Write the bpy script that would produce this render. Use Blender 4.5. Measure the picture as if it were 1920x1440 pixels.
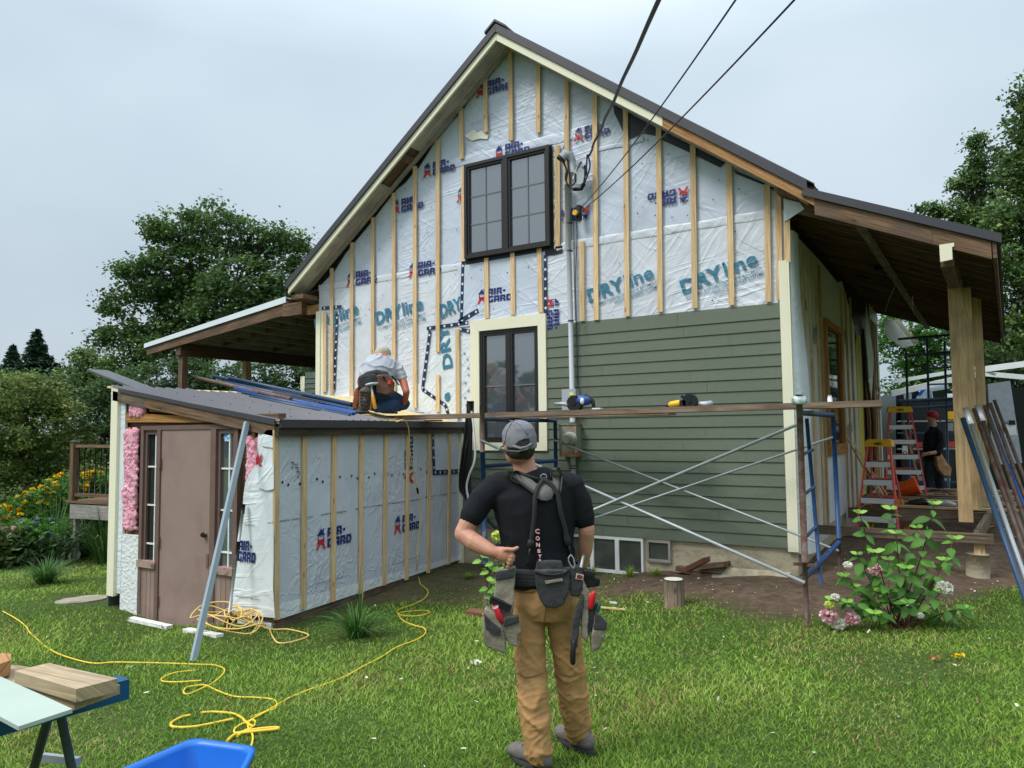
import bpy, bmesh, math, random
import numpy as np
from mathutils import Vector as V, Matrix, noise
from mathutils.bvhtree import BVHTree
random.seed(7); RNG = np.random.default_rng(7)
R_ = math.radians
for o in list(bpy.data.objects): bpy.data.objects.remove(o)
SC = bpy.context.scene; COL = SC.collection
# ---------------------------------------------------------------- camera
FPX = 1400.0
YAW, PIT, ROL = R_(31.824), R_(3.719), R_(0.574)
CAM = V((0, 0, 1.7))
cF = V((-math.sin(YAW)*math.cos(PIT), math.cos(YAW)*math.cos(PIT), math.sin(PIT)))
r0 = V((math.cos(YAW), math.sin(YAW), 0)); u0 = r0.cross(cF)
cR = r0*math.cos(ROL) - u0*math.sin(ROL); cU = cR.cross(cF)
cam = bpy.data.cameras.new('camera'); camo = bpy.data.objects.new('camera', cam); COL.objects.link(camo)
camo.matrix_world = Matrix(((cR.x, cU.x, -cF.x, CAM.x), (cR.y, cU.y, -cF.y, CAM.y), (cR.z, cU.z, -cF.z, CAM.z), (0, 0, 0, 1)))
cam.sensor_width = 36; cam.lens = 36*FPX/1920; cam.clip_start = .05; cam.clip_end = 2000
SC.camera = camo
# ---------------------------------------------------------------- sky, sun, exposure
SUN_EL, SUN_AZ = R_(52), R_(215)          # azimuth: clockwise from +Y
w = bpy.data.worlds.new('World'); SC.world = w; w.use_nodes = True
nt = w.node_tree; N = nt.nodes; L = nt.links
for n in list(N): N.remove(n)
out = N.new('ShaderNodeOutputWorld'); bg = N.new('ShaderNodeBackground'); L.new(bg.outputs[0], out.inputs[0])
bg.inputs[1].default_value = 0.1
sky = N.new('ShaderNodeTexSky'); sky.sky_type = 'NISHITA'; sky.sun_disc = False
sky.sun_elevation = SUN_EL; sky.sun_rotation = SUN_AZ; sky.air_density = 1.4; sky.dust_density = 3
tc = N.new('ShaderNodeTexCoord'); mp = N.new('ShaderNodeMapping'); mp.inputs['Scale'].default_value = (1.0, 1.0, 2.2)
L.new(tc.outputs['Generated'], mp.inputs[0])
nz = N.new('ShaderNodeTexNoise'); nz.inputs['Scale'].default_value = 1.7; nz.inputs['Detail'].default_value = 5; nz.inputs['Roughness'].default_value = .45
L.new(mp.outputs[0], nz.inputs[0])
rp = N.new('ShaderNodeValToRGB'); rp.color_ramp.elements[0].position = .34; rp.color_ramp.elements[1].position = .68
rp.color_ramp.elements[0].color = (.322, .398, .472, 1); rp.color_ramp.elements[1].color = (.425, .50, .57, 1)
L.new(nz.outputs[0], rp.inputs[0])
sp = N.new('ShaderNodeSeparateXYZ'); L.new(tc.outputs['Generated'], sp.inputs[0])
gr = N.new('ShaderNodeValToRGB')          # overcast: brighter towards the zenith
e = gr.color_ramp.elements; e[0].position = 0.0; e[0].color = (.80, .80, .79, 1); e[1].position = 1; e[1].color = (3.7, 3.45, 3.2, 1)
m_ = e.new(.45); m_.color = (1.10, 1.09, 1.07, 1)
L.new(sp.outputs['Z'], gr.inputs[0])
mu = N.new('ShaderNodeMixRGB'); mu.blend_type = 'MULTIPLY'; mu.inputs[0].default_value = 1
L.new(rp.outputs[0], mu.inputs[1]); L.new(gr.outputs[0], mu.inputs[2])
sc = N.new('ShaderNodeVectorMath'); sc.operation = 'SCALE'; sc.inputs['Scale'].default_value = 10.0; L.new(mu.outputs[0], sc.inputs[0])
mx = N.new('ShaderNodeMixRGB'); mx.inputs[0].default_value = .95; L.new(sky.outputs[0], mx.inputs[1]); L.new(sc.outputs[0], mx.inputs[2])
L.new(mx.outputs[0], bg.inputs[0])
sl = bpy.data.lights.new('sun', 'SUN'); sl.energy = 1.5; sl.angle = R_(18); sl.color = (1, .965, .91)
so = bpy.data.objects.new('sun', sl); COL.objects.link(so)
sd = V((math.sin(SUN_AZ)*math.cos(SUN_EL), math.cos(SUN_AZ)*math.cos(SUN_EL), math.sin(SUN_EL)))
so.rotation_euler = sd.to_track_quat('Z', 'Y').to_euler(); so.location = sd*30
SC.view_settings.view_transform = 'Standard'; SC.view_settings.look = 'None'
SC.view_settings.exposure = 0.66; SC.view_settings.gamma = 1; SC.view_settings.use_curve_mapping = False
SC.render.engine = 'CYCLES'
# ---------------------------------------------------------------- picture -> place helpers
def ray(x, y): return cF + cR*((x-960)/FPX) - cU*((y-720)/FPX)
def onY(x, y, Y): d = ray(x, y); return CAM + d*((Y-CAM.y)/d.y)
def onX(x, y, X): d = ray(x, y); return CAM + d*((X-CAM.x)/d.x)
def onZ(x, y, Z): d = ray(x, y); return CAM + d*((Z-CAM.z)/d.z)
def atD(x, y, D): return CAM + ray(x, y)*D
GP = np.array([(-2, 3.4, 0), (0, 0, 0), (-4, 0, -.03), (-2.2, 1.3, 0), (-7.2, 4.5, -.2), (-5.45, 4.6, -.05), (-8, 4.7, -.13), (-6, 8.2, -.04), (-4.1, 8.3, 0), (-2.8, 8.3, .1),
 (-1.7, 8.3, .17), (-1.2, 6.5, .1), (-1.2, 8.1, .17), (-4.4, 6.5, -.1), (-.5, 7, .08), (.4, 9.5, .12), (-1, 10, .26), (1, 13, .3), (3, 18, .3), (-12.4, 6.6, -.3), (-14, 12, -.4),
 (-30, 20, -1.2), (-1.4, 9, .25), (-5, 3.6, -.06), (3, 3, .05), (6, 10, .15), (-30, 0, -1), (-60, 40, -3), (0, 60, .3), (0, -30, .3), (40, 20, .3), (-3.3, 6, -.06)])
def gz(x, y):
    w = 1/(((GP[:, 0]-x)**2+(GP[:, 1]-y)**2)+.15)**1.6
    return float((w*GP[:, 2]).sum()/w.sum())
def gp(x, y, h=0):
    z = 0
    for _ in range(6): p = onZ(x, y, z+h); z = gz(p.x, p.y)
    p.z = z+h; return p
# ---------------------------------------------------------------- mesh builder
class MB:
    def __init__(s): s.v = []; s.f = []; s.uv = []; s.mi = []; s.sm = []; s.m = 0
    def add(s, vs, fs, uvs=None, smooth=False):
        b = len(s.v); s.v += [tuple(p) for p in vs]
        for i, f in enumerate(fs):
            s.f.append(tuple(b+k for k in f)); s.uv.append(uvs[i] if uvs else [(0, 0)]*len(f)); s.mi.append(s.m); s.sm.append(smooth)
        return s
    def obox(s, c, a, b, d):
        c, a, b, d = V(c), V(a), V(b), V(d); ax = [a, b, d]; ln = [k.length for k in ax]; o = random.random()*20
        L_ = max(range(3), key=lambda i: ln[i]); vs = []; sg = []
        for i in (-1, 1):
            for j in (-1, 1):
                for k in (-1, 1): vs.append(c+a*i+b*j+d*k); sg.append((i, j, k))
        fs = [(0, 1, 3, 2), (4, 6, 7, 5), (0, 4, 5, 1), (2, 3, 7, 6), (0, 2, 6, 4), (1, 5, 7, 3)]
        fa = [0, 0, 1, 1, 2, 2]; uv = []
        if a.cross(b).dot(d) < 0: fs = [f[::-1] for f in fs]
        for f, n in zip(fs, fa):
            r = [i for i in range(3) if i != n]
            u_ = L_ if L_ in r else r[0]; v_ = [i for i in r if i != u_][0]
            uv.append([(sg[k][u_]*ln[u_]+o, sg[k][v_]*ln[v_]+o*1.7+n) for k in f])
        return s.add(vs, fs, uv)
    def box(s, x0, x1, y0, y1, z0, z1):
        return s.obox(((x0+x1)/2, (y0+y1)/2, (z0+z1)/2), ((x1-x0)/2, 0, 0), (0, (y1-y0)/2, 0), (0, 0, (z1-z0)/2))
    def beam(s, p, q, w_, h_, up=(0, 0, 1)):
        p, q, up = V(p), V(q), V(up); d = (q-p); l = d.normalized(); sd_ = l.cross(up)
        if sd_.length < 1e-4: sd_ = l.cross(V((1, 0, 0)))
        sd_.normalize(); u_ = sd_.cross(l)
        return s.obox((p+q)/2, d/2, sd_*(w_/2), u_*(h_/2))
    def tube(s, pts, r, n=8, cap=True, closed=False, sx=None, ref=None):
        pts = [V(p) for p in pts]; m = len(pts); rr = r if isinstance(r, (list, tuple)) else [r]*m
        def tg(i):
            if closed: return (pts[(i+1) % m]-pts[(i-1) % m]).normalized()
            return (pts[min(i+1, m-1)]-pts[max(i-1, 0)]).normalized()
        t = tg(0); u_ = V(ref) if ref else (V((0, 0, 1)) if abs(t.z) < .9 else V((1, 0, 0)))
        vs = []; us = []; acc = 0
        for i in range(m):
            t = tg(i); u_ = (u_-t*u_.dot(t)); u_.normalize(); w_ = t.cross(u_)
            if i: acc += (pts[i]-pts[i-1]).length
            for k in range(n):
                a = 2*math.pi*k/n; e_ = rr[i]
                ea, eb = (e_ if isinstance(e_, tuple) else (e_, e_))
                vs.append(pts[i]+w_*(math.cos(a)*ea)+u_*(math.sin(a)*eb))
            us.append(acc)
        fs = []; uv = []; e0 = rr[0][0] if isinstance(rr[0], tuple) else rr[0]
        for i in range(m if closed else m-1):
            j = (i+1) % m
            for k in range(n):
                k2 = (k+1) % n; fs.append((i*n+k, j*n+k, j*n+k2, i*n+k2)[::-1])
                va, vb = k/n*6.28*e0, (k+1)/n*6.28*e0
                uv.append([(us[i], va), (us[i] if closed and j == 0 else us[j], va), (us[j], vb), (us[i], vb)][::-1])
        s.add(vs, fs, uv, True); b = len(s.v)-len(vs)
        if cap and not closed:
            for f in (tuple(b+k for k in range(n)), tuple(b+(m-1)*n+k for k in reversed(range(n)))):
                s.f.append(f); s.uv.append([(0, 0)]*n); s.mi.append(s.m); s.sm.append(False)
        return s
    def limb(s, pts, rr, n=12, ref=None):        # tube with rounded ends
        pts = [V(p) for p in pts]; rr = [r if isinstance(r, tuple) else (r, r) for r in rr]
        a = (pts[0]-pts[1]).normalized(); b = (pts[-1]-pts[-2]).normalized(); r0_, r1_ = rr[0], rr[-1]
        P = [pts[0]+a*min(r0_)*.95, pts[0]+a*min(r0_)*.7]+pts+[pts[-1]+b*min(r1_)*.7, pts[-1]+b*min(r1_)*.95]
        Q = [(r0_[0]*.25, r0_[1]*.25), (r0_[0]*.7, r0_[1]*.7)]+rr+[(r1_[0]*.7, r1_[1]*.7), (r1_[0]*.25, r1_[1]*.25)]
        return s.tube(P, Q, n, ref=ref)
    def ball(s, c, r, n=12, m=8, rot=None):
        c = V(c); rx, ry, rz = r if isinstance(r, tuple) else (r, r, r); vs = []; fs = []
        for i in range(1, m):
            ph = math.pi*i/m
            for k in range(n):
                a = 2*math.pi*k/n; p = V((math.sin(ph)*math.cos(a)*rx, math.sin(ph)*math.sin(a)*ry, math.cos(ph)*rz))
                if rot: p = rot @ p
                vs.append(c+p)
        t_, b_ = V((0, 0, rz)), V((0, 0, -rz))
        if rot: t_, b_ = rot @ t_, rot @ b_
        vs += [c+t_, c+b_]; T = len(vs)-2
        for i in range(m-2):
            for k in range(n): fs.append((i*n+k, (i+1)*n+k, (i+1)*n+(k+1) % n, i*n+(k+1) % n))
        for k in range(n): fs.append((T, k, (k+1) % n)); fs.append((T+1, (m-2)*n+(k+1) % n, (m-2)*n+k))
        return s.add(vs, fs, None, True)
    def prism(s, poly, vec, smooth=False):
        poly = [V(p) for p in poly]; vec = V(vec); n = len(poly); o = random.random()*9
        nrm = V((0, 0, 0))
        for i in range(n): nrm += poly[i].cross(poly[(i+1) % n])
        if nrm.dot(vec) > 0: poly = poly[::-1]
        d = max(range(n), key=lambda i: (poly[(i+1) % n]-poly[i]).length); u_ = (poly[(d+1) % n]-poly[d]).normalized(); w_ = u_.cross(vec.normalized())
        vs = poly+[p+vec for p in poly]
        fs = [tuple(range(n)), tuple(n+i for i in reversed(range(n)))]+[(i, i+n, (i+1) % n+n, (i+1) % n) for i in range(n)]
        uv = [[(vs[k].dot(u_)+o, vs[k].dot(w_)+o+vs[k].dot(vec.normalized())) for k in f] for f in fs]
        return s.add(vs, fs, uv, smooth)
    def loft(s, rings, closed=True, cap=True, smooth=True):
        n = len(rings[0]); vs = [p for r in rings for p in r]; fs = []; uv = []
        for i in range(len(rings)-1):
            for k in range(n if closed else n-1):
                fs.append((i*n+k, i*n+(k+1) % n, (i+1)*n+(k+1) % n, (i+1)*n+k)); uv.append([(k/n, i*.1), ((k+1)/n, i*.1), ((k+1)/n, i*.1+.1), (k/n, i*.1+.1)])
        if cap and closed:
            fs.append(tuple(reversed(range(n)))); fs.append(tuple((len(rings)-1)*n+k for k in range(n))); uv += [[(0, 0)]*n]*2
        return s.add(vs, fs, uv, smooth)
    def mesh(s, name, mats):
        me = bpy.data.meshes.new(name); me.from_pydata(s.v, [], s.f)
        u_ = me.uv_layers.new(name='UVMap'); flat = [c for f in s.uv for q in f for c in q]; u_.data.foreach_set('uv', flat)
        me.polygons.foreach_set('material_index', s.mi); me.polygons.foreach_set('use_smooth', s.sm)
        for m in (mats if isinstance(mats, (list, tuple)) else [mats]): me.materials.append(m)
        me.update(); return me
def put(name, me, parent=None, mw=None):
    o = bpy.data.objects.new(name, me); COL.objects.link(o)
    if parent is not None: o.parent = parent; o.matrix_parent_inverse = pinv(parent)
    if mw is not None: o.matrix_basis = mw
    return o
PW = {}
def pinv(p):
    if p.name in PW: return PW[p.name]
    return Matrix.Identity(4)
def part(name, mb, mat, parent=None, **k):
    o = put(name, mb.mesh(name, mat), parent)
    if parent is not None: PW[o.name] = Matrix.Identity(4)
    for a, b in k.items(): o[a] = b
    return o
def thing(name, label, cat, loc=(0, 0, 0), group=None, local=False, rz=0):
    o = bpy.data.objects.new(name, None); COL.objects.link(o); o.location = loc; o.empty_display_size = .1; o.rotation_euler.z = rz
    o['label'] = label; o['category'] = cat
    if group: o['group'] = group
    PW[o.name] = Matrix.Identity(4) if local else Matrix.Translation(V(loc)).inverted()
    return o
def solo(name, mb, mat, label, cat, group=None, kind=None):
    o = part(name, mb, mat); o['label'] = label; o['category'] = cat
    if group: o['group'] = group
    if kind: o['kind'] = kind
    return o
def struct(name, mb, mat): o = part(name, mb, mat); o['kind'] = 'structure'; return o
def evalmesh(o):
    dg = bpy.context.evaluated_depsgraph_get(); return bpy.data.meshes.new_from_object(o.evaluated_get(dg))
def remesh(mb, mat, voxel, smooth=4, disp=None):
    o = bpy.data.objects.new('tmp', mb.mesh('tmp', [])); COL.objects.link(o)
    m = o.modifiers.new('r', 'REMESH'); m.mode = 'VOXEL'; m.voxel_size = voxel; m.use_smooth_shade = True
    if smooth: k = o.modifiers.new('s', 'SMOOTH'); k.factor = .5; k.iterations = smooth
    me = evalmesh(o); bpy.data.objects.remove(o); me.materials.clear(); me.materials.append(mat)
    if disp:
        co = np.empty(len(me.vertices)*3, np.float32); me.vertices.foreach_get('co', co); co = co.reshape(-1, 3)
        no = np.empty(len(me.vertices)*3, np.float32); me.vertices.foreach_get('normal', no); no = no.reshape(-1, 3)
        d = np.array([disp(V(c)) for c in co], np.float32); co += no*d[:, None]; me.vertices.foreach_set('co', co.ravel()); me.update()
    me.polygons.foreach_set('use_smooth', [True]*len(me.polygons)); return me
# ---------------------------------------------------------------- materials
def hexc(h):
    h = h.lstrip('#'); c = [int(h[i:i+2], 16)/255 for i in (0, 2, 4)]
    return tuple((x/12.92 if x < .04045 else ((x+.055)/1.055)**2.4) for x in c)
MATS = {}
def nodes(name):
    m = bpy.data.materials.new(name); m.use_nodes = True; n = m.node_tree; b = n.nodes['Principled BSDF']; return m, n.nodes, n.links, b
def pm(name, c, rough=.6, metal=0, var=.12, scale=6, bump=0, bscale=60, c2=None, c2pos=(.5, .7), detail=5, spec=.4, uvs=None, coat=0, ior=None, dirt=None):
    """colour + noise variation (+ second colour in patches) + fine bump"""
    if name in MATS: return MATS[name]
    m, N, L, b = nodes(name); c = hexc(c) if isinstance(c, str) else c
    g = N.new('ShaderNodeNewGeometry'); vec = g.outputs['Position']
    if uvs:
        t = N.new('ShaderNodeTexCoord'); mp = N.new('ShaderNodeMapping'); mp.inputs['Scale'].default_value = uvs; L.new(t.outputs['UV'], mp.inputs[0]); vec = mp.outputs[0]
    nz = N.new('ShaderNodeTexNoise'); nz.inputs['Scale'].default_value = scale; nz.inputs['Detail'].default_value = detail; L.new(vec, nz.inputs[0])
    oi = N.new('ShaderNodeObjectInfo')
    mr = N.new('ShaderNodeMapRange'); mr.inputs['From Min'].default_value = .3; mr.inputs['From Max'].default_value = .7; mr.inputs['To Min'].default_value = 1-var; mr.inputs['To Max'].default_value = 1+var
    L.new(nz.outputs[0], mr.inputs[0])
    hs = N.new('ShaderNodeMixRGB'); hs.blend_type = 'MULTIPLY'; hs.inputs[0].default_value = 1; hs.inputs[1].default_value = (*c, 1); L.new(mr.outputs[0], hs.inputs[2])
    orr = N.new('ShaderNodeMapRange'); orr.inputs['To Min'].default_value = .955; orr.inputs['To Max'].default_value = 1.045; L.new(oi.outputs['Random'], orr.inputs[0])
    ho = N.new('ShaderNodeMixRGB'); ho.blend_type = 'MULTIPLY'; ho.inputs[0].default_value = 1; L.new(hs.outputs[0], ho.inputs[1]); L.new(orr.outputs[0], ho.inputs[2]); last = ho.outputs[0]
    if c2:
        c2 = hexc(c2) if isinstance(c2, str) else c2
        n2 = N.new('ShaderNodeTexNoise'); n2.inputs['Scale'].default_value = scale*.6; n2.inputs['Detail'].default_value = 8; n2.inputs['Roughness'].default_value = .65; L.new(vec, n2.inputs[0])
        r2 = N.new('ShaderNodeMapRange'); r2.inputs['From Min'].default_value = c2pos[0]; r2.inputs['From Max'].default_value = c2pos[1]; L.new(n2.outputs[0], r2.inputs[0])
        mx = N.new('ShaderNodeMixRGB'); L.new(r2.outputs[0], mx.inputs[0]); L.new(last, mx.inputs[1]); mx.inputs[2].default_value = (*c2, 1); last = mx.outputs[0]
    L.new(last, b.inputs['Base Color'])
    b.inputs['Roughness'].default_value = rough; b.inputs['Metallic'].default_value = metal; b.inputs['Specular IOR Level'].default_value = spec
    if coat: b.inputs['Coat Weight'].default_value = coat
    if ior: b.inputs['IOR'].default_value = ior
    if bump:
        n3 = N.new('ShaderNodeTexNoise'); n3.inputs['Scale'].default_value = bscale; n3.inputs['Detail'].default_value = 6; L.new(vec, n3.inputs[0])
        bp = N.new('ShaderNodeBump'); bp.inputs['Strength'].default_value = min(1, bump); bp.inputs['Distance'].default_value = .01*max(1, bump); L.new(n3.outputs[0], bp.inputs['Height']); L.new(bp.outputs[0], b.inputs['Normal'])
    MATS[name] = m; return m
def wood(name, c1, c2, knots=True, rough=.75, grain=28, stain=None, sa=.5):
    if name in MATS: return MATS[name]
    m, N, L, b = nodes(name); c1, c2 = hexc(c1), hexc(c2)
    t = N.new('ShaderNodeTexCoord'); oi = N.new('ShaderNodeObjectInfo')
    ad = N.new('ShaderNodeVectorMath'); ad.operation = 'ADD'; L.new(t.outputs['UV'], ad.inputs[0])
    cb = N.new('ShaderNodeCombineXYZ'); mm = N.new('ShaderNodeMath'); mm.operation = 'MULTIPLY'; mm.inputs[1].default_value = 37; L.new(oi.outputs['Random'], mm.inputs[0]); L.new(mm.outputs[0], cb.inputs[0]); L.new(mm.outputs[0], cb.inputs[1]); L.new(cb.outputs[0], ad.inputs[1])
    mp = N.new('ShaderNodeMapping'); mp.inputs['Scale'].default_value = (1.3, grain, 1); L.new(ad.outputs[0], mp.inputs[0])
    nz = N.new('ShaderNodeTexNoise'); nz.inputs['Scale'].default_value = 1.6; nz.inputs['Detail'].default_value = 6; nz.inputs['Distortion'].default_value = 1.2; L.new(mp.outputs[0], nz.inputs[0])
    r = N.new('ShaderNodeValToRGB'); r.color_ramp.elements[0].position = .33; r.color_ramp.elements[1].position = .66
    r.color_ramp.elements[0].color = (*c2, 1); r.color_ramp.elements[1].color = (*c1, 1); L.new(nz.outputs[0], r.inputs[0]); last = r.outputs[0]
    hv = N.new('ShaderNodeMapRange'); hv.inputs['To Min'].default_value = .82; hv.inputs['To Max'].default_value = 1.12; L.new(oi.outputs['Random'], hv.inputs[0])
    mu = N.new('ShaderNodeMixRGB'); mu.blend_type = 'MULTIPLY'; mu.inputs[0].default_value = 1; L.new(last, mu.inputs[1]); L.new(hv.outputs[0], mu.inputs[2]); last = mu.outputs[0]
    if knots:
        m2 = N.new('ShaderNodeMapping'); m2.inputs['Scale'].default_value = (3.1, 9, 1); L.new(ad.outputs[0], m2.inputs[0])
        vo = N.new('ShaderNodeTexVoronoi'); vo.inputs['Scale'].default_value = 1; L.new(m2.outputs[0], vo.inputs[0])
        kr = N.new('ShaderNodeMapRange'); kr.inputs['From Min'].default_value = .05; kr.inputs['From Max'].default_value = .13; kr.inputs['To Min'].default_value = .75; kr.inputs['To Max'].default_value = 0; L.new(vo.outputs['Distance'], kr.inputs[0])
        mk = N.new('ShaderNodeMixRGB'); L.new(kr.outputs[0], mk.inputs[0]); L.new(last, mk.inputs[1]); mk.inputs[2].default_value = (*[x*.28 for x in c2], 1); last = mk.outputs[0]
    if stain:
        g = N.new('ShaderNodeNewGeometry'); n2 = N.new('ShaderNodeTexNoise'); n2.inputs['Scale'].default_value = 3.5; n2.inputs['Detail'].default_value = 7; L.new(g.outputs['Position'], n2.inputs[0])
        r2 = N.new('ShaderNodeMapRange'); r2.inputs['From Min'].default_value = .45; r2.inputs['From Max'].default_value = .7; r2.inputs['To Max'].default_value = sa; L.new(n2.outputs[0], r2.inputs[0])
        ms = N.new('ShaderNodeMixRGB'); L.new(r2.outputs[0], ms.inputs[0]); L.new(last, ms.inputs[1]); ms.inputs[2].default_value = (*hexc(stain), 1); last = ms.outputs[0]
    L.new(last, b.inputs['Base Color']); b.inputs['Roughness'].default_value = rough; b.inputs['Specular IOR Level'].default_value = .25
    bp = N.new('ShaderNodeBump'); bp.inputs['Strength'].default_value = .35; bp.inputs['Distance'].default_value = .003; L.new(nz.outputs[0], bp.inputs['Height']); L.new(bp.outputs[0], b.inputs['Normal'])
    MATS[name] = m; return m
def wrapmat(name, c, rough=.42, amt=.9):
    """thin plastic sheet: folds and creases shared by sheet and its print through world position"""
    if name in MATS: return MATS[name]
    m, N, L, b = nodes(name); c = hexc(c) if isinstance(c, str) else c
    g = N.new('ShaderNodeNewGeometry')
    def ridg(rot, sca, dist, seed):
        mp = N.new('ShaderNodeMapping'); mp.vector_type = 'TEXTURE'; mp.inputs['Rotation'].default_value = rot; mp.inputs['Scale'].default_value = tuple(1/q for q in sca); mp.inputs['Location'].default_value = (seed, seed, 0); L.new(g.outputs['Position'], mp.inputs[0])
        n = N.new('ShaderNodeTexNoise'); n.inputs['Scale'].default_value = 1; n.inputs['Detail'].default_value = 2.5; n.inputs['Distortion'].default_value = dist; L.new(mp.outputs[0], n.inputs[0])
        s1 = N.new('ShaderNodeMath'); s1.operation = 'SUBTRACT'; s1.inputs[1].default_value = .5; L.new(n.outputs[0], s1.inputs[0])
        s2 = N.new('ShaderNodeMath'); s2.operation = 'ABSOLUTE'; L.new(s1.outputs[0], s2.inputs[0])
        s3 = N.new('ShaderNodeMapRange'); s3.inputs['From Max'].default_value = .09; s3.inputs['To Min'].default_value = 1; s3.inputs['To Max'].default_value = 0; s3.interpolation_type = 'SMOOTHSTEP'; L.new(s2.outputs[0], s3.inputs[0])
        k = N.new('ShaderNodeTexNoise'); k.inputs['Scale'].default_value = 1.1; L.new(g.outputs['Position'], k.inputs[0]); kk = N.new('ShaderNodeMapRange'); kk.inputs['From Min'].default_value = .42; kk.inputs['From Max'].default_value = .62; L.new(k.outputs[0], kk.inputs[0])
        mp2 = N.new('ShaderNodeVectorMath'); mp2.operation = 'ADD'; mp2.inputs[1].default_value = (seed*3, seed, seed*2); L.new(g.outputs['Position'], mp2.inputs[0]); L.new(mp2.outputs[0], k.inputs[0])
        x = N.new('ShaderNodeMath'); x.operation = 'MULTIPLY'; L.new(s3.outputs[0], x.inputs[0]); L.new(kk.outputs[0], x.inputs[1]); return x.outputs[0]
    a = ridg((0, R_(40), R_(20)), (5.5, 5.5, .9), .5, 1.3); d = ridg((0, R_(-52), R_(-15)), (5, 5, .8), .5, 5.1); e_ = ridg((0, R_(82), 0), (8, 8, .7), .5, 9.7)
    s = N.new('ShaderNodeMath'); s.operation = 'ADD'; L.new(a, s.inputs[0]); L.new(d, s.inputs[1]); s2 = N.new('ShaderNodeMath'); s2.operation = 'ADD'; L.new(s.outputs[0], s2.inputs[0]); L.new(e_, s2.inputs[1])
    lo = N.new('ShaderNodeTexNoise'); lo.inputs['Scale'].default_value = 3.2; lo.inputs['Detail'].default_value = 3; L.new(g.outputs['Position'], lo.inputs[0])
    lm = N.new('ShaderNodeMath'); lm.operation = 'MULTIPLY_ADD'; lm.inputs[1].default_value = 1.4; L.new(lo.outputs[0], lm.inputs[0]); L.new(s2.outputs[0], lm.inputs[2])
    bp = N.new('ShaderNodeBump'); bp.inputs['Strength'].default_value = amt; bp.inputs['Distance'].default_value = .0046; L.new(lm.outputs[0], bp.inputs['Height']); L.new(bp.outputs[0], b.inputs['Normal'])
    nz = N.new('ShaderNodeTexNoise'); nz.inputs['Scale'].default_value = 2.3; nz.inputs['Detail'].default_value = 6; L.new(g.outputs['Position'], nz.inputs[0])
    mr = N.new('ShaderNodeMapRange'); mr.inputs['From Min'].default_value = .3; mr.inputs['From Max'].default_value = .7; mr.inputs['To Min'].default_value = .9; mr.inputs['To Max'].default_value = 1.05; L.new(nz.outputs[0], mr.inputs[0])
    hs = N.new('ShaderNodeMixRGB'); hs.blend_type = 'MULTIPLY'; hs.inputs[0].default_value = 1; hs.inputs[1].default_value = (*c, 1); L.new(mr.outputs[0], hs.inputs[2]); L.new(hs.outputs[0], b.inputs['Base Color'])
    b.inputs['Roughness'].default_value = rough; b.inputs['Specular IOR Level'].default_value = .45
    MATS[name] = m; return m
def tapemat():       # navy seam tape with a row of small white marks
    m, N, L, b = nodes('seam_tape'); t = N.new('ShaderNodeTexCoord'); mp = N.new('ShaderNodeMapping'); mp.inputs['Scale'].default_value = (8, 0, 0)
    L.new(t.outputs['UV'], mp.inputs[0]); fr = N.new('ShaderNodeVectorMath'); fr.operation = 'FRACTION'; L.new(mp.outputs[0], fr.inputs[0])
    sp = N.new('ShaderNodeSeparateXYZ'); L.new(fr.outputs[0], sp.inputs[0]); su = N.new('ShaderNodeSeparateXYZ'); L.new(t.outputs['UV'], su.inputs[0])
    a = N.new('ShaderNodeMath'); a.operation = 'SUBTRACT'; a.inputs[1].default_value = .5; L.new(sp.outputs[0], a.inputs[0]); a2 = N.new('ShaderNodeMath'); a2.operation = 'MULTIPLY'; L.new(a.outputs[0], a2.inputs[0]); L.new(a.outputs[0], a2.inputs[1])
    c = N.new('ShaderNodeMath'); c.operation = 'MULTIPLY'; c.inputs[1].default_value = 8; L.new(su.outputs[1], c.inputs[0]); c2 = N.new('ShaderNodeMath'); c2.operation = 'MULTIPLY'; L.new(c.outputs[0], c2.inputs[0]); L.new(c.outputs[0], c2.inputs[1])
    s = N.new('ShaderNodeMath'); s.operation = 'ADD'; L.new(a2.outputs[0], s.inputs[0]); L.new(c2.outputs[0], s.inputs[1])
    q = N.new('ShaderNodeMapRange'); q.inputs['From Min'].default_value = .012; q.inputs['From Max'].default_value = .024; q.inputs['To Min'].default_value = 1; q.inputs['To Max'].default_value = 0; L.new(s.outputs[0], q.inputs[0])
    mx = N.new('ShaderNodeMixRGB'); L.new(q.outputs[0], mx.inputs[0]); mx.inputs[1].default_value = (*hexc('#1b2b4d'), 1); mx.inputs[2].default_value = (.7, .75, .8, 1); L.new(mx.outputs[0], b.inputs['Base Color']); b.inputs['Roughness'].default_value = .35
    return m
M = {}
M['batten'] = wood('spruce', '#e6cda4', '#c9a070')
M['fresh'] = wood('fresh_lumber', '#c09364', '#926640')
M['pine'] = wood('pine_beam', '#d6b98a', '#b3926a', stain='#6e6656', sa=.5)
M['old'] = wood('weathered_wood', '#8b7a66', '#4f4438', stain='#3a332b', sa=.6)
M['greyw'] = wood('grey_board', '#b8b3ac', '#8b867f', stain='#6a655e', sa=.5, knots=False)
M['darkw'] = wood('dark_stained_wood', '#7a6150', '#4d3b2f')
M['wrapl'] = wrapmat('lower_wrap_sheet', '#d5dae3')
M['cglass'] = pm('cellar_glass', (.07, .075, .07), .15, var=.3, scale=6, ior=1.7)
M['brownb'] = wood('old_brown_board', '#8a6e58', '#58432f', stain='#4d4a44', sa=.55)
M['plankm'] = wood('scaffold_plank', '#a38d7a', '#6f5a48', stain='#55493d', sa=.6)
M['cutw'] = wood('cut_plank', '#c3ae8d', '#948067', stain='#7c6f5e', sa=.6, knots=False)
M['osb'] = pm('roof_sheathing', '#d8c48e', .8, c2='#b69a62', scale=14, bump=.2)
M['wrap'] = wrapmat('house_wrap_sheet', '#c8d1e0')
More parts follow.
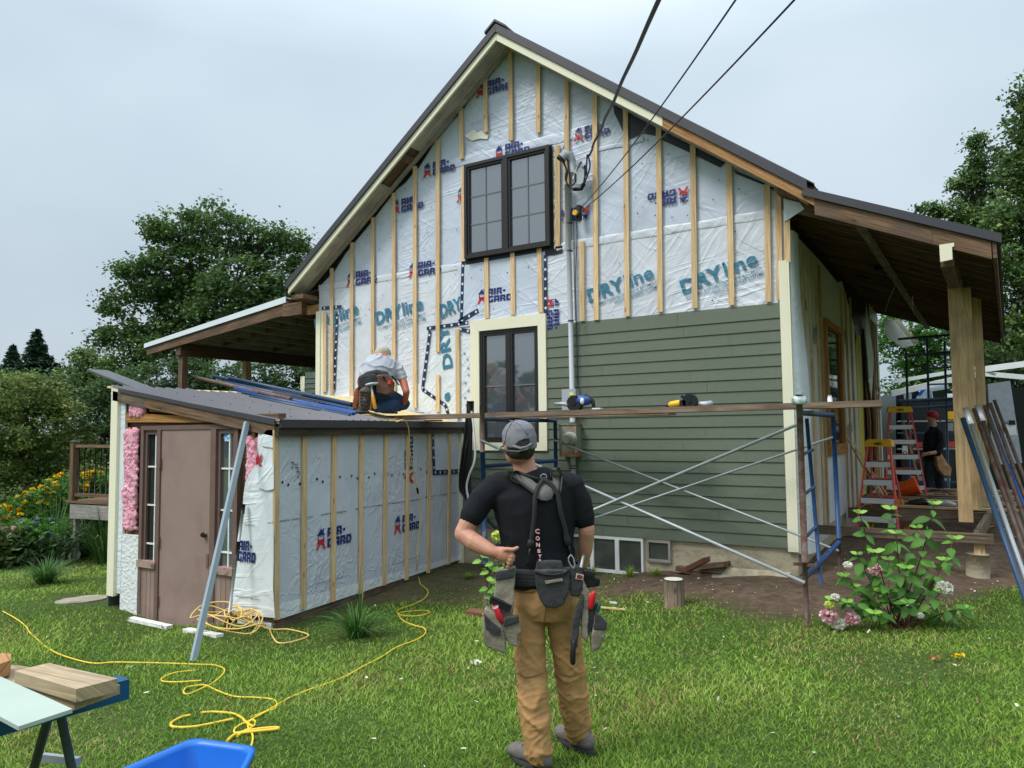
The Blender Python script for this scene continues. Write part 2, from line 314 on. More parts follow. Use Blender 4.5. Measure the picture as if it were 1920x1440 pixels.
M['wrapw'] = wrapmat('white_wrap_sheet', '#dfe6ea')
M['inkb'] = wrapmat('navy_print', '#1d2a72', .45)
M['inkr'] = wrapmat('red_print', '#c22f3c', .45)
M['inkt'] = wrapmat('teal_print', '#3a7c97', .45)
M['inkg'] = wrapmat('grey_print', '#6a7a86', .45)
M['inkk'] = pm('black_print', '#16181c', .5, var=0)
M['tape'] = tapemat()
M['cream'] = pm('cream_trim', '#ebe7cc', .5, var=.03, scale=2)
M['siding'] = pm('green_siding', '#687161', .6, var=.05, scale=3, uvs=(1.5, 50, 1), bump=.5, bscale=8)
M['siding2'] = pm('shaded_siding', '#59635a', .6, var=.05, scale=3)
M['bronze'] = pm('bronze_frame', '#2a2726', .4, var=.04)
M['glass'] = pm('window_glass', (.085, .1, .115), .03, var=0, ior=3.0, spec=.5)
M['dglass'] = pm('dark_glass', (.015, .018, .02), .05, var=0, ior=1.6, spec=.5)
M['roof'] = pm('charcoal_metal', '#55545a', .42, metal=.25, var=.06, scale=3)
M['flash'] = pm('charcoal_trim', '#46454a', .45, metal=.15, var=.05)
M['drip'] = pm('white_drip_edge', '#dfe7ec', .35, var=.03)
M['black'] = pm('black_rubber', '#17181a', .5, var=.1)
M['membrane'] = pm('black_membrane', '#202126', .4, var=.3, scale=20, c2='#6a6d70', c2pos=(.62, .7))
M['conc'] = pm('old_concrete', '#b2a88f', .9, var=.2, scale=4, bump=1, bscale=25, c2='#6d6455', c2pos=(.5, .75))
M['stucco'] = pm('white_stucco', '#e3e6e6', .85, var=.08, scale=9, bump=2, bscale=28)
M['chip'] = pm('chipped_white_sill', '#e6e6e0', .7, c2='#4c463c', c2pos=(.6, .63), scale=14, bump=1, bscale=30)
M['taupe'] = pm('taupe_paint', '#967f76', .55, var=.06, scale=4, c2='#7e665c', c2pos=(.55, .85))
M['taupe2'] = pm('taupe_frame', '#6f5851', .6, var=.1, scale=6)
M['pink'] = pm('pink_insulation', '#e39db0', .95, var=.25, scale=16, c2='#f2c6d0', c2pos=(.5, .7), bump=2, bscale=40)
M['rough'] = wood('rough_framing', '#c08e54', '#8a5a2c')
M['galv'] = pm('galvanised_steel', '#9fa5a8', .5, metal=.4, var=.1)
M['alu'] = pm('mill_aluminium', '#b9c0c4', .35, metal=.5, var=.06)
M['pipeg'] = pm('grey_pipe', '#8f9ca6', .45, var=.04)
M['rust'] = pm('rusty_steel', '#6a5a52', .7, metal=.2, var=.25, scale=14, c2='#5a3a2c', c2pos=(.48, .6), bump=.6)
M['blue'] = pm('blue_paint', '#193e6c', .42, var=.15, scale=12, c2='#5b5f66', c2pos=(.6, .66))
M['dblue'] = pm('navy_steel', '#26405f', .45, var=.12, scale=10)
M['meter'] = pm('meter_box_steel', '#98998c', .5, metal=.3, var=.1, c2='#9b6a3c', c2pos=(.52, .62), scale=9)
M['meterg'] = pm('meter_glass', '#a9aa9a', .12, metal=.2, var=.2, scale=30)
M['pvc'] = pm('grey_pvc', '#a9aeb3', .5, var=.03)
M['yellow'] = pm('yellow_plastic', '#e8b11c', .45, var=.05)
M['cord'] = pm('yellow_cord', '#e6c23c', .5, var=.08)
M['cord2'] = pm('pale_yellow_cord', '#dcb96a', .55, var=.08)
M['red'] = pm('red_fibreglass', '#dc5850', .45, var=.08)
M['white'] = pm('white_plastic', '#e4e6e6', .5, var=.04)
M['orange'] = pm('orange_plastic', '#ee5a14', .5, var=.05)
M['bin'] = pm('blue_bin_plastic', '#1b6cc9', .38, var=.05, scale=10)
M['sblue'] = pm('sawhorse_blue', '#15507c', .4, metal=.2, var=.1)
M['panel'] = pm('grey_green_board', '#a2b0a6', .65, var=.04, scale=5, bump=.15)
M['trailer'] = pm('black_trailer_skin', '#1a1c20', .3, var=.05)
M['tgrey'] = pm('brushed_grey_panel', '#8d9094', .4, metal=.5, var=.12, c2='#c9ccce', c2pos=(.68, .7), scale=9)
M['bluestripe'] = pm('blue_stripe', '#1459d8', .4, var=.02)
M['lblue'] = pm('pale_blue_panel', '#b9cfe6', .4, var=.03)
M['skin'] = pm('sunburnt_skin', '#bf8a72', .5, var=.08, scale=18, bump=.15, bscale=180, c2='#ab6350', c2pos=(.5, .8))
M['skinr'] = pm('red_neck_skin', '#c2705c', .5, var=.1, scale=20)
M['hair'] = pm('dark_hair', '#3a2f28', .7, var=.3, scale=60, bump=1.5, bscale=160)
M['capg'] = pm('grey_cap_cloth', '#76767c', .85, var=.06, scale=10, bump=.25, bscale=300)
M['shirtk'] = pm('black_tshirt', '#1b1c20', .9, var=.12, scale=6, bump=.2, bscale=220, spec=.2)
M['khaki'] = pm('tan_work_trousers', '#b0875a', .85, var=.08, scale=5, bump=.2, bscale=260, c2='#8b7a60', c2pos=(.66, .8), spec=.2)
M['strap'] = pm('grey_black_strap', '#2a2a2c', .8, var=.15, scale=20, bump=.3, bscale=250)
M['pad'] = pm('grey_yoke_pad', '#6e6c68', .85, var=.12, scale=14, bump=.3, bscale=250)
M['canvas'] = pm('worn_grey_canvas', '#8d8474', .9, var=.2, scale=12, bump=.5, bscale=160, c2='#5d5548', c2pos=(.52, .7))
M['pouchk'] = pm('black_pouch_cloth', '#38393b', .85, var=.2, scale=12, bump=.4, bscale=160, c2='#565656', c2pos=(.6, .8))
M['boot'] = pm('grey_boot_suede', '#6a6460', .85, var=.2, scale=30, bump=.5, bscale=120)
M['sole'] = pm('dark_boot_sole', '#2c2b2b', .8, var=.15)
M['jeans'] = pm('blue_denim', '#27405f', .85, var=.2, scale=14, bump=.3, bscale=220)
M['gshirt'] = pm('light_grey_tshirt', '#a9adb5', .9, var=.06, scale=8)
M['capk'] = pm('khaki_cap', '#b2ab98', .85, var=.1, scale=20)
M['leather'] = pm('brown_leather', '#6b4a3c', .7, var=.25, scale=18, bump=.4)
M['redcap'] = pm('red_cap_cloth', '#a8213c', .6, var=.3, scale=16)
M['tanl'] = pm('tan_leather', '#b98e6a', .75, var=.2, scale=14)
M['tread'] = pm('boot_tread', '#6a5c50', .85, var=.3, scale=40, bump=2, bscale=60)
M['stone'] = pm('stepping_stone', '#9a917f', .9, var=.15, scale=6, bump=.6, bscale=40, c2='#6f6656', c2pos=(.55, .7))
M['bark'] = pm('tree_bark', '#4d4238', .95, var=.3, scale=5, bump=3, bscale=14)
M['brick'] = pm('brown_block', '#7d5642', .85, var=.2, scale=12, bump=.5)
M['navy'] = pm('navy_cover', '#2b3440', .6, var=.08)
# ================================================================ GROUND
def dirtm(x, y):
    n = noise.noise(V((x*.9, y*.9, 3)))*.7+noise.noise(V((x*3.2, y*3.2, 7)))*.35
    if x < -5.9 or y < 5 or y > 15 or x > 2: return 0
    lim = np.interp(x, [-5.9, -4.8, -3.6, -2.6, -1.6, -.6, .2, 2], [5.6, 6.2, 7.0, 6.9, 6.55, 6.9, 8.7, 11.5])
    a = (y-lim)/.5+n
    if x < -3.4: a = min(a, .62+n*.5)
    return max(0, min(1, a))
def axis(a, b, st, far, k=1.35):
    xs = list(np.arange(a, b+1e-6, st)); s = st; x = b
    while x < far: s *= k; x += s; xs.append(x)
    s = st; x = a
    while x > -far: s *= k; x -= s; xs.insert(0, x)
    return xs
gx = axis(-15, 3.5, .11, 350); gy = axis(.4, 12.5, .11, 350)
vs = []; dm = []
for y in gy:
    for x in gx:
        near = -16 < x < 5 and -1 < y < 14
        z = gz(x, y); d = 0
        if near:
            d = dirtm(x, y); z += noise.noise(V((x*1.3, y*1.3, 0)))*.012+noise.noise(V((x*5, y*5, 0)))*(.005+.012*d)
        vs.append((x, y, z)); dm.append(d)
nx = len(gx); fs = [(j*nx+i, j*nx+i+1, (j+1)*nx+i+1, (j+1)*nx+i) for j in range(len(gy)-1) for i in range(nx-1)]
me = bpy.data.meshes.new('ground'); me.from_pydata(vs, [], fs); me.polygons.foreach_set('use_smooth', [True]*len(fs))
at = me.attributes.new('dirt', 'FLOAT', 'POINT'); at.data.foreach_set('value', dm)
m, N, L, b = nodes('lawn_soil'); g = N.new('ShaderNodeNewGeometry')
def nzs(scale, d=6, ro=.55):
    n = N.new('ShaderNodeTexNoise'); n.inputs['Scale'].default_value = scale; n.inputs['Detail'].default_value = d; n.inputs['Roughness'].default_value = ro; L.new(g.outputs['Position'], n.inputs[0]); return n.outputs[0]
def ramp(src, p0, c0, p1, c1):
    r = N.new('ShaderNodeValToRGB'); r.color_ramp.elements[0].position = p0; r.color_ramp.elements[1].position = p1; r.color_ramp.elements[0].color = (*c0, 1); r.color_ramp.elements[1].color = (*c1, 1); L.new(src, r.inputs[0]); return r.outputs[0]
def mixc(f, a, c):
    x = N.new('ShaderNodeMixRGB'); L.new(f, x.inputs[0]); L.new(a, x.inputs[1]); L.new(c, x.inputs[2]); return x.outputs[0]
gr_ = ramp(nzs(30), .3, (.035, .055, .013), .7, (.08, .12, .03))
so_ = ramp(nzs(9, 9, .7), .3, (.062, .042, .029), .72, (.20, .14, .096))
at_ = N.new('ShaderNodeAttribute'); at_.attribute_name = 'dirt'
c = mixc(at_.outputs['Fac'], gr_, so_)
L.new(c, b.inputs['Base Color']); b.inputs['Roughness'].default_value = .95; b.inputs['Specular IOR Level'].default_value = .15
bp = N.new('ShaderNodeBump'); bp.inputs['Strength'].default_value = 1; bp.inputs['Distance'].default_value = .02; L.new(nzs(24, 8, .7), bp.inputs['Height']); L.new(bp.outputs[0], b.inputs['Normal'])
me.materials.append(m); go = put('ground', me); go['kind'] = 'structure'

# ================================================================ HOUSE
G = 8.3; RK = 7.93; XL, XR = -8.70, -1.665; ZB = .455; YB = 17.0
AX, AZ = -5.11, 6.81; SLOPE_L, SLOPE_R = .755, .7465
def zl(x): return AZ-(AX-x)*SLOPE_L
def zr(x): return AZ-(x-AX)*SLOPE_R
house = thing('farmhouse', 'steep-gabled farmhouse half covered in white house wrap and new green siding', 'house', (-5, 8.3, 0))
# gable sheet (wrap), with openings left for the windows
UW = (-5.84, -4.51, 4.07, 5.38); LW = (-5.78, -4.61, 1.467, 3.215)
def gable_poly(y):
    return [(XL, y, 1.0), (XR, y, 1.0), (XR, y, zr(XR)+.1), (AX, y, AZ+.1), (XL, y, zl(XL)+.1)]
w_ = MB(); P = [V(p) for p in gable_poly(G)]
w_.prism([p+V((0, .02, 0)) for p in P], (0, .2, 0))
part('wall_sheathing', w_, M['membrane'], house)
# wrap in overlapping courses, each slightly proud of the one above (upper blue-white, lower whiter)
def clipx(z, side): return (z-AZ-.1)/SLOPE_L+AX if side < 0 else AX-(z-AZ-.1)/SLOPE_R
def course(z0, z1, y, xa=XL, xb=XR, tilt=0):
    a = MB(); n = 1; x0l = max(xa, clipx(z0, -1)); x0r = min(xb, clipx(z0, 1)); x1l = max(xa, clipx(z1, -1)); x1r = min(xb, clipx(z1, 1))
    pts = [(x0l, y, z0), (x0r, y, z0+tilt), (x1r, y, z1+tilt if z1 < 6.8 else z1), (x1l, y, z1)]
    if xa <= XL and z0 < zl(XL)+.1 < z1: pts.append((XL, y, zl(XL)+.1))
    if xb >= XR and z0 < zr(XR)+.1 < z1: pts.insert(2, (XR, y, zr(XR)+.1))
    a.prism(pts, (0, .004, 0)); return a
part('wrap_sheet', course(5.55, 6.9, G), M['wrap'], house)
part('wrap_sheet', course(3.98, 5.6, G-.005), M['wrap'], house)
part('wrap_sheet', course(1.0, 4.02, G-.010, xb=-5.72), M['wrapl'], house); part('wrap_sheet', course(1.0, 4.02, G-.010, xa=-4.65), M['wrapl'], house)
a = MB(); a.prism([(XL+.01, G-.016, 2.0), (-5.95, G-.016, 2.0), (-5.95, G-.016, 2.42), (XL+.01, G-.016, 2.36)], (0, .003, 0)); part('wrap_sheet', a, M['wrapw'], house)
a = MB(); a.prism([(-6.62, G-.0175, 1.85), (-5.8, G-.0175, 1.85), (-5.8, G-.0175, 3.02), (-6.42, G-.0175, 3.06)], (0, .003, 0)); part('wrap_sheet', a, M['wrapw'], house)
a = MB(); a.prism([(-5.98, G-.0215, 3.15), (-4.62, G-.0215, 3.15), (-4.62, G-.0215, 4.02), (-6.0, G-.0215, 4.0)], (0, .003, 0)); part('wrap_sheet', a, M['wrap'], house)
# drawn-in pleats at the sheet laps
rl = random.Random(3)
def pleats(x0, x1, z, y, mat, n, h=.05):
    a = MB(); xs = np.linspace(x0, x1, n); rows = []
    for dz, dy in ((-h, .0), (-h*.5, -.008), (0, -.003), (h*.5, -.009), (h, 0)):
        rows.append([V((x, y+dy*(.5+abs(noise.noise(V((x*5, dz*9, z))))*2), z+dz+noise.noise(V((x*3, z, dz*4)))*.02)) for x in xs])
    a.loft(rows, closed=False, cap=False); return part('wrap_fold', a, mat, house)
pleats(XL, -5.9, 4.0, G-.014, M['wrapl'], 60); pleats(-4.45, XR, 4.05, G-.014, M['wrapl'], 70); pleats(-6.3, -4.0, 5.47, G-.011, M['wrap'], 50, .07); pleats(-3.9, -3.25, 5.2, G-.011, M['wrap'], 30, .03)
# ---- strapping battens: (x_top,y_top,x_bot,y_bot) read on the wall plane
BY = G-.035
def batten(p, q, w_=.064, parent=house, y=BY, mat='batten', t=.019):
    a = MB(); a.beam(p, q, t, w_, up=(1, 0, 0)); return part('batten', a, M[mat], parent)
for x0, y0, x1, y1 in [(622, 503, 622, 742), (660, 455, 659, 750), (699, 408, 699, 664), (738, 362, 739, 745), (778, 312, 778, 765), (821, 262, 821, 660), (864, 203, 866, 298),
    (869, 312, 869, 490), (910, 147, 911, 248), (957, 92, 958, 264), (1009, 112, 1009, 249), (1062, 142, 1064, 457), (1046, 273, 1046, 462), (1115, 168, 1118, 600), (1173, 200, 1176, 593),
    (1235, 234, 1238, 585), (1299, 268, 1303, 578), (1367, 304, 1372, 572), (1438, 345, 1441, 566), (1459, 358, 1462, 562), (1474, 366, 1477, 492), (1091, 453, 1092, 602), (912, 484, 913, 597), (961, 474, 962, 590),
    (1011, 466, 1014, 586), (858, 617, 859, 785), (821, 703, 821, 772), (609, 585, 609, 735)]:
    batten(onY(x0, y0, BY), onY(x1, y1, BY))
# ---- navy seam tape on the wrap
def tapes(pts, w_=.05, y=G-.024, mk=onY, parent=house):
    for p, q in zip(pts, pts[1:]):
        p, q = (mk(*p, y), mk(*q, y)); a = MB(); d = (q-p).normalized(); s = d.cross(V((0, 1, 0)) if mk is onY else V((1, 0, 0))); l = (q-p).length; s.normalize()
        a.add([p-s*w_/2, q-s*w_/2, q+s*w_/2, p+s*w_/2], [(0, 1, 2, 3)], [[(0, -w_/2), (l, -w_/2), (l, w_/2), (0, w_/2)]]); part('seam_tape', a, M['tape'], parent)
tapes([(632, 588), (626, 735)]); tapes([(603, 578), (640, 575)]); tapes([(868, 490), (865, 600)]); tapes([(1022, 478), (1023, 590)])
tapes([(800, 616), (878, 605)]); tapes([(806, 620), (792, 730), (835, 760), (842, 782)]); tapes([(860, 604), (897, 582)], .07); tapes([(884, 622), (862, 617)]); tapes([(1058, 352), (1068, 352)], .05); tapes([(1056, 276), (1066, 276)], .04)
# black membrane visible at the rake top and below the upper window
for q in ([(1150, 196), (1236, 243), (1236, 256), (1205, 250), (1176, 262), (1152, 212)], [(1240, 244), (1360, 305), (1350, 314), (1280, 280), (1240, 262)], [(1375, 318), (1500, 372), (1480, 378), (1440, 350), (1380, 326)],
          [(873, 488), (1040, 463), (1055, 461), (1055, 474), (1040, 478), (960, 486), (875, 502)]):
    a = MB(); a.prism([onY(x, y, G-.012) for x, y in q], (0, -.008, 0)); part('membrane_strip', a, M['membrane'], house)
for q in ([(872, 255), (882, 247), (890, 243), (894, 249), (903, 246), (916, 254), (914, 261), (900, 260), (886, 264), (878, 260)],):
    a = MB(); a.prism([onY(x, y, G-.012) for x, y in q], (0, -.006, 0)); part('bare_patch', a, pm('cream_patch', '#e9e4d4', .8), house)
jr0 = random.Random(8); up_, dn_ = [], []
for k in range(30):
    t = k/29; x = 948+(600-948)*t; y = 96+(535-96)*t; up_.append((x-4, y-6)); w3 = max(.5, (1.5+7*noise.noise(V((k*.35, 2, 5)))+(6 if .45 < t < .58 else 0))); dn_.append((x+w3*.75, y+w3*.6))
for k in range(29):
    a = MB(); a.prism([onY(x, y, G-.012) for x, y in (up_[k], dn_[k], dn_[k+1], up_[k+1])], (0, -.006, 0)); part('membrane_strip', a, M['inkk'], house)
# spray foam beads along the window side
a = MB()
for k in range(46):
    p = onY(1040.5+rl.uniform(-1, 2), 280+k*4.1, G-.03); a.ball(p, (rl.uniform(.008, .018), .015, rl.uniform(.012, .03)), 6, 5)
part('foam_bead', a, pm('spray_foam', '#ddd5b0', .9, var=.1, c2='#e07a20', c2pos=(.62, .66), scale=5), house)
# ---- windows
def casement_window(X0, X1, Z0, Z1, y, cols, rows, fw=.042, mull=.075, deep=.03):
    f = MB()
    def ring(f, x0, x1, z0, z1, w_, ya, yb): f.box(x0, x0+w_, ya, yb, z0, z1); f.box(x1-w_, x1, ya, yb, z0, z1); f.box(x0+w_, x1-w_, ya, yb, z0, z0+w_); f.box(x0+w_, x1-w_, ya, yb, z1-w_, z1)
    ring(f, X0, X1, Z0, Z1, fw, y-deep, y+.08); xm = (X0+X1)/2; f.box(xm-mull/2, xm+mull/2, y-deep+.003, y+.08, Z0+fw, Z1-fw)
    wn = part('window', f, M['bronze'], house)
    for a0, a1 in ((X0+fw, xm-mull/2), (xm+mull/2, X1-fw)):
        s = MB(); ring(s, a0, a1, Z0+fw, Z1-fw, .03, y-.012, y+.05); part('sash', s, M['bronze'], wn)
        b0, b1, c0, c1 = a0+.03, a1-.03, Z0+fw+.03, Z1-fw-.03
        for i in range(cols):
            for j in range(rows):
                g_ = MB(); g_.box(b0+(b1-b0)*i/cols+.001, b0+(b1-b0)*(i+1)/cols-.001, y+.02, y+.026, c0+(c1-c0)*j/rows+.001, c0+(c1-c0)*(j+1)/rows-.001); part('pane', g_, M['glass'], wn)
        mt = MB()
        for i in range(1, cols): x = b0+(b1-b0)*i/cols; mt.box(x-.008, x+.008, y+.010, y+.028, c0, c1)
        for j in range(1, rows): z = c0+(c1-c0)*j/rows; mt.box(b0, b1, y+.012, y+.027, z-.008, z+.008)
        part('muntin', mt, pm('grey_muntin', '#6d7378', .5, var=0), wn)
    return wn
casement_window(UW[0], UW[1], UW[2], UW[3], G-.065, 2, 3)
a = MB(); a.box(UW[0]-.03, UW[1]+.02, G-.035, G-.02, UW[2]-.02, UW[3]+.02); part('window_flange', a, M['black'], house)
casement_window(-5.64, -4.725, 1.57, 3.066, G-.008, 1, 2, .04, .045, .02)
# cream casing, mitred
tr = MB(); o_ = LW; i_ = (-5.64, -4.725, 1.57, 3.066); ty = G-.05
cs = [(o_[0], o_[2]), (o_[1], o_[2]), (o_[1], o_[3]), (o_[0], o_[3])]; ci = [(i_[0], i_[2]), (i_[1], i_[2]), (i_[1], i_[3]), (i_[0], i_[3])]
for k in range(4):
    k2 = (k+1) % 4; t_ = MB(); q = [V((cs[k][0], ty, cs[k][1])), V((cs[k2][0], ty, cs[k2][1])), V((ci[k2][0], ty, ci[k2][1])), V((ci[k][0], ty, ci[k][1]))]; c0 = sum(q, V())/4
    t_.prism([c0+(p-c0)*.998 for p in q], (0, .045, 0)); part('casing', t_, M['cream'], house)
# ---- siding boards
N_ = 20; EXP = (3.07-.04-ZB)/N_
def sboard(x0, x1, z, top=False, parent=house):
    h = EXP+(.035 if top else .02); a = MB()
    a.prism([(x0, G-.034, z), (x0, G-.024, z), (x0, G-.012, z+h), (x0, G-.020, z+h)], (x1-x0, 0, 0)); 
    # grain along the length
    part('siding_board', a, M['siding'], parent)
rb = random.Random(11)
for k in range(N_):
    z = ZB+EXP*k; x0 = -5.93 if z < 1.41 else -4.607; x1 = -1.735; cuts = [x0]
    c_ = rb.uniform(x0+.7, x1-.5); cuts.append(c_)
    cuts.append(x1)
    for p, q in zip(cuts, cuts[1:]): sboard(p+.0013, q-.0013, z, k == N_-1)
# strip of siding left of the casing is wrap; corner boards
a = MB(); a.box(-1.735, -1.65, G-.055, G-.01, ZB-.03, 3.51); part('corner_board', a, M['cream'], house)
a = MB(); a.box(-1.657, -1.63, G-.053, G+.06, ZB-.03, 3.49); part('corner_board', a, M['cream'], house)
a = MB(); a.box(-8.72, -8.63, G-.055, G-.01, 1.9, 3.62); a.box(-8.625, -8.56, G-.04, G-.01, 1.9, 3.62); part('corner_board', a, M['cream'], house)
a = MB(); a.box(-8.66, -7.2, G-.06, G-.012, 2.14, 2.27); part('base_trim', a, M['cream'], house)
a = MB(); a.box(-6.06, -5.93, G-.05, G-.012, -.05, 1.72); part('corner_board', a, M['cream'], house)
# ---- rolled wrap flap hanging at the right corner, loose flap above
a = MB(); rows = []
for k in range(28):
    t = k/27; z = 3.85-t*3.45; wob = noise.noise(V((0, t*3, 2)))*.03
    rows.append([V((XR-.02+.03*math.sin(u*3.1)+(.10+.09*t)*u+wob*u, G+.02-.05*math.sin(u*2.6)+.28*u*u, z)) for u in np.linspace(0, 1, 9)])
a.loft(rows, closed=False, cap=False); part('wrap_flap', a, M['wrapw'], house)
a = MB(); fl = [onY(x, y, G-.06) for x, y in [(1469, 372), (1500, 380), (1508, 392), (1480, 410), (1470, 415)]]; a.prism(fl, (0, .004, 0)); part('wrap_flap', a, M['wrapw'], house)
# ---- foundation and cellar windows
a = MB(); a.box(-8.6, XR+.02, G, G+.25, -.6, ZB+.02); a.box(XR-.2, XR+.0, G+.25, YB, -.6, ZB+.1); part('foundation', a, M['conc'], house)
for x0, x1, z0, z1, n in ((-4.35, -3.36, .02, .452, 3), (-3.315, -3.03, .19, .452, 1)):
    f = MB(); F_ = .036
    f.box(x0, x1, G-.03, G+.02, z0, z0+F_); f.box(x0, x1, G-.03, G+.02, z1-F_, z1)
    for i in range(n+1): x = x0+(x1-x0)*i/n; f.box(max(x-F_*.7, x0), min(x+F_*.7, x1), G-.033, G+.02, z0+F_, z1-F_)
    wn = part('cellar_window', f, M['white'] if n > 1 else M['greyw'], house)
    for i in range(n):
        g_ = MB(); g_.box(x0+(x1-x0)*i/n+.02, x0+(x1-x0)*(i+1)/n-.02, G-.012, G-.006, z0+.03, z1-.03); part('pane', g_, M['cglass'], wn)
a = MB(); a.prism([(-2.55, G-.16, .06), (-1.75, G-.2, .08), (-1.72, G-.02, .16), (-2.6, G-.02, .15)], (0, 0, .05)); part('footing', a, M['conc'], house)
# ---- rakes: cream fascia, metal edge, soffit boards, roof sheets
def slopebar(xa, xb, zf, z0, z1, y0, y1, mat, name='fascia', parent=house):
    a = MB(); a.prism([(xa, y0, zf(xa)+z0), (xb, y0, zf(xb)+z0), (xb, y0, zf(xb)+z1), (xa, y0, zf(xa)+z1)], (0, y1-y0, 0)); return part(name, a, mat, parent)
slopebar(-9.0, AX-.002, zl, .012, .105, RK, RK+.035, M['cream']); slopebar(-9.03, AX-.002, zl, .108, .215, RK-.025, RK+.03, M['flash'], 'rake_trim')
slopebar(AX+.002, -2.88, zr, 0, .105, RK, RK+.035, M['cream']); slopebar(-2.88, -1.30, zr, -.005, .105, RK+.004, RK+.04, M['fresh'])
slopebar(AX+.002, -1.36, zr, .108, .215, RK-.025, RK+.03, M['flash'], 'rake_trim')
for xa, xb in ((-8.95, -8.0), (-7.99, -7.15)): slopebar(xa, xb, zl, .012, .035, RK+.04, RK+.25, M['greyw'], 'soffit_board')
slopebar(-6.58, -5.75, zl, .012, .035, RK+.04, RK+.25, M['greyw'], 'soffit_board'); slopebar(-5.745, AX, zl, .012, .035, RK+.04, RK+.25, M['greyw'], 'soffit_board'); slopebar(-6.78, -6.69, zl, .012, .035, RK+.04, RK+.25, M['brownb'], 'soffit_board')
slopebar(-8.93, -6.9, zl, .0, .03, RK+.254, G-.04, M['greyw'], 'soffit_board'); slopebar(-6.895, AX, zl, .0, .03, RK+.254, G-.04, M['greyw'], 'soffit_board')
slopebar(AX, -1.4, zr, .012, .035, RK+.05, G-.04, M['greyw'], 'soffit_board')
slopebar(-9.0, AX, zl, .06, .2, RK+.05, YB+.3, M['darkw'], 'roof_deck'); slopebar(AX, -1.3, zr, .06, .2, RK+.05, YB+.3, M['darkw'], 'roof_deck')
def metalroof(xa, xb, zf, y0, y1, name='roof_sheet', parent=house, ribs=.23, mat=None, lift=.216):
    a = MB(); zz = lift; a.prism([(xa, y0, zf(xa)+zz), (xb, y0, zf(xb)+zz), (xb, y0, zf(xb)+zz+.004), (xa, y0, zf(xa)+zz+.004)], (0, y1-y0, 0))
    y = y0+.05
    while y < y1: a.prism([(xa, y, zf(xa)+zz), (xb, y, zf(xb)+zz), (xb, y, zf(xb)+zz+.022), (xa, y, zf(xa)+zz+.022)], (0, .025, 0)); y += ribs
    return part(name, a, mat or M['roof'], parent)
metalroof(-9.06, AX, zl, RK-.02, YB+.3); metalroof(AX, -1.30, zr, RK-.02, YB+.3)
a = MB(); a.prism([(AX-.16, RK-.04, AZ+.12), (AX, RK-.04, AZ+.24), (AX+.16, RK-.04, AZ+.12), (AX+.16, RK-.04, AZ+.15), (AX, RK-.04, AZ+.272), (AX-.16, RK-.04, AZ+.15)], (0, YB-RK, 0)); part('ridge_cap', a, M['flash'], house)
# left eave return
a = MB(); a.box(-8.98, -8.72, RK+.05, G-.02, 3.80, 3.87); part('eave_return', a, M['brownb'], house)
TXTL = []
# ---- side wall (right) with studs, wrap, door openings
SX = XR+.012
a = MB(); a.box(XR-.25, XR-.01, G+.02, YB, ZB, 4.2); part('side_wall', a, M['membrane'], house)
def sidepoly(pts, mat, name, t=.004, x=SX):
    a = MB(); a.prism([(x, y, z) for y, z in pts], (t, 0, 0)); return part(name, a, mat, house)
M['wrapd'] = wrapmat('side_wrap_sheet', '#cdd0cc')
sidepoly([(8.34, .35), (8.34, 3.9), (10.35, 3.9), (10.35, .35)], M['wrapd'], 'wrap_sheet')
sidepoly([(11.75, .4), (11.75, 3.85), (12.2, 3.95), (13.4, 3.4), (13.5, .6)], M['wrapd'], 'wrap_sheet')
sidepoly([(10.35, .5), (10.35, 1.45), (11.75, 1.45), (11.75, .5)], M['wrapw'], 'wrap_sheet')
sidepoly([(10.35, 3.15), (10.35, 3.9), (11.75, 3.85), (11.75, 3.15)], M['wrapd'], 'wrap_sheet')
sidepoly([(13.5, .6), (13.5, 3.1), (13.7, 3.3), (14.15, 3.3), (14.15, .6)], pm('yellow_foam_board', '#d6c45e', .8, var=.1), 'foam_board')
sidepoly([(14.7, 4.0), (15.6, 3.0), (14.9, 2.2), (14.5, 3.2)], M['wrapd'], 'wrap_flap', .004, SX+.05)
sidepoly([(15.6, .5), (15.6, 4.1), (YB, 4.1), (YB, .5)], M['wrapd'], 'wrap_sheet')
for y in (8.6, 9.0, 9.45, 9.9, 10.15, 11.95, 12.4, 12.9, 15.75, 16.1, 16.5):
    a = MB(); a.box(SX+.006, SX+.03, y-.03, y+.03, .45 if y > 8.7 else .9, 3.8); part('batten', a, M['pine'] if y > 9.5 else M['batten'], house)
for y0, y1, z0, z1 in ((10.35, 11.7, 1.5, 3.15), (14.6, 15.6, 1.0, 3.0)):
    a = MB(); a.box(SX, SX+.05, y0, y0+.09, z0, z1); a.box(SX, SX+.05, y1-.09, y1, z0, z1); a.box(SX, SX+.052, y0+.09, y1-.09, z1-.09, z1); a.box(SX, SX+.06, y0-.05, y1+.05, z0-.14, z0); wn = part('window', a, M['rough'], house)
    a = MB(); a.box(SX-.02, SX+.01, y0+.09, y1-.09, z0, z1-.09); part('pane', a, M['dglass'], wn)
a = MB(); a.box(SX, SX+.012, 8.36, 8.75, 2.30, 2.98); a.box(SX, SX+.012, 15.9, 16.9, 2.1, 2.55); part('print_band', a, M['inkk'], house)
for yy_, zz_, W_ in ((8.62, 2.95, .62), (9.5, 2.7, .62), (11.85, 2.9, .7), (12.0, 1.5, .7)):
    B_ = MB(); pass
    TXTL.append((yy_, zz_, W_))
a = MB(); a.tube([(SX+.08, 13.9, 3.4), (SX+.09, 14.0, 2.6), (SX+.14, 14.2, 1.8), (SX+.1, 14.3, .9)], .022, 6); part('hanging_cable', a, M['black'], house)
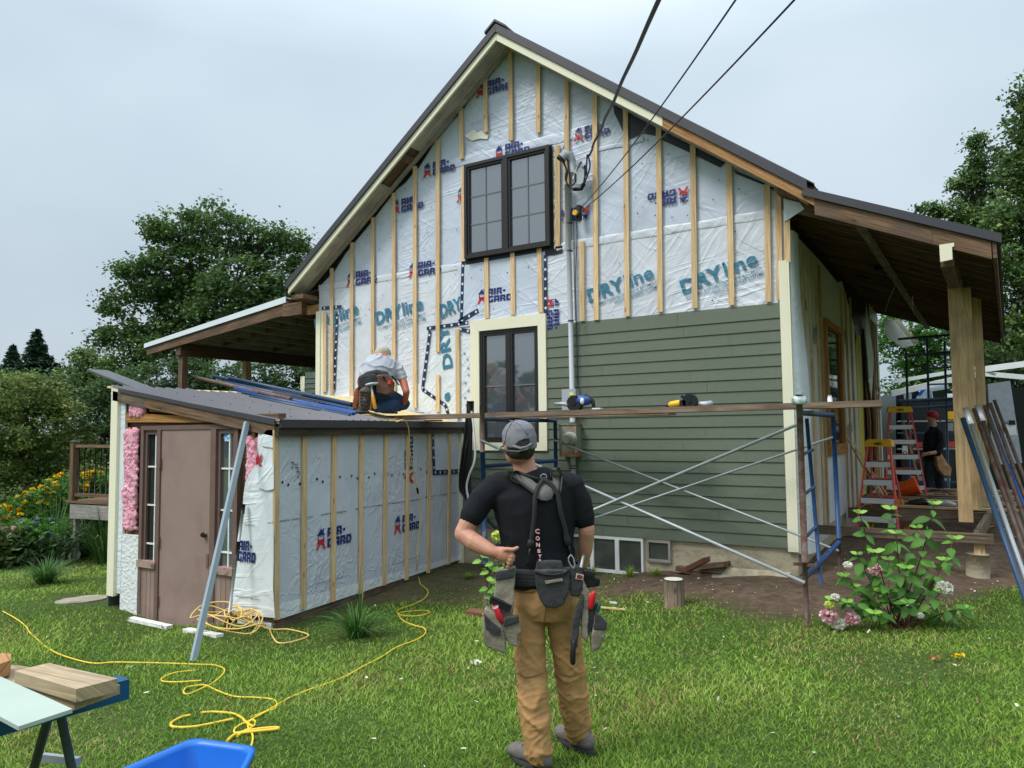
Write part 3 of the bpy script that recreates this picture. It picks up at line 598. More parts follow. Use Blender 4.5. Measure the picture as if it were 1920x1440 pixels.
# back wing: soffit box and its gable end beyond the side wall
a = MB(); q = [atD(x, y, 15.5) for x, y in [(1655, 598), (1682, 600), (1718, 646), (1692, 652), (1676, 640), (1662, 632)]]; a.prism(q, (-.0, .06, 0)); part('wing_soffit', a, M['wrapd'], house)
a = MB(); a.beam(atD(1682, 600, 15.4), atD(1718, 645, 15.2), .03, .09); part('fascia', a, M['cream'], house)
# ---- right porch
PFar = atD(1880, 640, 14.2); pr = MB()
EXr = .20
def exr(y): return EXr+(PFar.x-EXr)*(y-RK)/(PFar.y-RK)
def zp(x): return 4.035-(x+1.30)*.44
YP = PFar.y
a = MB(); a.prism([(-1.34, RK+.05, zp(-1.34)), (exr(RK+.05), RK+.05, zp(EXr)), (exr(RK+.05), RK+.05, zp(EXr)+.03), (-1.34, RK+.05, zp(-1.34)+.03)], (0, .01, 0))
a = MB(); lo = [V((-1.7, RK+.05, zp(-1.7))), V((exr(RK+.05), RK+.05, zp(EXr))), V((exr(YP), YP, zp(EXr))), V((-1.7, YP, zp(-1.7)))]
a.prism(lo, (0, 0, .03)); porch = part('porch_roof', a, M['darkw'], house)
porch['label'] = 'open lean-to porch roof with dark rafters'
a = MB(); hi = [p+V((0, 0, .035)) for p in lo]; hi[0].x = hi[3].x = -1.33; hi[0].z = hi[3].z = zp(-1.33)+.035; hi[0].y = hi[1].y = RK-.02; hi[1].x += .05; hi[2].x += .05; a.prism(hi, (0, 0, .03)); part('roof_sheet', a, M['roof'], porch)
a = MB(); a.prism([(-1.42, RK-.03, zp(-1.42)-.0), (EXr+.06, RK-.03, zp(EXr+.06)-.0), (EXr+.06, RK-.03, zp(EXr+.06)+.085), (-1.38, RK-.03, zp(-1.38)+.085)], (0, .025, 0)); part('rake_trim', a, M['flash'], porch)
a = MB(); a.prism([(-1.30, RK, zp(-1.3)-.165), (-.28, RK, zp(-.28)-.165), (-.28, RK, zp(-.28)-.003), (-1.30, RK, zp(-1.3)-.003)], (0, .04, 0)); part('rake_board', a, M['brownb'], porch)
a = MB(); a.prism([(-.278, RK, zp(-.278)-.165), (EXr-.02, RK, zp(EXr-.02)-.165), (EXr-.02, RK, zp(EXr-.02)-.003), (-.278, RK, zp(-.278)-.003)], (0, .04, 0)); part('rake_board', a, M['brownb'], porch)
y = 8.25
while y < YP:
    x1 = exr(y)-.03; a = MB(); a.prism([(-1.68, y, zp(-1.68)-.14), (x1, y, zp(EXr)-.10), (x1, y, zp(EXr)-.002), (-1.68, y, zp(-1.68)-.002)], (0, .04, 0)); part('rafter', a, M['darkw'], porch); y += .42
a = MB(); a.beam((EXr+.005, RK, 3.31), (exr(YP)+.005, YP, 3.31), .03, .17); part('eave_board', a, M['darkw'], porch)
bx0 = onY(1775, 475, 7.93).x; a = MB(); a.beam((bx0-.0, RK+.06, 3.29), (bx0+.2, YP, 3.29), .11, .17); part('porch_beam', a, M['darkw'], porch)
a = MB(); q = [onY(x, y, RK-.01) for x, y in [(1761, 459), (1789, 455), (1789, 462), (1785, 463), (1786, 486), (1763, 491)]]; a.prism(q, (0, .03, 0)); part('beam_cap', a, M['cream'], porch)
a = MB(); a.beam(V((-.88, RK+.05, zp(-.88)-.16)), V((-.75, YP, zp(-.88)-.16)), .09, .04); part('purlin', a, M['old'], porch)
for px_, py_, D in ((1646, 500, 9.6), (1696, 540, 11)):
    a = MB(); c_ = atD(px_, py_, D); a.tube([c_+V((0, 0, .09)), c_+V((0, 0, .03)), c_, c_-V((0, 0, .05))], [.03, .035, .05, .035], 10); part('porch_lamp', a, M['black'] if D < 10 else M['white'], porch)
a = MB(); a.tube([atD(1678, 538, 10.8), atD(1668, 558, 10.8), atD(1659, 586, 10.8)], .004, 5); a.tube([atD(1711, 555, 11), atD(1711, 580, 11), atD(1715, 592, 11)], .004, 5); part('hanging_wire', a, M['white'], porch)
# posts
def post(x0, x1, yt, yb, Y, mat='pine', dy=.12):
    p, q = onY(x0, yt, Y), onY(x1, yt, Y); b_ = onY((x0+x1)/2, yb, Y); a = MB(); a.box(p.x, q.x, Y, Y+dy, b_.z, p.z); part('porch_post', a, M[mat], porch)
post(1776, 1803, 528, 978, 9.3, dy=.17); post(1803.5, 1820, 540, 955, 9.75); post(1821.5, 1839, 556, 950, 11.2)  # middle box is no separate post: added as the front post's shaded side face
# ---- left porch (lean-to)
XO = -13.22
def zq(x): return 3.90-(-9.42-x)*.1295
a = MB(); a.prism([(XO, G, zq(XO)-.02), (-8.75, G, zq(-8.75)-.02), (-8.75, G, zq(-8.75)), (XO, G, zq(XO))], (0, 7.2, 0)); lp = part('porch_roof', a, M['old'], house)
lp['label'] = 'wide low lean-to porch roof with light purlins'
a = MB(); a.prism([(XO-.04, G-.06, zq(XO)+.005), (-9.40, G-.06, zq(-9.4)+.005), (-9.40, G-.06, zq(-9.4)+.02), (XO-.04, G-.06, zq(XO)+.02)], (0, 7.3, 0)); part('roof_sheet', a, M['drip'], lp)
a = MB(); a.prism([(XO-.04, G-.07, zq(XO)-.05), (-9.40, G-.07, zq(-9.4)-.07), (-9.40, G-.07, zq(-9.4)+.03), (XO-.04, G-.07, zq(XO)+.03)], (0, .012, 0)); part('drip_edge', a, M['drip'], lp)
a = MB(); a.prism([(XO, G-.04, zq(XO)-.18), (-9.42, G-.04, zq(-9.42)-.26), (-9.42, G-.04, zq(-9.42)-.07), (XO, G-.04, zq(XO)-.05)], (0, .04, 0)); part('rake_board', a, M['brownb'], lp)
for k in range(10):
    x = XO+.55+k*.40; a = MB(); a.box(x, x+.04, G-.03, G+6.9, zq(x)-.13, zq(x)-.022); part('purlin', a, M['greyw'], lp)
for y in (9.2, 10.4, 11.6, 12.8, 14): a = MB(); a.prism([(XO+.3, y, zq(XO+.3)-.12), (-8.75, y, zq(-8.75)-.12), (-8.75, y, zq(-8.75)-.03), (XO+.3, y, zq(XO+.3)-.03)], (0, .035, 0)); part('rafter', a, M['darkw'], lp)
a = MB(); a.box(-12.38, -12.24, G, G+7, zq(-12.3)-.36, zq(-12.3)-.14); part('porch_beam', a, M['darkw'], lp)
for y_, mt in ((G+.05, 'brownb'), (9.75, 'pine'), (12.9, 'brownb')): a = MB(); a.box(-12.37, -12.25, y_, y_+.12, -.35, zq(-12.3)-.36); part('porch_post', a, M[mt], lp)
a = MB(); a.box(-9.42, -8.98, G-.11, G-.0, 3.60, 3.80); part('beam_end', a, M['brownb'], lp); a = MB(); a.box(-8.97, -8.70, G-.02, G+.05, 3.60, 3.74); part('beam_end', a, M['fresh'], lp)
# back wing seen under the left porch
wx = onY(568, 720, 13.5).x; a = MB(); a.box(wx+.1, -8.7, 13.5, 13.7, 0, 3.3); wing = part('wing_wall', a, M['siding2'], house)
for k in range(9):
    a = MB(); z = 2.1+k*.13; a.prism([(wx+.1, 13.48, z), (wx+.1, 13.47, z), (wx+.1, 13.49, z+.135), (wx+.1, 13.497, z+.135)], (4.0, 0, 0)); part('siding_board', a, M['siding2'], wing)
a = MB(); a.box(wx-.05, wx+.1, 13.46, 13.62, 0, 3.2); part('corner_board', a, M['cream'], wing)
# ================================================================ LETTERING
TXT = {}
def txt(s, bold=.02):
    k = (s, bold)
    if k in TXT: return TXT[k]
    cu = bpy.data.curves.new('t', 'FONT'); cu.body = s; cu.offset = bold; cu.resolution_u = 2; o = bpy.data.objects.new('t', cu); COL.objects.link(o)
    me = evalmesh(o); bpy.data.objects.remove(o)
    co = np.empty(len(me.vertices)*3); me.vertices.foreach_get('co', co); co = co.reshape(-1, 3)
    mn, mxx = co.min(0), co.max(0); co = (co-mn)/np.maximum(mxx-mn, 1e-6); co[:, 2] = 0
    TXT[k] = ([V(c) for c in co], [tuple(p.vertices) for p in me.polygons], (mxx-mn)[0]/(mxx-mn)[1]); return TXT[k]
def addtxt(mb, s, org, right, up, W, H, bold=.02, shear=0):
    vs, fs, _ = txt(s, bold); org, right, up = V(org), V(right).normalized(), V(up).normalized()
    n = right.cross(up)
    mb.add([org+right*(v.x*W+v.y*shear)+up*(v.y*H) for v in vs], fs)
def wallframe(p, q, nrm):
    r = (q-p).normalized(); return r, nrm.cross(r).normalized()
GLY = {'A': (1, [(0, 0, .34, .72), (.66, 0, 1, .72), (0, .72, 1, 1), (.34, .26, .66, .46)]), 'I': (.4, [(0, 0, .38, 1)]), 'R': (1, [(0, 0, .34, .72), (0, .72, .92, 1), (.66, .5, 1, .72), (.34, .34, .88, .5), (.62, 0, 1, .34)]),
 '-': (.5, [(.08, .32, .5, .62)]), 'G': (1, [(0, .26, .34, .74), (0, .74, 1, 1), (0, 0, 1, .26), (.66, .26, 1, .5)]), 'D': (1, [(0, .26, .34, .74), (0, .74, .9, 1), (0, 0, .9, .26), (.66, .26, 1, .74)])}
def block(mb, s, org, r, u, W, H):
    tot = sum(GLY[c][0]+.14 for c in s)-.14; k = W/tot; x = 0; sl_ = .06*H
    for c in s:
        w_, rs = GLY[c]
        for a0, b0, a1, b1 in rs: mb.add([org+r*(x+a*k)+u*(b*H)+r*(b*sl_) for a, b in ((a0, b0), (a1, b0), (a1, b1), (a0, b1))], [(0, 1, 2, 3)])
        x += (w_+.14)*k
def logo(p, right, up, H, parent, cut=None):
    """house emblem + AIR-/GARD; p = lower left corner of the emblem"""
    p, r, u = V(p), V(right).normalized(), V(up).normalized()
    def P(a, b_): return p+r*(a*H)+u*(b_*H)
    B, Rr = MB(), MB()
    def poly(mb, pts): mb.add([P(*t) for t in pts], [tuple(range(len(pts)))])
    poly(B, [(.02, .70), (.66, .70), (.36, 1.06)]); poly(B, [(.50, .92), (.57, .84), (.57, 1.05), (.50, 1.05)])
    poly(B, [(.12, .70), (.16, .70), (.16, .42), (.12, .42)]); poly(B, [(.54, .70), (.58, .70), (.58, .42), (.54, .42)])
    poly(Rr, [(.18, .50), (.52, .50), (.52, .36), (.18, .36)]); poly(Rr, [(.08, .34), (.08, .60), (.13, .60), (.20, .34)]); poly(Rr, [(.62, .34), (.62, .60), (.57, .60), (.50, .34)])
    poly(Rr, [(.16, .38), (.34, .38), (.12, 0), (-.06, 0)]); poly(Rr, [(.36, .38), (.54, .38), (.74, 0), (.56, 0)]); poly(Rr, [(.30, .36), (.42, .36), (.42, .22), (.30, .22)])
    for ex in (.27, .40): poly(B, [(ex, .60), (ex+.04, .60), (ex+.04, .66), (ex, .66)])
    block(B, 'AIR-', P(.86, .56), r, u, 1.5*H, .46*H); block(B, 'GARD', P(.86, .02), r, u, 2.05*H, .46*H)
    part('printed_emblem', Rr, M['inkr'], parent); part('printed_lettering', B, M['inkb'], parent)
DG = G-.027
def wl(px, py, H, ang=0, plane=DG, parent=house):
    c = onY(px, py, plane); r = V((math.cos(R_(ang)), 0, math.sin(R_(ang)))); u = V((-math.sin(R_(ang)), 0, math.cos(R_(ang)))); logo(c, r, u, H, parent)
for x, y, H, an in [(893, 184, .19, 0), (928, 301, .185, 0), (794, 333, .19, 0), (735, 402, .20, 0), (857, 380, .20, 0), (650, 538, .21, 0), (766, 521, .20, 0), (896, 570, .185, 0), (1077, 266, .165, 0), (1290, 349, .17, 180), (1106, 383, .17, 180), (1025, 560, .17, -90)]:
    wl(x, y, H, an)
def dry(p0, p1, H, parent, sub=True, n=V((0, -1, 0)), word=('DRY', 'line')):
    r = (p1-p0).normalized(); u = r.cross(n)*-1 if False else n.cross(r)*-1
    u = r.cross(V((0, 0, 0))) if False else (V((0, 0, 1))-r*r.z).normalized() if abs(r.z) < .8 else V((-1, 0, 0))
    if abs(r.z) >= .8: u = (V((-1, 0, 0))-r*(-r.x)).normalized()
    W = (p1-p0).length; a = MB()
    addtxt(a, 'DRY', p0, r, u, W*.56, H, .032); addtxt(a, 'line', p0+r*W*.58, r, u, W*.42, H*1.02, .02); part('printed_lettering', a, M['inkt'], parent)
    if sub:
        b = MB(); addtxt(b, "SYSTÈMES D'ENVELOPPE POUR BÂTIMENT", p0+r*W*.02-u*H*.42, r, u, W*1.0, H*.24, .01); addtxt(b, 'WEATHER BARRIER SYSTEMS', p0+r*W*.36-u*H*.78, r, u, W*.66, H*.22, .01)
        part('printed_lettering', b, M['inkt'], parent)
def dl(x0, y0, x1, y1, H): dry(onY(x0, y0, DG), onY(x1, y1, DG), H, house)
dl(1105, 568, 1227, 521, .17); dl(1281, 552, 1423, 495, .17); dl(706, 610, 794, 580, .20); dl(592, 622, 673, 588, .20)
r_ = MB(); p0, p1 = onY(827, 597, DG), onY(868, 581, DG); rr_ = (p1-p0).normalized(); addtxt(r_, 'DRY', p0, rr_, V((-rr_.z, 0, rr_.x)), (p1-p0).length, .2, .032)
p0 = onY(849, 689, DG); rr_ = V((-.13, 0, 1)).normalized(); addtxt(r_, 'DRY', p0, rr_, V((-1, 0, -.13)), .62, .17, .032)
p0 = onY(845, 752, DG); addtxt(r_, 'e', p0, rr_, V((-1, 0, -.13)), .13, .10, .05)
part('printed_lettering', r_, M['inkt'], house)
k_ = MB()
for i, (x, y) in enumerate([(880, 705), (874, 720), (880, 735), (873, 748), (879, 692), (872, 665), (878, 676), (876, 762)]): addtxt(k_, 'R' if i % 2 else 'K', onY(x, y, DG), V((.3, 0, 1)), V((-1, 0, .3)), .035, .035, .03)
def small(s, pa, pb, h, mb, y=DG, mk=onY): p, q = mk(*pa, y), mk(*pb, y); r = (q-p).normalized(); u = (V((0, 0, 1))-r*r.z).normalized(); addtxt(mb, s, p, r, u, (q-p).length, h, .0)
small('SUIVRE L ÉVALUATION DU CCMC - SUIVRE L ÉVALUATION DU CCMC', (730, 448), (862, 428), .018, k_); small('SUIVRE L ÉVALUATION DU CCMC', (887, 232), (950, 214), .018, k_); small('ÉVALUATION DU CCMC', (1032, 191), (1102, 172), .018, k_)
small('N 12351-R / ÉVALUATION DU CCMC N 12351-R', (1212, 309), (1292, 292), .018, k_)
part('printed_lettering', k_, M['inkg'], house)
B_ = MB()
for yy_, zz_, W_ in TXTL:
    B_ = MB(); addtxt(B_, 'DRY', V((SX+.0125, yy_, zz_)), V((0, 1, .25)), V((0, -.25, 1)), W_*.6, .2, .032); addtxt(B_, 'line', V((SX+.0125, yy_+W_*.62, zz_+.155*W_)), V((0, 1, .25)), V((0, -.25, 1)), W_*.4, .2, .02); part('printed_lettering', B_, M['inkt'], house)
B_ = MB(); addtxt(B_, 'RON', V((SX+.0135, 15.98, 2.2)), V((0, 1, 0)), V((0, 0, 1)), .86, .25, .04); addtxt(B_, 'N', V((SX+.0135, 8.45, 2.5)), V((0, 1, 0)), V((0, 0, 1)), .24, .3, .04); part('printed_lettering', B_, M['white'], house)
# fastener caps sprinkled over the sheet
a = MB()
for k in range(330):
    x = rl.uniform(-8.5, -1.8); z = rl.uniform(2.3, 6.6)
    if z > min(zl(x), zr(x))-.1 or (UW[0]-.1 < x < UW[1]+.1 and UW[2]-.1 < z < UW[3]+.1) or (x > -5.8 and z < 3.3 and x < -4.5) or (x > -4.6 and z < 3.1): continue
    s_ = rl.uniform(.004, .008); a.add([(x-s_, DG, z-s_), (x+s_, DG, z-s_), (x+s_, DG, z+s_), (x-s_, DG, z+s_)], [(0, 1, 2, 3)])
part('staples', a, M['inkk'], house)['kind'] = 'stuff'
# ================================================================ SHED
SY = 4.70; A0 = onY(516, 1165, SY); A0.z = 0
B0 = V((-5.985, 8.28, 0)); sdir = (B0-V((A0.x, A0.y, 0))).normalized(); SN = V((sdir.y, -sdir.x, 0))     # SN: outward normal of the long wall
SXL = onY(232, 900, SY).x
shed = thing('entry_shed', 'small low entry shed under renovation with brown door, pink insulation and wrapped long side', 'shed', (-6.8, 4.7, 0))
def sh(t, z, off=0): return V((A0.x, A0.y, 0))+sdir*t+SN*off+V((0, 0, z))
SL = (B0-V((A0.x, A0.y, 0))).length
def onS(x, y, off=0):
    r = ray(x, y); q = V((A0.x, A0.y, 0))+SN*off; t = (q-CAM).dot(SN)/r.dot(SN); return CAM+r*t
bz0, bz1 = onS(520, 1160).z, onS(864, 1049).z
# long wall sheet
def sbot(t): return bz0+(bz1-bz0)*t/SL
a = MB(); a.prism([sh(0, -.3, -.02), sh(SL, -.3, -.02), sh(SL, 1.72, -.02), sh(0, 1.72, -.02)], -SN*.1); part('wall_sheathing', a, M['old'], shed)
a = MB(); a.prism([sh(0, bz0+.11), sh(SL, bz1+.05), sh(SL, 1.72), sh(0, 1.72)], -SN*.004); part('wrap_sheet', a, wrapmat('shed_wrap_sheet', '#c8cedb', .38), shed)
a = MB(); a.prism([sh(0, bz0-.01, .004), sh(SL, bz1, .004), sh(SL, bz1+.06, .004), sh(0, bz0+.12, .004)], -SN*.003); part('wrap_hem', a, M['wrapw'], shed)
z1_ = onS(518, 912).z
a = MB(); a.prism([sh(0, z1_-.02, .004), sh(SL*.80, onS(802, 882).z-.02, .004), sh(SL*.80, 1.72, .004), sh(0, 1.72, .004)], -SN*.003); part('wrap_sheet', a, wrapmat('shed_wrap_sheet'), shed) if False else None
a = MB(); p_ = [onS(x, y, .006) for x, y in [(812, 812), (858, 812), (858, 884), (812, 884)]]; a.prism(p_, -SN*.004); part('wrap_sheet', a, M['wrap'], shed)
for x0, y0, x1, y1 in [(517.5, 806, 518, 1160), (571, 808, 569, 1142), (627, 810, 624, 1128), (678, 812, 676, 1113), (724, 812, 721, 1097), (765, 812, 762, 1087), (805, 812, 803, 1074), (843, 812, 841, 1058)]:
    p, q = onS(x0, y0, .016), onS(x1, y1, .016); a = MB(); a.beam(p, q, .02, .066, up=tuple(sdir)); part('batten', a, M['batten'], shed)
for q in ([(812, 812), (814, 882)], [(812, 886), (860, 884)]):
    pa, pb = [onS(*t, .012) for t in q]; a = MB(); d = (pb-pa).normalized(); s = d.cross(SN).normalized(); l = (pb-pa).length; w2 = .03
    a.add([pa-s*w2, pa+s*w2, pb+s*w2, pb-s*w2], [(0, 1, 2, 3)], [[(0, -w2), (0, w2), (l, w2), (l, -w2)]]); part('seam_tape', a, M['tape'], shed)
def slogo(px, py, H, ang=0, off=.008):
    c = onS(px, py, off); r = (sdir*math.cos(R_(ang))+V((0, 0, math.sin(R_(ang))))); u = (-sdir*math.sin(R_(ang))+V((0, 0, math.cos(R_(ang))))); logo(c, r, u, H, shed)
slogo(594, 1032, .195); slogo(740, 1002, .195); slogo(775, 905, .19, 90)
k_ = MB()
def ssm(s, pa, pb, h, bold=0): p, q = onS(*pa, .008), onS(*pb, .008); r = (q-p).normalized(); u = V((0, 0, 1)); u = (u-r*r.dot(u)).normalized(); addtxt(k_, s, p, r, u, (q-p).length, h, bold)
ssm('MADE BY / FABRIQUÉ AU CANADA PAR SAISON INC.', (502, 983), (588, 970), .02, .01); ssm('DISTRIBUTED BY / DISTRIBUÉ PAR', (602, 967), (650, 960), .02, .01); ssm('MADE IN CANADA / FABRIQUÉ AU CANADA', (667, 956), (790, 937), .02, .01); ssm('MADE BY / FABRIQUÉ AU', (797, 934), (856, 925), .02, .01)
ssm('CCMC EVALUATION / ÉVALUATION DU CCMC N 12351-R', (592, 1097), (655, 1080), .018); ssm('ÉVALUATION DU CCMC N 12351-R', (737, 1060), (788, 1043), .018)
kd_ = MB()
for i in range(26):
    t = i/25; x = 530+270*t; y = 907-25*t+(3 if i % 2 else -3); c_ = onS(x, y, .008); r2 = .014
    if i % 3 == 2: addtxt(kd_, 'x', c_, sdir, V((0, 0, 1)), .02, .012, .0)
    else: kd_.add([c_+sdir*(r2*math.cos(t_))+V((0, 0, r2*math.sin(t_))) for t_ in np.linspace(0, 6.28, 9)[:-1]], [tuple(range(8))])
part('printed_lettering', k_, M['inkk'], shed); part('printed_marks', kd_, M['inkk'], shed)['kind'] = 'stuff'
# hand-written marks
a = MB(); addtxt(a, 'Fr', onS(546, 866, .009), V((0, 0, -1)), sdir, .08, .04, -.01); addtxt(a, '2PPx', onS(552, 868, .009), V((.3*sdir.x, .3*sdir.y, -1)), sdir, .16, .05, -.01); part('pencil_marks', a, M['inkk'], shed)
# eave board + trim along the long wall
a = MB(); p0, p1 = sh(-.06, 0, .02), sh(SL, 0, .02); z0_, z1_ = 1.70, 1.70
a.prism([p0+V((0, 0, 1.685)), p1+V((0, 0, 1.70)), p1+V((0, 0, 1.79)), p0+V((0, 0, 1.775))], SN*.05); part('eave_board', a, wood('charred_eave_wood', '#5a4d44', '#332b26', stain='#26211d'), shed)
a = MB(); a.prism([p0+SN*.055+V((0, 0, 1.765)), p1+SN*.055+V((0, 0, 1.775)), p1+SN*.055+V((0, 0, 1.85)), p0+SN*.055+V((0, 0, 1.84))], SN*.02); part('eave_trim', a, M['flash'], shed)
# door wall
XD0, XD1 = A0.x, SXL
zb = -.30
a = MB(); a.box(XD1, A0.x-.02, SY+.03, SY+.12, zb, 1.9); part('wall_sheathing', a, M['darkw'], shed)
def dY(x, y, Y=SY): return onY(x, y, Y)
def rect(x0, y0, x1, y1, ya, yb, mat, name, parent=shed):
    p, q = dY(x0, y0), dY(x1, y1); a = MB(); a.box(min(p.x, q.x), max(p.x, q.x), ya, yb, min(p.z, q.z), max(p.z, q.z)); return part(name, a, mat, parent)
fl, fr = dY(266, 950).x, dY(449, 950).x; dlx, drx = dY(303.5, 980).x, dY(398, 980).x; dt, db = 1.78, -.19
ft = dY(350, 797).z
# frame members
a = MB(); a.box(fl, fr, SY-.03, SY+.03, ft-.045, ft); a.box(fl, fl+.05, SY-.03, SY+.03, -.14, ft-.045); a.box(fr-.05, fr, SY-.03, SY+.03, -.12, ft-.045)
a.box(dlx-.06, dlx-.002, SY-.035, SY+.03, -.2, ft-.045); a.box(drx+.002, drx+.08, SY-.035, SY+.03, -.2, ft-.045); frame = part('door_frame', a, M['taupe2'], shed)
a = MB(); a.box(dlx, drx, SY-.02, SY+.02, db, dt); door = part('door', a, M['taupe'], shed)
for z in (1.42, .62, -.08+.1): a = MB(); a.box(dlx-.02, dlx+.012, SY-.045, SY-.018, z-.05, z+.05); part('hinge', a, M['taupe2'], door)
kp = dY(380, 1003, SY-.05); a = MB(); a.tube([kp+V((0, .05, 0)), kp+V((0, .02, 0)), kp+V((0, .018, 0)), kp, kp-V((0, .015, 0))], [.03, .03, .012, .026, .018], 12); part('knob', a, pm('door_knob', '#5d5348', .3, metal=.8), door)
a = MB(); a.beam((drx-.03, SY-.024, .42), (drx-.03, SY-.024, .55), .01, .03, up=(1, 0, 0)); part('lock_plate', a, M['taupe2'], door)
for s0, s1, side in ((fl+.05, dlx-.06, 0), (drx+.08, fr-.05, 1)):
    zs = dY(278, 1050).z if side == 0 else dY(420, 1062).z
    a = MB(); a.box(s0, s0+.04, SY-.01, SY+.02, zs, ft-.045); a.box(s1-.04, s1, SY-.01, SY+.02, zs, ft-.045); a.box(s0+.04, s1-.04, SY-.01, SY+.02, ft-.09, ft-.045); sl_ = part('sidelight', a, M['taupe2'], shed)
    a = MB(); a.box(s0+.04, s1-.04, SY+.015, SY+.02, zs, ft-.09); part('pane', a, M['glass'] if side else M['dglass'], sl_)
    a = MB(); xm = s0+.04+(s1-s0-.08)*(.78 if side == 0 else .62); a.box(xm-.008, xm+.008, SY+.003, SY+.014, zs, ft-.09)
    for z in (1.38, .98, .58, .2+.0): a.box(s0+.04, s1-.04, SY+.001, SY+.013, z-.008, z+.008)
    part('muntin', a, M['white'], sl_)
    a = MB(); a.box(s0-.05, s1+.02, SY-.05, SY+.02, zs-.07, zs); part('sill', a, pm('worn_taupe_sill', '#a58a80', .7, c2='#6b544b', c2pos=(.5, .6), scale=18), shed)
    xx = s0-.05
    while xx < s1-.02:
        a = MB(); a.box(xx+.002, xx+.068, SY-.022, SY+.02, -.22, zs-.072); part('panel_board', a, M['taupe'], shed); xx += .072
a = MB(); c_ = dY(426, 820, SY+.006); a.tube([c_, c_+V((0, -.004, 0))], .045, 14); part('round_sticker', a, pm('blue_sticker', '#2d86c8', .4, c2='#e8f0f5', c2pos=(.5, .52), scale=60), shed)
# rough framing, header, insulation, stucco
a = MB(); p, q = dY(240, 783), dY(448, 792); a.prism([p+V((0, -.02, -.05)), V((A0.x-.28, SY-.02, ft+.008)), V((A0.x-.25, SY-.02, 1.835)), p+V((0, -.02, .055))], (0, .05, 0)); part('header', a, M['rough'], shed)
a = MB(); p = dY(282, 765); a.beam(p+V((0, .005, 0)), V((A0.x-.45, SY+.005, 1.86)), .03, .07); part('framing_board', a, M['rough'], shed)
for x in (242, 476): p = dY(x, 900); a = MB(); a.box(p.x-.02, p.x+.02, SY-.01, SY+.02, .0, 1.8); part('stud', a, M['rough'], shed)
def fluff(pts, n, seed, parent=shed):
    rr = random.Random(seed); a = MB()
    (x0, z0), (x1, z1) = pts
    for k in range(n*6): a.ball((rr.uniform(x0, x1)+rr.gauss(0, .006), SY-.0-rr.uniform(0, .02), rr.uniform(z0, z1)), (rr.uniform(.018, .035), rr.uniform(.015, .03), rr.uniform(.02, .05)), 8, 6)
    me = remesh(a, M['pink'], .009, 1, lambda c: noise.noise(V((c.x*12, c.y*12, c.z*5)))*.008+noise.noise(V((c.x*80, c.y*80, c.z*30)))*.007); o = put('insulation_batt', me, parent); PW[o.name] = Matrix.Identity(4)
x_ = lambda px: dY(px, 900).x
fluff(((x_(236), .72), (x_(258), 1.76)), 90, 1); fluff(((x_(245), 1.92), (x_(270), 2.04)), 26, 2); fluff(((x_(467), 1.3), (x_(490), 1.66)), 46, 3)
a = MB(); a.box(SXL+.03, fl-.004, SY-.03, SY+.03, -.3, dY(245, 1002).z); part('stucco_base', a, M['stucco'], shed)
a = MB(); a.box(fr+.02, A0.x-.03, SY-.02, SY+.03, -.3, -.0); part('stucco_base', a, M['stucco'], shed)
a = MB(); a.box(SXL-.03, SXL+.035, SY-.02, SY+.0, .62, 1.98); part('stud', a, M['black'], shed)
# wrap skirt left of corner (door wall side)
a = MB(); rows = []
pts = [(486, 812, 500, 806), (484, 840, 513, 830), (487, 870, 514, 860), (475, 878, 514, 868), (463, 905, 514, 900), (458, 930, 515, 925), (456, 970, 515, 965), (452, 1010, 516, 1010), (447, 1050, 516, 1050), (441, 1100, 516, 1100), (436, 1150, 517, 1158)]
for i, (xa, ya, xb, yb) in enumerate(pts):
    p, q = dY(xa, ya, SY-.035), dY(xb, yb, SY-.035); rows.append([p.lerp(q, t)+V((0, -.012*abs(noise.noise(V((t*3, i*.6, 1)))*2)-.01, 0)) for t in np.linspace(0, 1, 8)])
rows = [rows[0]]+[[a_.lerp(b_, k/3) for a_, b_ in zip(rows[i], rows[i+1])] for i in range(len(rows)-1) for k in (1, 2, 3)]
a.loft(rows, closed=False, cap=False); part('wrap_skirt', a, M['wrapw'], shed)
a = MB(); a.prism([dY(x, y, SY-.06) for x, y in [(500, 806), (512, 806), (512, 840), (490, 836), (486, 822)]], (0, .004, 0)); part('wrap_flap', a, M['wrapw'], shed); a = MB(); a.prism([dY(x, y, SY-.065) for x, y in [(485, 876), (513, 874), (513, 917), (500, 920), (484, 914)]], (0, .004, 0)); part('wrap_flap', a, M['wrapw'], shed)
B = MB(); c_ = dY(448, 1031, SY-.062); block(B, 'AIR-', c_, V((1, 0, 0)), V((0, 0, 1)), .175, .09); block(B, 'GARD', dY(446, 1052, SY-.062), V((1, 0, 0)), V((0, 0, 1)), .24, .095)
part('printed_lettering', B, M['inkb'], shed)
B = MB(); addtxt(B, 'ÉVALUATION DU CCMC 12351-R', dY(443, 1119, SY-.062), V((1, 0, 0)), V((0, 0, 1)), .32, .018, .01); addtxt(B, 'DISTRIBUTED BY', dY(458, 985, SY-.062), V((1, 0, 0)), V((0, 0, 1)), .15, .015, .01); part('printed_lettering', B, M['inkk'], shed)
B = MB(); B.add([dY(x, y, SY-.064) for x, y in [(480, 858), (484, 850), (486, 858), (491, 850), (491, 858), (487, 866), (491, 876), (487, 876), (484, 868), (480, 872)]], [tuple(range(10))]); part('printed_emblem', B, M['inkr'], shed)
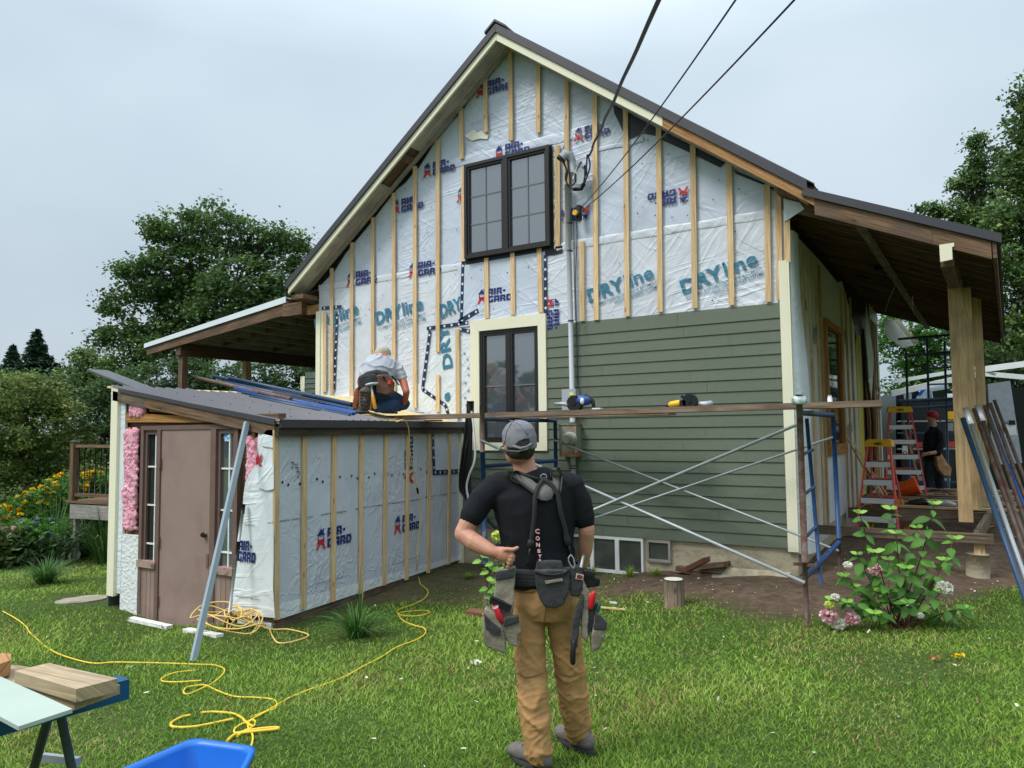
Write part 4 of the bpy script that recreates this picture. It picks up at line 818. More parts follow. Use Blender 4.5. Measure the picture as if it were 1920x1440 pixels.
# left corner trim of the shed
for x0, x1, mt, yo in ((209, 221, 'cream', -.06), (221.5, 225, 'cream', -.04), (226, 231, 'rough', -.02), (225, 236, 'wrapw', -.03)):
    p, q = dY(x0, 727, SY+yo), dY(x1, 727, SY+yo); bb = dY(x0, 1118 if x0 < 226 else 1000, SY+yo); a = MB(); a.box(p.x, q.x, SY+yo, SY+yo+(.03 if x0 == 225 else .035), bb.z if x0 != 225 else dY(230, 1112).z, p.z-(.0 if x0 < 224 else .1)); part('corner_board' if mt == 'cream' else 'wrap_strip', a, M[mt], shed)
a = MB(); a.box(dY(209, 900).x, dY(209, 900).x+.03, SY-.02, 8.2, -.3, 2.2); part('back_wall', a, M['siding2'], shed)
a = MB(); a.box(dY(211, 900).x, dY(238, 900).x, SY-.015, SY+.03, 1.85, 2.17); part('framing_board', a, M['old'], shed)
# barge board (two weathered pieces) + metal edge
bt = [dY(213, 733, SY-.05), dY(290, 752, SY-.05), dY(506, 797, SY-.05)]
def bz(x): return np.interp(x, [bt[0].x, A0.x], [bt[0].z, 1.79])
def barge(xa, xb, dz=0):
    a = MB(); a.prism([(xa, SY-.06, bz(xa)-.105+dz), (xb, SY-.06, bz(xb)-.105+dz), (xb, SY-.06, bz(xb)+dz), (xa, SY-.06, bz(xa)+dz)], (0, .045, 0)); part('barge_board', a, M['brownb'] if dz else M['old'], shed)
xm_ = dY(280, 750).x; barge(bt[0].x, xm_, .0); barge(xm_+.003, A0.x+.03, .001)
a = MB(); xa, xb = dY(235, 738).x, A0.x+.05; a.prism([(xa, SY-.075, bz(xa)+.004), (xb, SY-.075, bz(xb)+.0), (xb, SY-.075, bz(xb)+.055), (xa, SY-.075, bz(xa)+.03)], (0, .015, 0)); part('rake_trim', a, M['flash'], shed)
# roof: sheathing then corrugated sheets over the near part
XLs = dY(209, 730).x
def rz_(x, y): # roof height
    xe = A0.x+(B0.x-A0.x)*(y-A0.y)/(B0.y-A0.y)+.06; zr_ = 1.80+.02*(y-A0.y)/3.6; return zr_+(xe-x)*(2.24-1.80)/(xe-XLs)
def rpt(x, y, h=0): return V((x, y, rz_(x, y)+h))
def xe(y): return A0.x+(B0.x-A0.x)*(y-A0.y)/(B0.y-A0.y)+.075
a = MB(); y0_, y1_ = SY-.05, 8.22
a.add([rpt(XLs, y0_), rpt(xe(y0_), y0_), rpt(xe(y1_), y1_), rpt(XLs, y1_), rpt(XLs, y0_, .02), rpt(xe(y0_), y0_, .02), rpt(xe(y1_), y1_, .02), rpt(XLs, y1_, .02)], [(3, 2, 1, 0), (4, 5, 6, 7), (0, 1, 5, 4), (1, 2, 6, 5), (2, 3, 7, 6), (3, 0, 4, 7)])
part('roof_sheathing', a, M['osb'], shed)
def rsheet(ya, yb, xa, xb_off=.02, h=.026):
    a = MB(); ys = []; y = ya
    prof = [(0, 0), (.012, .02), (.032, .02), (.044, 0), (.11, 0)]
    while y < yb:
        for dy, dz in prof:
            if y+dy <= yb+.001: ys.append((y+dy, dz))
        y += .13
    rows = [[rpt(xa, yy, h+dz) for yy, dz in ys], [rpt(xe(yy)+xb_off, yy, h+dz) for yy, dz in ys]]
    a.loft(rows, closed=False, cap=False, smooth=False); sc_ = MB(); 
    part('roof_sheet', a, M['roof'], shed)
rsheet(SY-.07, SY+.9, XLs+.1); rsheet(SY+.9, SY+1.75, XLs+.3, .02, .03)
a = MB()
for k in range(7):
    for yy in (SY+.3, SY+.82, SY+1.4): x = XLs+.75+k*.3; a.ball(rpt(x, yy, .048), .006, 6, 4)
part('roof_screws', a, M['black'], shed)['kind'] = 'stuff'
# loose metal: a long sheet edge lifted at the left, small offcuts
def lsheet(pts, w_, name, label, mat='roof', th=.006, grp=None):
    a = MB(); P0, P1 = pts; d = P1-P0; s = d.cross(V((0, 0, 1))).normalized()*w_; u = s.cross(d).normalized()
    for k in range(3): a.prism([P0+s*(k/3), P0+s*((k+1)/3-.02), P1+s*((k+1)/3-.02), P1+s*(k/3)], u*th)
    for k in range(4): a.beam(P0+s*(k/3)+u*.012, P1+s*(k/3)+u*.012, .02, .02)
    return solo(name, a, M[mat], label, 'metal sheet', grp)
lsheet((atD(165, 692, 9.0), atD(300, 745, 7.9)), -.22, 'loose_roof_sheet', 'long dark metal roofing strip sticking out past the left end of the shed roof')
for k, (x0, x1, yy, lab) in enumerate([(XLs+.35, XLs+1.3, SY+1.95, 'short grey metal offcut lying nearest the lifted strip on the shed roof'), (XLs+.7, XLs+1.7, SY+2.2, 'short grey metal offcut in the middle of the roofing offcuts'), (XLs+1.0, XLs+2.0, SY+2.5, 'short grey metal offcut farthest from the door on the shed roof')]):
    lsheet((rpt(x0, yy, .06), rpt(x1, yy, .06)), .25, 'metal_offcut', lab, grp='grey metal offcuts on the shed roof')
# pipes lying on the shed roof: from far left to the kneeling man
def rpipe(p, q, r, mat, lab, grp='blue tubes lying on the shed roof', name='scaffold_tube', cat='pipe'): a = MB(); a.tube([p, q], r, 10); solo(name, a, mat, lab, cat, grp)
M['bblue'] = pm('bright_blue_pipe', '#1d4c94', .4)
def onR(x, y, h=0):
    r = ray(x, y); lo_, hi_ = 3, 14
    for _ in range(40):
        m_ = (lo_+hi_)/2; p = CAM+r*m_
        if p.z > rz_(p.x, p.y)+h: hi_ = m_ if r.z < -.02 else hi_; lo_ = m_ if r.z >= -.02 else lo_
        else: lo_ = lo_; hi_ = m_
    return CAM+r*hi_
def yp(x, y, Y, h): p = onY(x, y, Y); p.z = rz_(p.x, Y)+h; return p
rpipe(yp(370, 730, SY+1.8, .07), yp(545, 762, SY+1.6, .07), .03, M['rust'], 'rusty brown tube with open end lying on the dark roofing')
for k, (x0, Ya, x1, Yb, h, mt, lab) in enumerate([(400, 7.1, 655, 6.9, .06, 'dblue', 'navy tube along the far edge of the stack on the shed roof'), (420, 6.7, 665, 6.65, .06, 'blue', 'second tube from the far edge of the roof stack'), (440, 6.35, 668, 6.4, .05, 'bblue', 'brightest blue tube in the middle of the roof stack'),
    (455, 6.1, 662, 6.2, .05, 'blue', 'blue tube nearest the bare plywood on the shed roof'), (430, 6.9, 660, 6.75, .11, 'dblue', 'navy tube resting on top of the roof stack'), (470, 5.95, 655, 6.05, .04, 'dblue', 'dark tube at the plywood side beside the kneeling man')]):
    rpipe(yp(x0, 740, Ya, h), yp(x1, 755, Yb, h), .027, M[mt], lab)
# small tools on the bare sheathing
c_ = yp(655, 770, SY+1.75, .05); a = MB(); a.limb([c_+V((-.13, 0, 0)), c_+V((.1, .05, -.01)), c_+V((.22, .08, -.01))], [.035, .028, .02], 8); a.ball(c_+V((-.15, 0, .01)), (.05, .04, .035), 8, 6); solo('nail_gun', a, M['black'], 'black hand tool lying on the bare plywood of the shed roof', 'power tool')
for k, (px, Yy, l_, lab) in enumerate([(770, SY+2.3, .5, 'narrow wood offcut lying by the scaffold plank end on the shed roof'), (800, SY+2.7, .6, 'longer thin wood offcut close to the house wall on the shed roof')]):
    c_ = yp(px, 780, Yy, .035); a = MB(); a.beam(c_-V((l_/2, .05, 0)), c_+V((l_/2*.5, .12, 0)), .04, .02); solo('wood_offcut', a, M['brownb' if k else 'greyw'], lab, 'wood offcut', 'thin offcuts on the shed roof')
# broken sill pieces at the door foot
for (xa, ya, xb, yb, lab) in [(245, 1160, 318, 1176, 'long chipped white sill board lying in the grass left of the door foot'), (349, 1181, 412, 1193, 'short chipped white sill board lying under the brown door')]:
    p, q = gp(xa, ya, .02), gp(xb, yb, .02); a = MB(); a.beam(p, q, .07, .035); solo('broken_sill', a, M['chip'], lab, 'sill board', 'broken sill boards')
# ================================================================ SERVICE ENTRANCE
cx = onY(1076, 500, G).x
sv = thing('power_service', 'grey electric meter box with conduit, weatherhead and wires climbing the gable wall', 'electric meter', (cx, G-.05, .9))
CY = G-.10
a = MB(); a.tube([(cx-.03, CY, onY(1070, 345, CY).z), (cx-.01, CY, 3.6), (cx, CY, 2.22)], .032, 10); part('conduit', a, M['pvc'], sv)
a = MB(); a.tube([(cx, CY, 1.82), (cx, CY, 1.98)], .036, 10); a.tube([(cx, CY, 1.39), (cx+.005, CY, 1.0), (cx-.03, CY, .85), (cx-.04, CY, ZB)], .034, 10); part('conduit', a, M['pvc'], sv)
a = MB()
for z in (1.93, 1.9, 1.28, 1.25, 3.07, 3.95, 4.3): a.tube([(cx-.003, CY, z), (cx-.003, CY, z+.012)], .04, 10)
part('conduit_strap', a, M['black'], sv)
p, q = onY(1060, 797, G), onY(1090, 856, G)
a = MB(); a.box(p.x, q.x+.02, G-.17, G-.03, q.z, p.z); a.box(p.x-.01, q.x+.03, G-.18, G-.03, p.z, p.z+.012); mb_ = part('meter_box', a, M['meter'], sv)
a = MB(); mc = onY(1069, 823, G-.18); a.tube([mc+V((0, .01, 0)), mc+V((0, -.02, 0)), mc+V((0, -.025, 0)), mc+V((0, -.09, 0)), mc+V((0, -.11, 0))], [.088, .088, .075, .07, .05], 20); part('meter_dial', a, M['meterg'], mb_)
a = MB(); c_ = onY(1080, 846, G-.175); a.tube([c_, c_+V((0, -.006, 0))], .022, 12); part('sticker', a, pm('pink_sticker', '#d79a8e', .5, var=0), mb_)
p, q = onY(1063, 731, G), onY(1089, 764, G); a = MB(); a.box(p.x, q.x, G-.14, G-.03, q.z-.03, p.z); jb = part('junction_box', a, M['pvc'], sv)
c0, c1 = onY(1067.5, 736, G-.145), onY(1075, 741, G-.145); a = MB(); a.box(c0.x, c1.x, G-.145, G-.141, c1.z, c0.z); part('sticker', a, pm('yellow_sticker', '#d8e05a', .5, var=0), jb)
# weatherhead
h0 = onY(1070, 300, CY); a = MB(); a.tube([h0+V((.02, 0, -.17)), h0+V((.02, 0, -.02)), h0+V((.0, -.02, .05)), h0+V((-.05, -.05, .06)), h0+V((-.09, -.07, .02))], [.04, .05, .062, .066, .058], 12); part('weatherhead', a, M['pvc'], sv)
a = MB(); a.tube([h0+V((-.09, -.07, .03)), h0+V((-.105, -.08, .0))], .054, 12); part('weatherhead_face', a, M['black'], sv)
def pxtube(pts, r, Y, n=7, sm=True): P = [onY(x, y, Y) for x, y in pts]; return tubes(P, r, n)
def cr(P, n=6, closed=False):            # Catmull-Rom
    P = [V(p) for p in P]; o = []; m = len(P)
    for i in range(m if closed else m-1):
        p0, p1, p2, p3 = (P[(i-1) % m], P[i], P[(i+1) % m], P[(i+2) % m]) if closed else (P[max(i-1, 0)], P[i], P[i+1], P[min(i+2, m-1)])
        for k in range(n):
            t = k/n; o.append(.5*((2*p1)+(p2-p0)*t+(2*p0-5*p1+4*p2-p3)*t*t+(3*p1-p0-3*p2+p3)*t**3))
    if not closed: o.append(P[-1])
    return o
def tubes(P, r, n=7): a = MB(); a.tube(cr(P), r, n); return a
for pts in ([(1060, 288), (1055, 300), (1062, 318), (1060, 335), (1068, 350), (1080, 357), (1092, 350), (1097, 340), (1105, 318), (1106, 305), (1102, 290)],
            [(1062, 292), (1058, 305), (1064, 322), (1062, 340), (1070, 352), (1082, 356)], [(1064, 300), (1068, 330), (1070, 348), (1079, 340), (1078, 325)], [(1094, 344), (1098, 322), (1100, 305), (1101, 290)]):
    part('loop_cable', pxtube(pts, .010, G-.16), M['black'], sv)
a = MB(); a.tube([onY(1076, 355, G-.16), onY(1090, 354, G-.16), onY(1095, 344, G-.16)], .026, 8); part('cable_sleeve', a, M['black'], sv)
a = MB(); c_ = onY(1086, 322, G-.13); a.obox(c_, (.06, 0, .02), (0, .03, 0), (0, 0, .03)); a.tube([c_+V((-.08, 0, -.08)), c_+V((.0, -.03, .06)), c_+V((.06, -.05, .10))], .018, 7); a.obox(c_+V((.03, -.02, -.08)), (.05, 0, .0), (0, .01, 0), (0, 0, .09)); part('clamp_bracket', a, M['galv'], sv)
a = MB(); c_ = onY(1098, 318, G-.13); a.tube([c_+V((0, 0, -.07)), c_+V((0, 0, .05))], .022, 8); part('insulator', a, M['dblue'], sv)
a = MB(); c_ = onY(1079, 399, CY-.05); a.tube([c_+V((0, .04, 0)), c_+V((0, -.02, 0))], .034, 14); part('yellow_knob', a, M['yellow'], sv)
a = MB(); a.box(c_.x-.0, c_.x+.05, CY-.03, CY+.03, c_.z-.09, c_.z+.10); part('bracket', a, M['black'], sv)
for pts in ([(1075, 403), (1076, 450), (1077, 520), (1079, 602)], [(1081, 405), (1082, 450), (1079, 520), (1081, 602), (1083, 700), (1084, 730)], [(1084, 404), (1092, 402), (1094, 394), (1090, 390)]):
    part('thin_cable', pxtube(pts, .005, CY-.04), M['black'], sv)
# overhead wires run from the wall up over the viewer to a pole behind on the right
def wire(p, q, rad, lab, sag=.25, name='overhead_wire', wob=0):
    P = []
    for k in range(25):
        t = k/24; c = p.lerp(q, t); c.z -= sag*4*t*(1-t); c.x += wob*math.sin(t*26)*(1-t)
        P.append(c)
    a = MB(); a.tube(P, rad, 7); solo(name, a, M['black'], lab, 'wire', 'wires running up from the gable wall')
def far(x, y, D): return atD(x, y, D)
wire(onY(1104, 292, G-.16), far(1262, -60, 3.2), .013, 'thick twisted black service cable, leftmost of the three overhead wires', .0, wob=.012)
wire(onY(1090, 389, G-.15), far(1420, -60, 3.2), .005, 'thin straight black wire in the middle of the three overhead wires', .06)
wire(onY(1086, 399, G-.15), far(1545, -60, 3.2), .0055, 'thin black wire, rightmost of the three overhead wires', .06)
# bundle of black hoses hanging at the shed corner
for k, pts in enumerate([[(878, 752), (876, 800), (868, 850), (864, 905), (875, 935), (905, 965), (930, 990)], [(882, 752), (880, 810), (873, 860), (868, 910), (880, 938), (910, 970)], [(886, 752), (884, 800), (879, 860), (874, 905), (882, 930), (904, 956)],
    [(881, 754), (883, 820), (881, 870), (880, 915), (890, 940), (915, 975)], [(875, 775), (870, 830), (863, 880), (862, 915), (870, 930), (898, 958)]]):
    solo('black_hose', pxtube(pts, .022 if k < 4 else .012, 7.95-.03*k), M['black'], ['outermost black hose hanging at the shed corner', 'second thick black hose in the bundle beside the shed', 'inner black hose next to the window casing', 'black hose overlapping the white cable beside the window', 'thin black cable looping left of the hose bundle'][k], 'hose', 'black hoses hanging between shed and window')
solo('white_cable', pxtube([(884, 770), (888, 800), (891, 845), (889, 868), (880, 890), (875, 912), (878, 935)], .014, 7.8), M['white'], 'white cable hanging in a curve beside the black hoses', 'cable')
# ================================================================ SCAFFOLD
sX0, sX1, sY0, sY1 = -4.40, -1.20, 6.5, 8.08
scf = thing('scaffold', 'steel scaffold bay with rusty and blue posts and crossed grey braces before the siding', 'scaffold', (-2.8, 6.5, 0))
def pole(p, q, r, mat, nm): a = MB(); a.tube([p, q], r, 10); return part(nm, a, mat, scf)
zt = 1.84
ptop = onY(1497, 728, sY0).z; pbot = gz(sX1, sY0)
ob = onY(1513, 1165, sY0); ot = onY(1498, 735, sY0)
pole((ot.x, sY0, 1.99), (ob.x, sY0, .62), .026, M['rust'], 'post'); pole((ob.x, sY0, .62), (ob.x, sY0, gz(ob.x, sY0)-.03), .02, M['rust'], 'jack_leg')
ib, it = onY(1576, 1090, sY1), onY(1561, 770, sY1)
pole((it.x, sY1, zt), (ib.x, sY1, .62), .023, M['blue'], 'post'); pole((ib.x, sY1, .62), (ib.x, sY1, gz(ib.x, sY1)-.02), .02, M['rust'], 'jack_leg')
lb = onY(911, 1150, sY0); lt = onY(904, 755, sY0)
pole((lt.x, sY0, 1.98), (lt.x, sY0, 1.5), .027, M['rust'], 'post'); pole((lt.x, sY0, 1.5), (lb.x, sY0, .35), .027, M['blue'], 'post'); pole((lb.x, sY0, .35), (lb.x, sY0, -.08), .02, M['rust'], 'jack_leg')
a = MB(); a.obox((lb.x, sY0, .36), (.09, 0, 0), (0, .01, 0), (0, 0, .012)); a.obox((ob.x, sY0, .60), (.09, 0, .0), (0, .01, 0), (0, 0, .012)); part('jack_nut', a, M['rust'], scf)
li = onY(1041, 790, sY1); pole((li.x, sY1, zt), (li.x, sY1, .1), .024, M['blue'], 'post')
for (a0, b0) in (((lt.x, sY0, zt), (li.x, sY1, zt)), ((ot.x, sY0, zt), (it.x, sY1, zt)), ((lt.x, sY0, 1.35), (li.x, sY1, 1.35)), ((ob.x, sY0, .50), (ib.x, sY1, .58)), ((lb.x, sY0, .5), (li.x, sY1, .5))):
    pole(a0, b0, .024, M['blue'] if a0[2] != zt else M['dblue'], 'crossbar')
mx_, my_ = ob.x+(ib.x-ob.x)*.36, sY0+(sY1-sY0)*.36
pole((mx_-.06, my_, 1.80), (mx_+.01, my_, .35), .017, M['blue'], 'ladder_post')
for z in (1.52, 1.19, .84, .52): pole((ot.x+(ob.x-ot.x)*(1.9-z)/1.9, sY0, z-.03), (mx_-.02, my_, z), .015, M['dblue'], 'rung')
for (p, q, Y) in (((1008, 848), (1500, 1062), sY0-.03), ((1496, 792), (1010, 990), sY0-.03)): pole(onY(*p, Y), onY(*q, Y), .014, M['galv'], 'brace') if False else None
Lx, Rx = lt.x, ob.x
pole((Lx, sY0-.03, 1.62), (Rx, sY0-.03, .46), .014, M['galv'], 'brace'); pole((Lx, sY0-.045, .42), (Rx-.02, sY0-.045, 1.74), .014, M['galv'], 'brace')
pole((li.x, sY1-.03, 1.60), (ib.x, sY1-.03, .50), .012, M['rust'] if False else M['galv'], 'brace'); pole((li.x, sY1-.045, .50), (it.x, sY1-.045, 1.62), .012, M['galv'], 'brace')
a = MB(); c_ = V((ot.x, sY0, 1.94))
a.tube([c_+V((math.cos(t)*.05, math.sin(t)*.05, 0)) for t in np.linspace(0, 6.28, 17)[:-1]], [(.012, .033)]*16, 8, closed=True, ref=(0, 0, 1)); solo('tape_roll', a, pm('whitish_tape', '#cfdedd', .5, c2='#6b7a78', c2pos=(.5, .6), scale=30), 'roll of pale tape hung over the top of the rusty scaffold post', 'tape roll')
def plank(p, q, w_, t_, lab, mat='plankm', name='scaffold_plank'): a = MB(); a.beam(p, q, w_, t_); return solo(name, a, M[mat], lab, 'plank', 'planks across the scaffold')
z0_ = zt+.025
pe = onY(1637, 760, sY0+.25); 
plank(V((onY(940, 780, sY0+.15).x, sY0+.15, z0_+.02)), V((pe.x+.05, sY0+.42, z0_+.045)), .24, .052, 'long front scaffold plank running past the right corner of the house')
plank(V((onY(735, 770, sY0+.75).x, sY0+.75, z0_+.035)), V((onY(1235, 770, sY0+.55).x, sY0+.55, z0_+.035)), .24, .052, 'scaffold plank reaching left onto the shed roof')
plank(V((onY(945, 770, sY0+1.25).x, sY0+1.25, z0_+.03)), V((onY(1260, 762, sY0+1.25).x, sY0+1.25, z0_+.03)), .24, .052, 'rear scaffold plank close to the wall behind the blue tool')
PT = z0_+.045
# tools on the planks
def tool(name, lab, cat, loc): return thing(name, lab, cat, loc)
c_ = onY(1078, 757, sY0+.55); c_.z = PT+.09
t_ = tool('circular_saw', 'black and blue circular saw lying on the plank beside the conduit', 'power saw', c_)
a = MB(); a.tube([c_+V((0, -.03, 0)), c_+V((0, .03, 0))], .085, 18); a.tube([c_+V((0, -.035, 0)), c_+V((0, -.04, 0))], .02, 10); part('blade_guard', a, M['black'], t_)
a = MB(); a.limb([c_+V((.05, .02, .03)), c_+V((.14, .03, .03))], [.06, .05], 10); part('motor', a, M['bblue'], t_)
a = MB(); a.limb([c_+V((.12, .02, .08)), c_+V((.2, .02, .02)), c_+V((.21, .02, -.05))], [.02, .022, .02], 8); part('handle', a, M['black'], t_)
a = MB(); a.tube([c_+V((-.06, 0, -.01)), c_+V((-.15, -.02, -.0)), c_+V((-.23, -.04, .0))], [.03, .02, .014], 8); part('nozzle', a, M['galv'], t_)
a = MB(); a.ball(c_+V((.10, -.03, .02)), (.025, .02, .035), 8, 6); part('cap', a, M['white'], t_)
c_ = onY(1268, 755, sY0+.3); c_.z = PT+.03
t_ = tool('cordless_drill', 'yellow and black cordless drill lying on the front plank', 'drill', c_)
a = MB(); a.limb([c_+V((-.05, 0, .01)), c_+V((.03, 0, .02))], [.03, .032], 10); part('drill_body', a, M['yellow'], t_)
a = MB(); a.limb([c_+V((-.07, 0, 0)), c_+V((-.10, 0, 0))], [.018, .012], 8); a.obox(c_+V((.07, 0, .01)), (.03, 0, 0), (0, .03, 0), (0, 0, .035)); part('chuck', a, M['black'], t_)
c_ = onY(1294, 750, sY0+.3); c_.z = PT+.065
t_ = tool('angle_grinder', 'round black grinder lying between the yellow drill and a grey tool', 'grinder', c_)
a = MB(); a.tube([c_+V((0, -.03, 0)), c_+V((0, .03, 0))], .068, 18); a.tube([c_+V((0, -.035, 0)), c_+V((0, -.04, 0))], .018, 10); part('grinder_disc', a, M['black'], t_)
a = MB(); a.tube([c_+V((-.03, .02, .03)), c_+V((-.09, .02, .05))], .014, 7); part('handle', a, M['black'], t_)
c_ = onY(1321, 755, sY0+.3); c_.z = PT+.03
a = MB(); a.limb([c_+V((-.04, 0, .01)), c_+V((.02, 0, .0)), c_+V((.05, .02, .01))], [.02, .033, .028], 9); solo('tape_measure', a, M['galv'], 'grey round hand tool at the right end of the tools on the plank', 'hand tool')
c_ = onY(1556, 750, sY0+.4); c_.z = PT+.035; a = MB(); a.tube([c_-V((0, 0, .03)), c_+V((0, 0, .02)), c_+V((0, 0, .03)), c_+V((0, 0, .05))], [.02, .02, .016, .016], 10); solo('small_bottle', a, M['white'], 'small white-capped bottle standing on the plank near the house corner', 'bottle')
c_ = onY(1120, 766, sY0+.42); c_.z = PT+.012; a = MB(); a.obox(c_, (.045, 0, 0), (0, .03, 0), (0, 0, .02)); solo('white_block', a, M['white'], 'little white block on the plank right of the saw', 'block')
# ================================================================ RIGHT SIDE: platform, ladders, lumber
def pbeam(p, q, w_, h_, mat, nm, par, up=(0, 0, 1)): a = MB(); a.beam(p, q, w_, h_, up); return part(nm, a, mat, par)
dk = thing('porch_platform', 'low half-dismantled porch platform of old joists and boards beside the house', 'platform', (-.8, 9.5, .3))
pbeam(V((-1.62, 9.25, .55)), V((.10, 9.25, .55)), .05, .10, M['old'], 'rim_joist', dk)
for k, (y, z) in enumerate([(11.6, .52), (13.0, .52), (14.5, .5)]): pbeam(V((-1.6, y, z)), V((.7, y, z)), .05, .15, M['old'], 'joist', dk)
for x in (-.05,): pbeam(V((x, 9.3, .55)), V((x+.35, 15, .55)), .05, .14, M['old'], 'joist', dk)
for k, (y, z, l_) in enumerate([(11.8, .62, 1.9), (12.15, .64, 1.7), (12.5, .62, 1.8), (12.9, .62, 1.9), (13.3, .62, 1.9), (13.7, .62, 2.0), (14.1, .62, 2.0), (14.5, .62, 2.0), (14.9, .62, 2.1), (15.3, .62, 2.1)]): pbeam(V((-1.2, y, z)), V((-1.2+l_, y, z)), .14, .03, M['old'] if k % 3 else M['pine'], 'deck_board', dk)
a = MB(); c_ = V((-.03, 9.33, 0)); a.box(c_.x-.05, c_.x+.05, 9.28, 9.38, .3, .5); part('short_post', a, M['pine'], dk)
a = MB(); a.tube([V((-.06, 9.33, .02)), V((-.05, 9.33, .38))], .11, 16); part('concrete_pier', a, M['conc'], dk)
def ladder(name, lab, base, H, W, D, rz, steps):
    """fibreglass step ladder in its own frame: +y is the back"""
    t_ = thing(name, lab, 'ladder', base, 'red step ladders on the porch side', local=True, rz=rz)
    wt = W*.52; yt = D*.45
    for s in (-1, 1):
        a = MB(); a.beam((s*W/2, 0, 0), (s*wt/2, yt, H-.05), .022, .07, up=(0, 1, 0)); part('rail', a, M['red'], t_)
        a = MB(); a.beam((s*W*.44, D, 0), (s*wt*.42, yt+.1, H-.1), .02, .035, up=(0, 1, 0)); part('rear_rail', a, M['red'], t_)
        a = MB(); a.box(s*W/2-.035, s*W/2+.035, -.03, .05, -.005, .09); part('foot', a, M['yellow'], t_)
        a = MB(); a.box(s*W*.44-.03, s*W*.44+.03, D-.03, D+.04, -.005, .07); part('foot', a, M['yellow'], t_)
    a = MB(); a.loft([[V((-wt/2-.035, yt-.06, H-.10)), V((wt/2+.035, yt-.06, H-.10)), V((wt/2+.035, yt+.16, H-.10)), V((-wt/2-.035, yt+.16, H-.10))], [V((-wt/2-.02, yt-.05, H-.02)), V((wt/2+.02, yt-.05, H-.02)), V((wt/2+.02, yt+.15, H-.02)), V((-wt/2-.02, yt+.15, H-.02))], [V((-wt/2+.0, yt-.03, H)), V((wt/2, yt-.03, H)), V((wt/2, yt+.13, H)), V((-wt/2, yt+.13, H))]], smooth=False); part('top_cap', a, M['yellow'], t_)
    a = MB(); a.tube([V((.055*math.cos(u), yt-.062, H-.06+.016*math.sin(u))) for u in np.linspace(0, 6.28, 17)[:-1]], .003, 5, closed=True); a.box(-.032, .032, yt-.064, yt-.06, H-.066, H-.054); part('cap_emblem', a, M['inkk'], t_)
    for i in range(steps):
        u = (i+1)/(steps+1); z = u*(H-.05)*.98; w2 = (W+(wt-W)*u)/2; y = yt*u
        a = MB(); a.box(-w2, w2, y-.03, y+.06, z-.012, z+.012); a.box(-w2, w2, y-.038, y-.03, z-.06, z+.01); st = part('step', a, pm('pale_step', '#d9dcdc', .45, var=.05), t_)
        a = MB(); a.box(-w2+.01, w2-.01, y-.025, y+.058, z+.0125, z+.018); part('step_grip', a, M['sole'], st)
        for s in (-1, 1): a = MB(); a.beam((s*(w2-.01), y-.036, z-.12), (s*(w2-.09), y-.036, z-.05), .006, .014, up=(0, 1, 0)); part('step_brace', a, M['alu'], st)
        a = MB(); w3 = (W*.88+(wt*.84-W*.88)*u)/2; yb = D+(yt+.1-D)*u; a.box(-w3, w3, yb-.01, yb+.01, z-.02, z+.02); part('rear_bar', a, M['red'], t_)
    return t_
f0, f1 = onZ(1605, 1003, gz(-1.1, 10)), onZ(1686, 1009, gz(-.8, 10)); bc = (f0+f1)/2
ladder('step_ladder', 'nearer short red step ladder with yellow cap standing in the dirt', bc, 1.30, (f1-f0).length, .75, math.atan2(f1.y-f0.y, f1.x-f0.x), 4)
q0 = atD(1700, 950, 12.3); q0.z = .5
ladder('step_ladder', 'farther taller red step ladder behind the first one near the worker in the red cap', q0, 1.58, .62, .9, R_(10), 5)
for k, (x0, y0, x1, y1, D0, D1, mt, lab) in enumerate([(1588, 822, 1660, 948, 10.8, 10.6, 'pine', 'thin board leaning at the left of the lumber behind the ladder'), (1600, 830, 1668, 950, 11.2, 10.9, 'batten', 'pale strip of wood leaning in the middle behind the near ladder'), (1612, 850, 1678, 952, 11.6, 11.2, 'fresh', 'reddish strip of wood leaning at the right behind the near ladder'), (1692, 790, 1722, 900, 12.8, 12.6, 'brownb', 'wide brown board leaning behind the far ladder')]):
    a = MB(); a.beam(atD(x0, y0, D0), atD(x1, y1, D1), .05 if k < 3 else .14, .02); solo('leaning_board', a, M[mt], lab, 'board', 'boards leaning behind the ladders')
c_ = atD(1705, 915, 12.0); a = MB(); rot = Matrix.Rotation(R_(68), 3, 'Y')
rings = [[c_+rot @ V((math.cos(u)*r, math.sin(u)*r, z)) for u in np.linspace(0, 6.28, 17)[:-1]] for z, r in ((-.13, .09), (-.12, .11), (.12, .145), (.13, .15), (.12, .135), (-.10, .10))]
a.loft(rings, cap=False); bk = solo('orange_bucket', a, M['orange'], 'orange plastic bucket lying on its side between the ladders', 'bucket')
jr = random.Random(5)
a = MB()
for k in range(26):
    p = atD(jr.uniform(1668, 1790), jr.uniform(925, 955), jr.uniform(11, 13)); p.z = .60+jr.uniform(.0, .08); d = V((jr.uniform(-1, 1), jr.uniform(-.6, .6), 0)).normalized()*jr.uniform(.08, .35); a.beam(p-d, p+d, .05, .02)
solo('lumber_scraps', a, M['brownb'], 'scattered wood scraps covering the porch platform', 'wood scraps', kind='stuff')
for k, (x, y, D, s_, mt, lab, cat) in enumerate([(1725, 962, 10.4, .11, 'black', 'black tool lying on the platform edge behind the shrub', 'power tool'), (1767, 968, 10.2, .12, 'galv', 'grey nail gun lying right of the black tool on the platform edge', 'nail gun')]):
    p = atD(x, y, D); p.z = .66; a = MB(); a.limb([p-V((s_, 0, 0)), p+V((s_*.4, 0, .02)), p+V((s_*1.2, 0, 0))], [.04, .05, .03], 8); a.limb([p, p+V((.02, 0, -.05))], [.03, .02], 8); solo('power_tool', a, M[mt], lab, cat)
